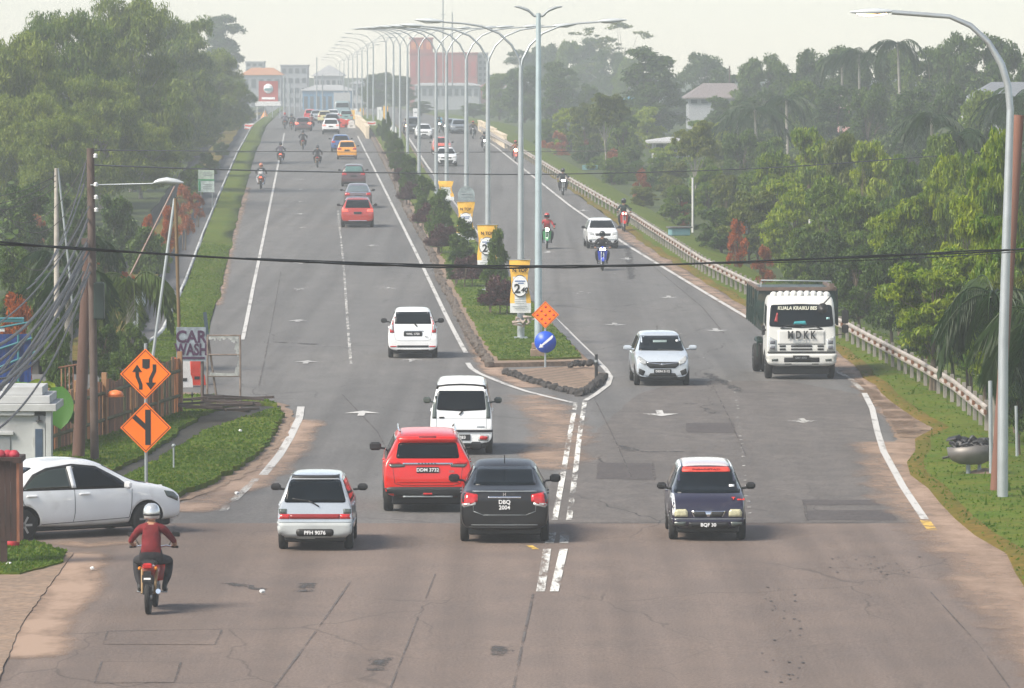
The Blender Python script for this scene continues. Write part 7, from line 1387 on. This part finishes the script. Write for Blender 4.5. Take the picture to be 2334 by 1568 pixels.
# ------------------------------------------------------------ motorcycles and riders
def skin_body(J, E, name='body', lv=1):
    """J: name -> (x, y, z, radius); E: bones as pairs of names"""
    ks = list(J); me = bpy.data.meshes.new(name); me.from_pydata([J[k][:3] for k in ks], [(ks.index(a), ks.index(b)) for a, b in E], [])
    o = bpy.data.objects.new(name, me); C.objects.link(o); md = o.modifiers.new('k', 'SKIN'); md.use_smooth_shade = True
    for i, k in enumerate(ks): r = J[k][3]; me.skin_vertices[0].data[i].radius = r if hasattr(r, '__len__') else (r, r)
    me.skin_vertices[0].data[0].use_root = True
    s_ = o.modifiers.new('s', 'SUBSURF'); s_.levels = s_.render_levels = lv
    dg = bpy.context.evaluated_depsgraph_get(); m2 = bpy.data.meshes.new_from_object(o.evaluated_get(dg)); bpy.data.objects.remove(o); return m2
def rider_mesh(lean=0., foot=.34, knee=.27, hand=(.34, .46, 1.02)):
    J = {'pelvis': (0, -.14, .88, (.17, .13)), 'waist': (0, -.10+lean*.3, 1.03, (.155, .115)), 'chest': (0, -.03+lean*.7, 1.22, (.185, .125)), 'collar': (0, .0+lean, 1.37, (.13, .095)), 'neck': (0, .02+lean, 1.45, .055), 'head': (0, .05+lean*1.1, 1.56, .085), 'crown': (0, .05+lean*1.1, 1.62, .075)}
    E = [('pelvis', 'waist'), ('waist', 'chest'), ('chest', 'collar'), ('collar', 'neck'), ('neck', 'head'), ('head', 'crown')]
    for n, sx in (('l', -1), ('r', 1)):
        J.update({'sh'+n: (sx*.19, .0+lean, 1.345, .075), 'el'+n: (sx*(hand[0]+.02), .16+lean*.8, 1.12, .050), 'wr'+n: (sx*hand[0], hand[1]-.08, hand[2]+.02, .032), 'ha'+n: (sx*hand[0], hand[1]-.01, hand[2]+.015, .036),
                  'hip'+n: (sx*.12, -.06, .85, .105), 'kn'+n: (sx*knee, .30, .80, .075), 'sn'+n: (sx*knee*.92, .20, .56, .068), 'an'+n: (sx*.20, .10, foot+.07, .042), 'he'+n: (sx*.20, .06, foot+.0, .042), 'to'+n: (sx*.215, .24, foot-.01, .038)})
        E += [('collar', 'sh'+n), ('sh'+n, 'el'+n), ('el'+n, 'wr'+n), ('wr'+n, 'ha'+n), ('pelvis', 'hip'+n), ('hip'+n, 'kn'+n), ('kn'+n, 'sn'+n), ('sn'+n, 'an'+n), ('an'+n, 'he'+n), ('he'+n, 'to'+n)]
    me = skin_body(J, E, 'person_body', 2)
    cls = {'pelvis': 1, 'hip': 1, 'kn': 1, 'sn': 1, 'an': 1}
    seg = []
    for a, b in E:
        k = a[:2]+b[:2]; A, B = Vector(J[a][:3]), Vector(J[b][:3])
        if a in ('neck', 'head') or b in ('neck', 'head', 'crown'): c = 2
        elif a[:2] in ('wr',) or b[:2] == 'ha': c = 2
        elif a[:2] == 'el': c = 4
        elif a == 'pelvis' and b[:3] == 'hip': c = 1
        elif a[:3] == 'hip' or a[:2] in ('kn', 'sn'): c = 1
        elif a[:2] in ('an', 'he'): c = 3
        else: c = 0
        seg.append((A, B, c))
    co = [v.co for v in me.vertices]
    for p in me.polygons:
        q = p.center; best = (9, 0)
        for A, B, c in seg:
            ab = B-A; t = max(0, min(1, (q-A).dot(ab)/ab.length_squared)); d = (q-(A+ab*t)).length
            if d < best[0]: best = (d, c)
        c = best[1]
        if c == 0 and q.z < .95: c = 1
        p.material_index = c; p.use_smooth = True
    return me
def hand_mesh():
    b = MB(); b.box((0, -.02, .012), (.075, .075, .03), bev=.012)
    for i, l in enumerate((.030, .036, .034, .026)):
        x = -.030+i*.020; b.tube([(x, .015, .022), (x, .045, .030), (x, .045+l*.6, .012), (x, .04+l*.3, -.018), (x, .022, -.020)], [.0095, .0095, .009, .0085, .0075], 6)
    b.tube([(-.036, -.03, .0), (-.05, -.005, -.012), (-.040, .022, -.022)], [.012, .011, .009], 6); q = b.build('hand', SKIN, None); me = q.data; bpy.data.objects.remove(q); return me
RM = rider_mesh(); RM2 = rider_mesh(.10, hand=(.33, .50, 1.0)); HM = hand_mesh(); MI = [[p.material_index for p in m.polygons] for m in (RM, RM2)]
def helmet(parent, col, lean=0., front=True, full=False):
    b = MB(); n = 12; prof = [(.0, .155), (.06, .148), (.105, .115), (.132, .06), (.138, 0), (.134, -.06), (.120, -.10)]
    b.lathe(prof[::-1], (0, .045+lean*1.1, 1.60), 20); b.v = [(x, .045+lean*1.1+(y-.045-lean*1.1)*1.12, z) for x, y, z in b.v]; h = b.build('helmet', col, parent)
    b = MB(); b.lathe([(.139, -.045), (.142, -.03), (.140, -.01)], (0, .045+lean*1.1, 1.60), 20); b.v = [(x, .045+lean*1.1+(y-.045-lean*1.1)*1.13, z) for x, y, z in b.v]; b.build('trim', BLK, h)
    b = MB(); vs = []
    for j in range(5):
        for i in range(9): a = PI*(.15+.70*i/8); r = .143+.006*(j == 2); vs.append((math.cos(a)*r, .045+lean*1.1+math.sin(a)*r*1.13, 1.66-j*.032))
    b.add(vs, [(j*9+i, j*9+i+1, j*9+i+10, j*9+i+9) for j in range(4) for i in range(8)], 0, True); b.build('visor', GLASS, h)
def bike(loc, rz, label, bodyc, lit=None, headlit=None, scooter=True, name='motorcycle', big=0):
    o = thing(name, loc, rz, label, 'motorcycle'); wr = .285
    for y in (-.62, .62):
        b = MB(); b.lathe([(wr*.80, -.035), (wr*.93, -.042), (wr, -.02), (wr, .02), (wr*.93, .042), (wr*.80, .035)], (0, y, wr), 22, axis='X'); w = b.build('wheel', RUBBER, o)
        b = MB(); b.lathe([(wr*.80, -.02), (wr*.80, .02), (wr*.74, .0)], (0, y, wr), 20, axis='X'); b.lathe([(.04, -.06), (.04, .06)], (0, y, wr), 10, axis='X')
        for k in range(5): a = k*2*PI/5; b.tube([(0, y, wr), (0, y+math.cos(a)*wr*.77, wr+math.sin(a)*wr*.77)], .012, 4)
        b.build('rim', ALLOY, w)
    b = MB(); b.tube([(0, .42, .95), (0, .36, .72), (0, .15, .52), (0, -.1, .50), (0, -.35, .62)], [.05, .055, .06, .06, .05], 8); b.build('frame', BLACKP, o)
    b = MB(); b.tube([(-.06, .60, wr), (-.055, .45, .86)], .024, 7); b.tube([(.06, .60, wr), (.055, .45, .86)], .024, 7); b.build('fork', STEELD, o)
    b = MB(); b.box((0, .02, .38), (.24, .34, .20), bev=.05); b.lathe([(.06, -.13), (.06, .13)], (0, .12, .36), 10, axis='X'); b.build('engine', mat('engine_metal', (.16, .16, .16), .5, .6), o)
    b = MB()
    b.tube([(0, .40, .92), (0, .30, .66), (0, .12, .56), (0, -.2, .66), (0, -.55, .76), (0, -.72, .80)], [.09, .12, .11, .13, .11, .05], 10, flat=.8); b.build('fairing', bodyc, o)
    for sx in (-1, 1):
        b = MB(); b.prism([(0, 0), (.12, .02), (.17, .42), (.02, .45)], -.015, .015); b.v = [(sx*(x+.05), y+.34+z*.12, z+.45) for x, y, z in b.v]; b.build('leg_shield', bodyc, o)
    b = MB(); b.tube([(0, .08, .79), (0, -.25, .80), (0, -.62, .85)], [.10, .13, .11], 10, flat=.42); b.build('seat', BLK, o)
    b = MB(); b.tube([(-.34, .44, 1.0), (-.2, .47, 1.02), (0, .45, .98), (.2, .47, 1.02), (.34, .44, 1.0)], .016, 7); b.build('handlebar', CHROME, o)
    for sx in (-1, 1): MB().tube([(sx*.40, .43, 1.0), (sx*.29, .45, 1.01)], .021, 8).build('grip', BLK, o)
    b = MB(); b.lathe([(.0, -.09), (.10, -.07), (.12, .0), (.10, .07), (.02, .10)], (0, .50, .96), 14, axis='Y'); b.build('headlamp_cowl', bodyc, o)
    hl = headlit or LAMPG; b = MB()
    if big == 2: b.lathe([(.055, 0), (.05, .035)], (-.075, .585, .95), 12, axis='Y'); b.lathe([(.055, 0), (.05, .035)], (.075, .585, .95), 12, axis='Y')
    else: b.lathe([(.085+big*.05, 0), (.07+big*.05, .035)], (0, .585, .95), 16, axis='Y')
    b.build('headlight', hl, o)
    for sx in (-1, 1):
        b = MB(); b.tube([(sx*.24, .46, 1.02), (sx*.33, .44, 1.18)], .008, 5); b.box((sx*.36, .44, 1.21), (.13, .03, .08), bev=.012); b.build('mirror', BLK, o)
    b = MB(); b.box((0, -.74, .80), (.15, .08, .09), bev=.02); b.build('tail_light', lit or REDL, o)
    for sx in (-1, 1): MB().lathe([(.0, -.04), (.03, -.02), (.03, .02), (0, .03)], (sx*.13, -.70, .76), 8, axis='Y').build('indicator', mat('amber_lens', (.6, .2, .02), .3), o)
    b = MB(); b.prism([(-.075, .34), (.075, .34), (.06, .72), (-.06, .72)], -.80, -.77); b.build('rear_mudguard', BLACKP, o); MB().box((0, -.81, .60), (.17, .012, .12)).build('number_plate', BLK, o); MB().box((0, -.818, .60), (.11, .004, .03)).build('plate_print', WHT, o)
    b = MB(); b.tube([(.10, .1, .32), (.13, -.2, .30), (.16, -.62, .38)], [.02, .03, .042], 8); b.build('exhaust', CHROME, o)
    for sx in (-1, 1): MB().tube([(sx*.10, -.60, .34), (sx*.12, -.38, .72)], .024, 7).build('shock_absorber', mat('spring_steel', (.20, .12, .04), .5), o)
    b = MB(); b.tube([(-.25, .10, .30), (.25, .10, .30)], .014, 6); b.build('footrest', STEELD, o)
    b = MB(); vs = []
    for i in range(9):
        a = PI*(.15+.6*i/8)
        for sx in (-1, 1): vs.append((sx*.055, .62+math.cos(a)*(wr+.03), wr+math.sin(a)*(wr+.03)))
    b.add(vs, [(2*i, 2*i+1, 2*i+3, 2*i+2) for i in range(8)], 0, True); b.build('front_mudguard', bodyc, o)
    return o
def cloth(n, c): return mat('cloth_'+n, c, .85, var=.25, scale=6, bump=1., bscale=11)
def rider(loc, rz, label, shirt, trousers, helm, sleeve=None, lean=0, shoes=None, skinm=None, extra=None):
    o = thing('person', loc, rz, label, 'person'); me = (RM2 if lean else RM).copy(); me.materials.clear()
    for m in (shirt, trousers, skinm or SKIN, shoes or BLK, sleeve or shirt): me.materials.append(m)
    me.polygons.foreach_set('material_index', MI[1 if lean else 0]); link(bpy.data.objects.new('body', me), o); helmet(o, helm, .10 if lean else 0)
    hx_, hy, hz2 = (.33, .50, 1.0) if lean else (.34, .46, 1.02)
    for sx in (-1, 1):
        h = link(bpy.data.objects.new('hand', HM), o); h.location = (sx*hx_, hy-.03, hz2+.012); h.rotation_euler = (.1, 0, 0); h.scale = (sx, 1, 1)
    return o
def moto(px, py, away, lab_b, lab_r, bodyc, shirt, trousers, helm, sleeve=None, lit=None, headlit=None, lean=0, yaw=0., scl=1., big=0, shoes=None, rear=True):
    p = G(px, py); rz = (0.0 if away else PI)+yaw; f = Vector((-math.sin(rz), math.cos(rz), 0)); c = p+f*.62*(1 if away else -1); z = zz(c.y)+(0 if True else 0)
    c = p+Vector((0, .62, 0)); loc = (c.x, c.y, zz(c.y))
    b = bike(loc, rz, lab_b, bodyc, lit, headlit, big=big); r = rider(loc, rz, lab_r, shirt, trousers, helm, sleeve, lean, shoes)
    if scl != 1: b.scale = (scl,)*3; r.scale = (scl,)*3
    return b, r
HS = mat('helmet_silver', (.55, .57, .58), .22, .6, .05, coat=.5); HB = mat('helmet_black', (.02, .02, .022), .25, coat=.5); HR = mat('helmet_red', (.45, .03, .02), .25, coat=.5); HO = mat('helmet_orange', (.6, .2, .1), .3, coat=.5)
CB = cloth('black', (.015, .015, .018)); CM = cloth('maroon', (.13, .003, .007)); CG = cloth('dark_grey', (.04, .045, .05)); CR = cloth('red', (.34, .03, .035)); CW = cloth('white', (.5, .5, .52)); CN = cloth('navy', (.02, .025, .06)); CP = cloth('dusky', (.10, .09, .12))
BKR = paint('bike_red', (.45, .015, .01)); BKB = paint('bike_black', (.015, .015, .016)); BKG = paint('bike_green', (.05, .30, .10)); BKU = paint('bike_blue', (.02, .05, .40))
moto(340, 1400, True, 'black and red underbone motorcycle, nearest, at lower left', 'person in maroon short-sleeved shirt and silver helmet riding away at lower left', BKR, CM, CB, HS, sleeve=SKIN, yaw=-.02, scl=1.0)
b, r = moto(594, 431, True, 'motorcycle with lit red tail lamp on the left shoulder by the grass', 'person in dark jacket and pale trousers riding on the left shoulder by the grass', BKR, CG, CW, HO, lit=REDON)
p = r.location; o = thing('backpack', (p[0], p[1]-.26, p[2]+1.13), 0, 'white backpack on the rider on the left shoulder', 'backpack'); MB().box((0, 0, 0), (.30, .16, .36), bev=.06).build('bag', WHT, o); MB().box((0, -.08, -.06), (.22, .05, .16), bev=.02).build('pocket', WHT, o)
moto(639, 374, True, 'red motorcycle with bright tail lamp right on the left edge line', 'person in dusky jacket riding away on the left edge line', BKR, CP, CG, HB, lit=REDON)
moto(690, 341, True, 'dark motorcycle in the middle of the left lane', 'person in black jacket riding in the middle of the left lane', BKB, CB, CB, HB)
moto(723, 382, True, 'dark red motorcycle between the two left lanes', 'person in black riding between the two left lanes', paint('bike_dark_red', (.2, .01, .015)), CB, CB, HB)
moto(664, 296, True, 'small far motorcycle left of the dark car at the crest', 'small far person in dark clothes left of the dark car', BKR, CG, CG, HB)
moto(649, 293, True, 'farthest motorcycle on the left edge near the crest', 'farthest rider on the left edge, in grey', BKB, CP, CG, HR)
moto(710, 297, True, 'far motorcycle right beside the dark car with lit tail lamps', 'far person in dark red jacket right beside the dark car', BKB, cloth('wine', (.12, .03, .03)), CB, HB)
moto(1247, 568, False, 'green motorcycle with lit headlight right of the two near poles', 'person in loose red jacket on the green motorcycle', BKG, CR, CB, HR, headlit=WLON)
moto(1373, 617, False, 'blue motorcycle with twin lit headlights before the old white hatchback', 'person in black jacket leaning over the blue motorcycle', BKU, CB, CB, HB, headlit=WLON, lean=1, big=2, yaw=.02)
moto(1422, 528, False, 'bright red motorcycle beside the guardrail, right of the old white hatchback', 'person in dark green-black jacket on the bright red motorcycle by the guardrail', BKR, cloth('bottle', (.015, .035, .03)), CB, HB, headlit=mat('red_lit_lamp', (1, .25, .2), .3, emit=5), big=2, yaw=.04)
moto(1283, 445, False, 'motorcycle with two round lit lamps on the right shoulder', 'person in dark jacket riding toward the camera on the right shoulder', BKB, CG, CB, HB, headlit=WLON, big=2, yaw=.04)
moto(1175, 369, False, 'motorcycle with a glaring orange headlight by the guardrail', 'person behind the glaring orange headlight', BKR, cloth('rust', (.2, .07, .03)), CG, HR, headlit=ORON, big=1, yaw=.04)
moto(1104, 345, False, 'white-lit motorcycle just left of the third lamp pole on the right lanes', 'person in dark clothes left of the third lamp pole on the right lanes', BKB, CG, CB, HB, headlit=WLON, yaw=.04)
moto(1078, 316, False, 'far motorcycle near the cream parapet', 'far person in black near the cream parapet', BKB, CB, CB, HR, yaw=.04)
moto(1001, 303, False, 'far motorcycle with a lit lamp right of the farther white sedan', 'far person right of the farther white sedan', BKB, CG, CG, HB, headlit=WLON, yaw=.04)
moto(1014, 308, False, 'far motorcycle with a lit lamp between the fifth and sixth poles', 'far person in grey between the fifth and sixth poles', BKB, CP, CG, HB, headlit=WLON, yaw=.04)
moto(925, 308, False, 'far motorcycle with an orange-lit lamp left of the dark van', 'far person in grey left of the dark van', BKB, CP, CG, HB, headlit=ORON, yaw=.04)
# ------------------------------------------------------------ haze
hb = MB().box((0, 580, -1), (1100, 1500, 46)).build('haze', [], None)
hb.data.materials.clear(); hm = bpy.data.materials.new('haze_air'); hm.use_nodes = True
hn = hm.node_tree; hn.nodes.remove(hn.nodes['Principled BSDF']); pv = hn.nodes.new('ShaderNodeVolumePrincipled')
pv.inputs['Color'].default_value = (.58, .615, .635, 1); pv.inputs['Density'].default_value = HAZE; pv.inputs['Anisotropy'].default_value = .15
hn.links.new(pv.outputs[0], hn.nodes['Material Output'].inputs['Volume']); hb.data.materials.append(hm)
tag(hb, 'pale morning haze', 'haze', kind='stuff')
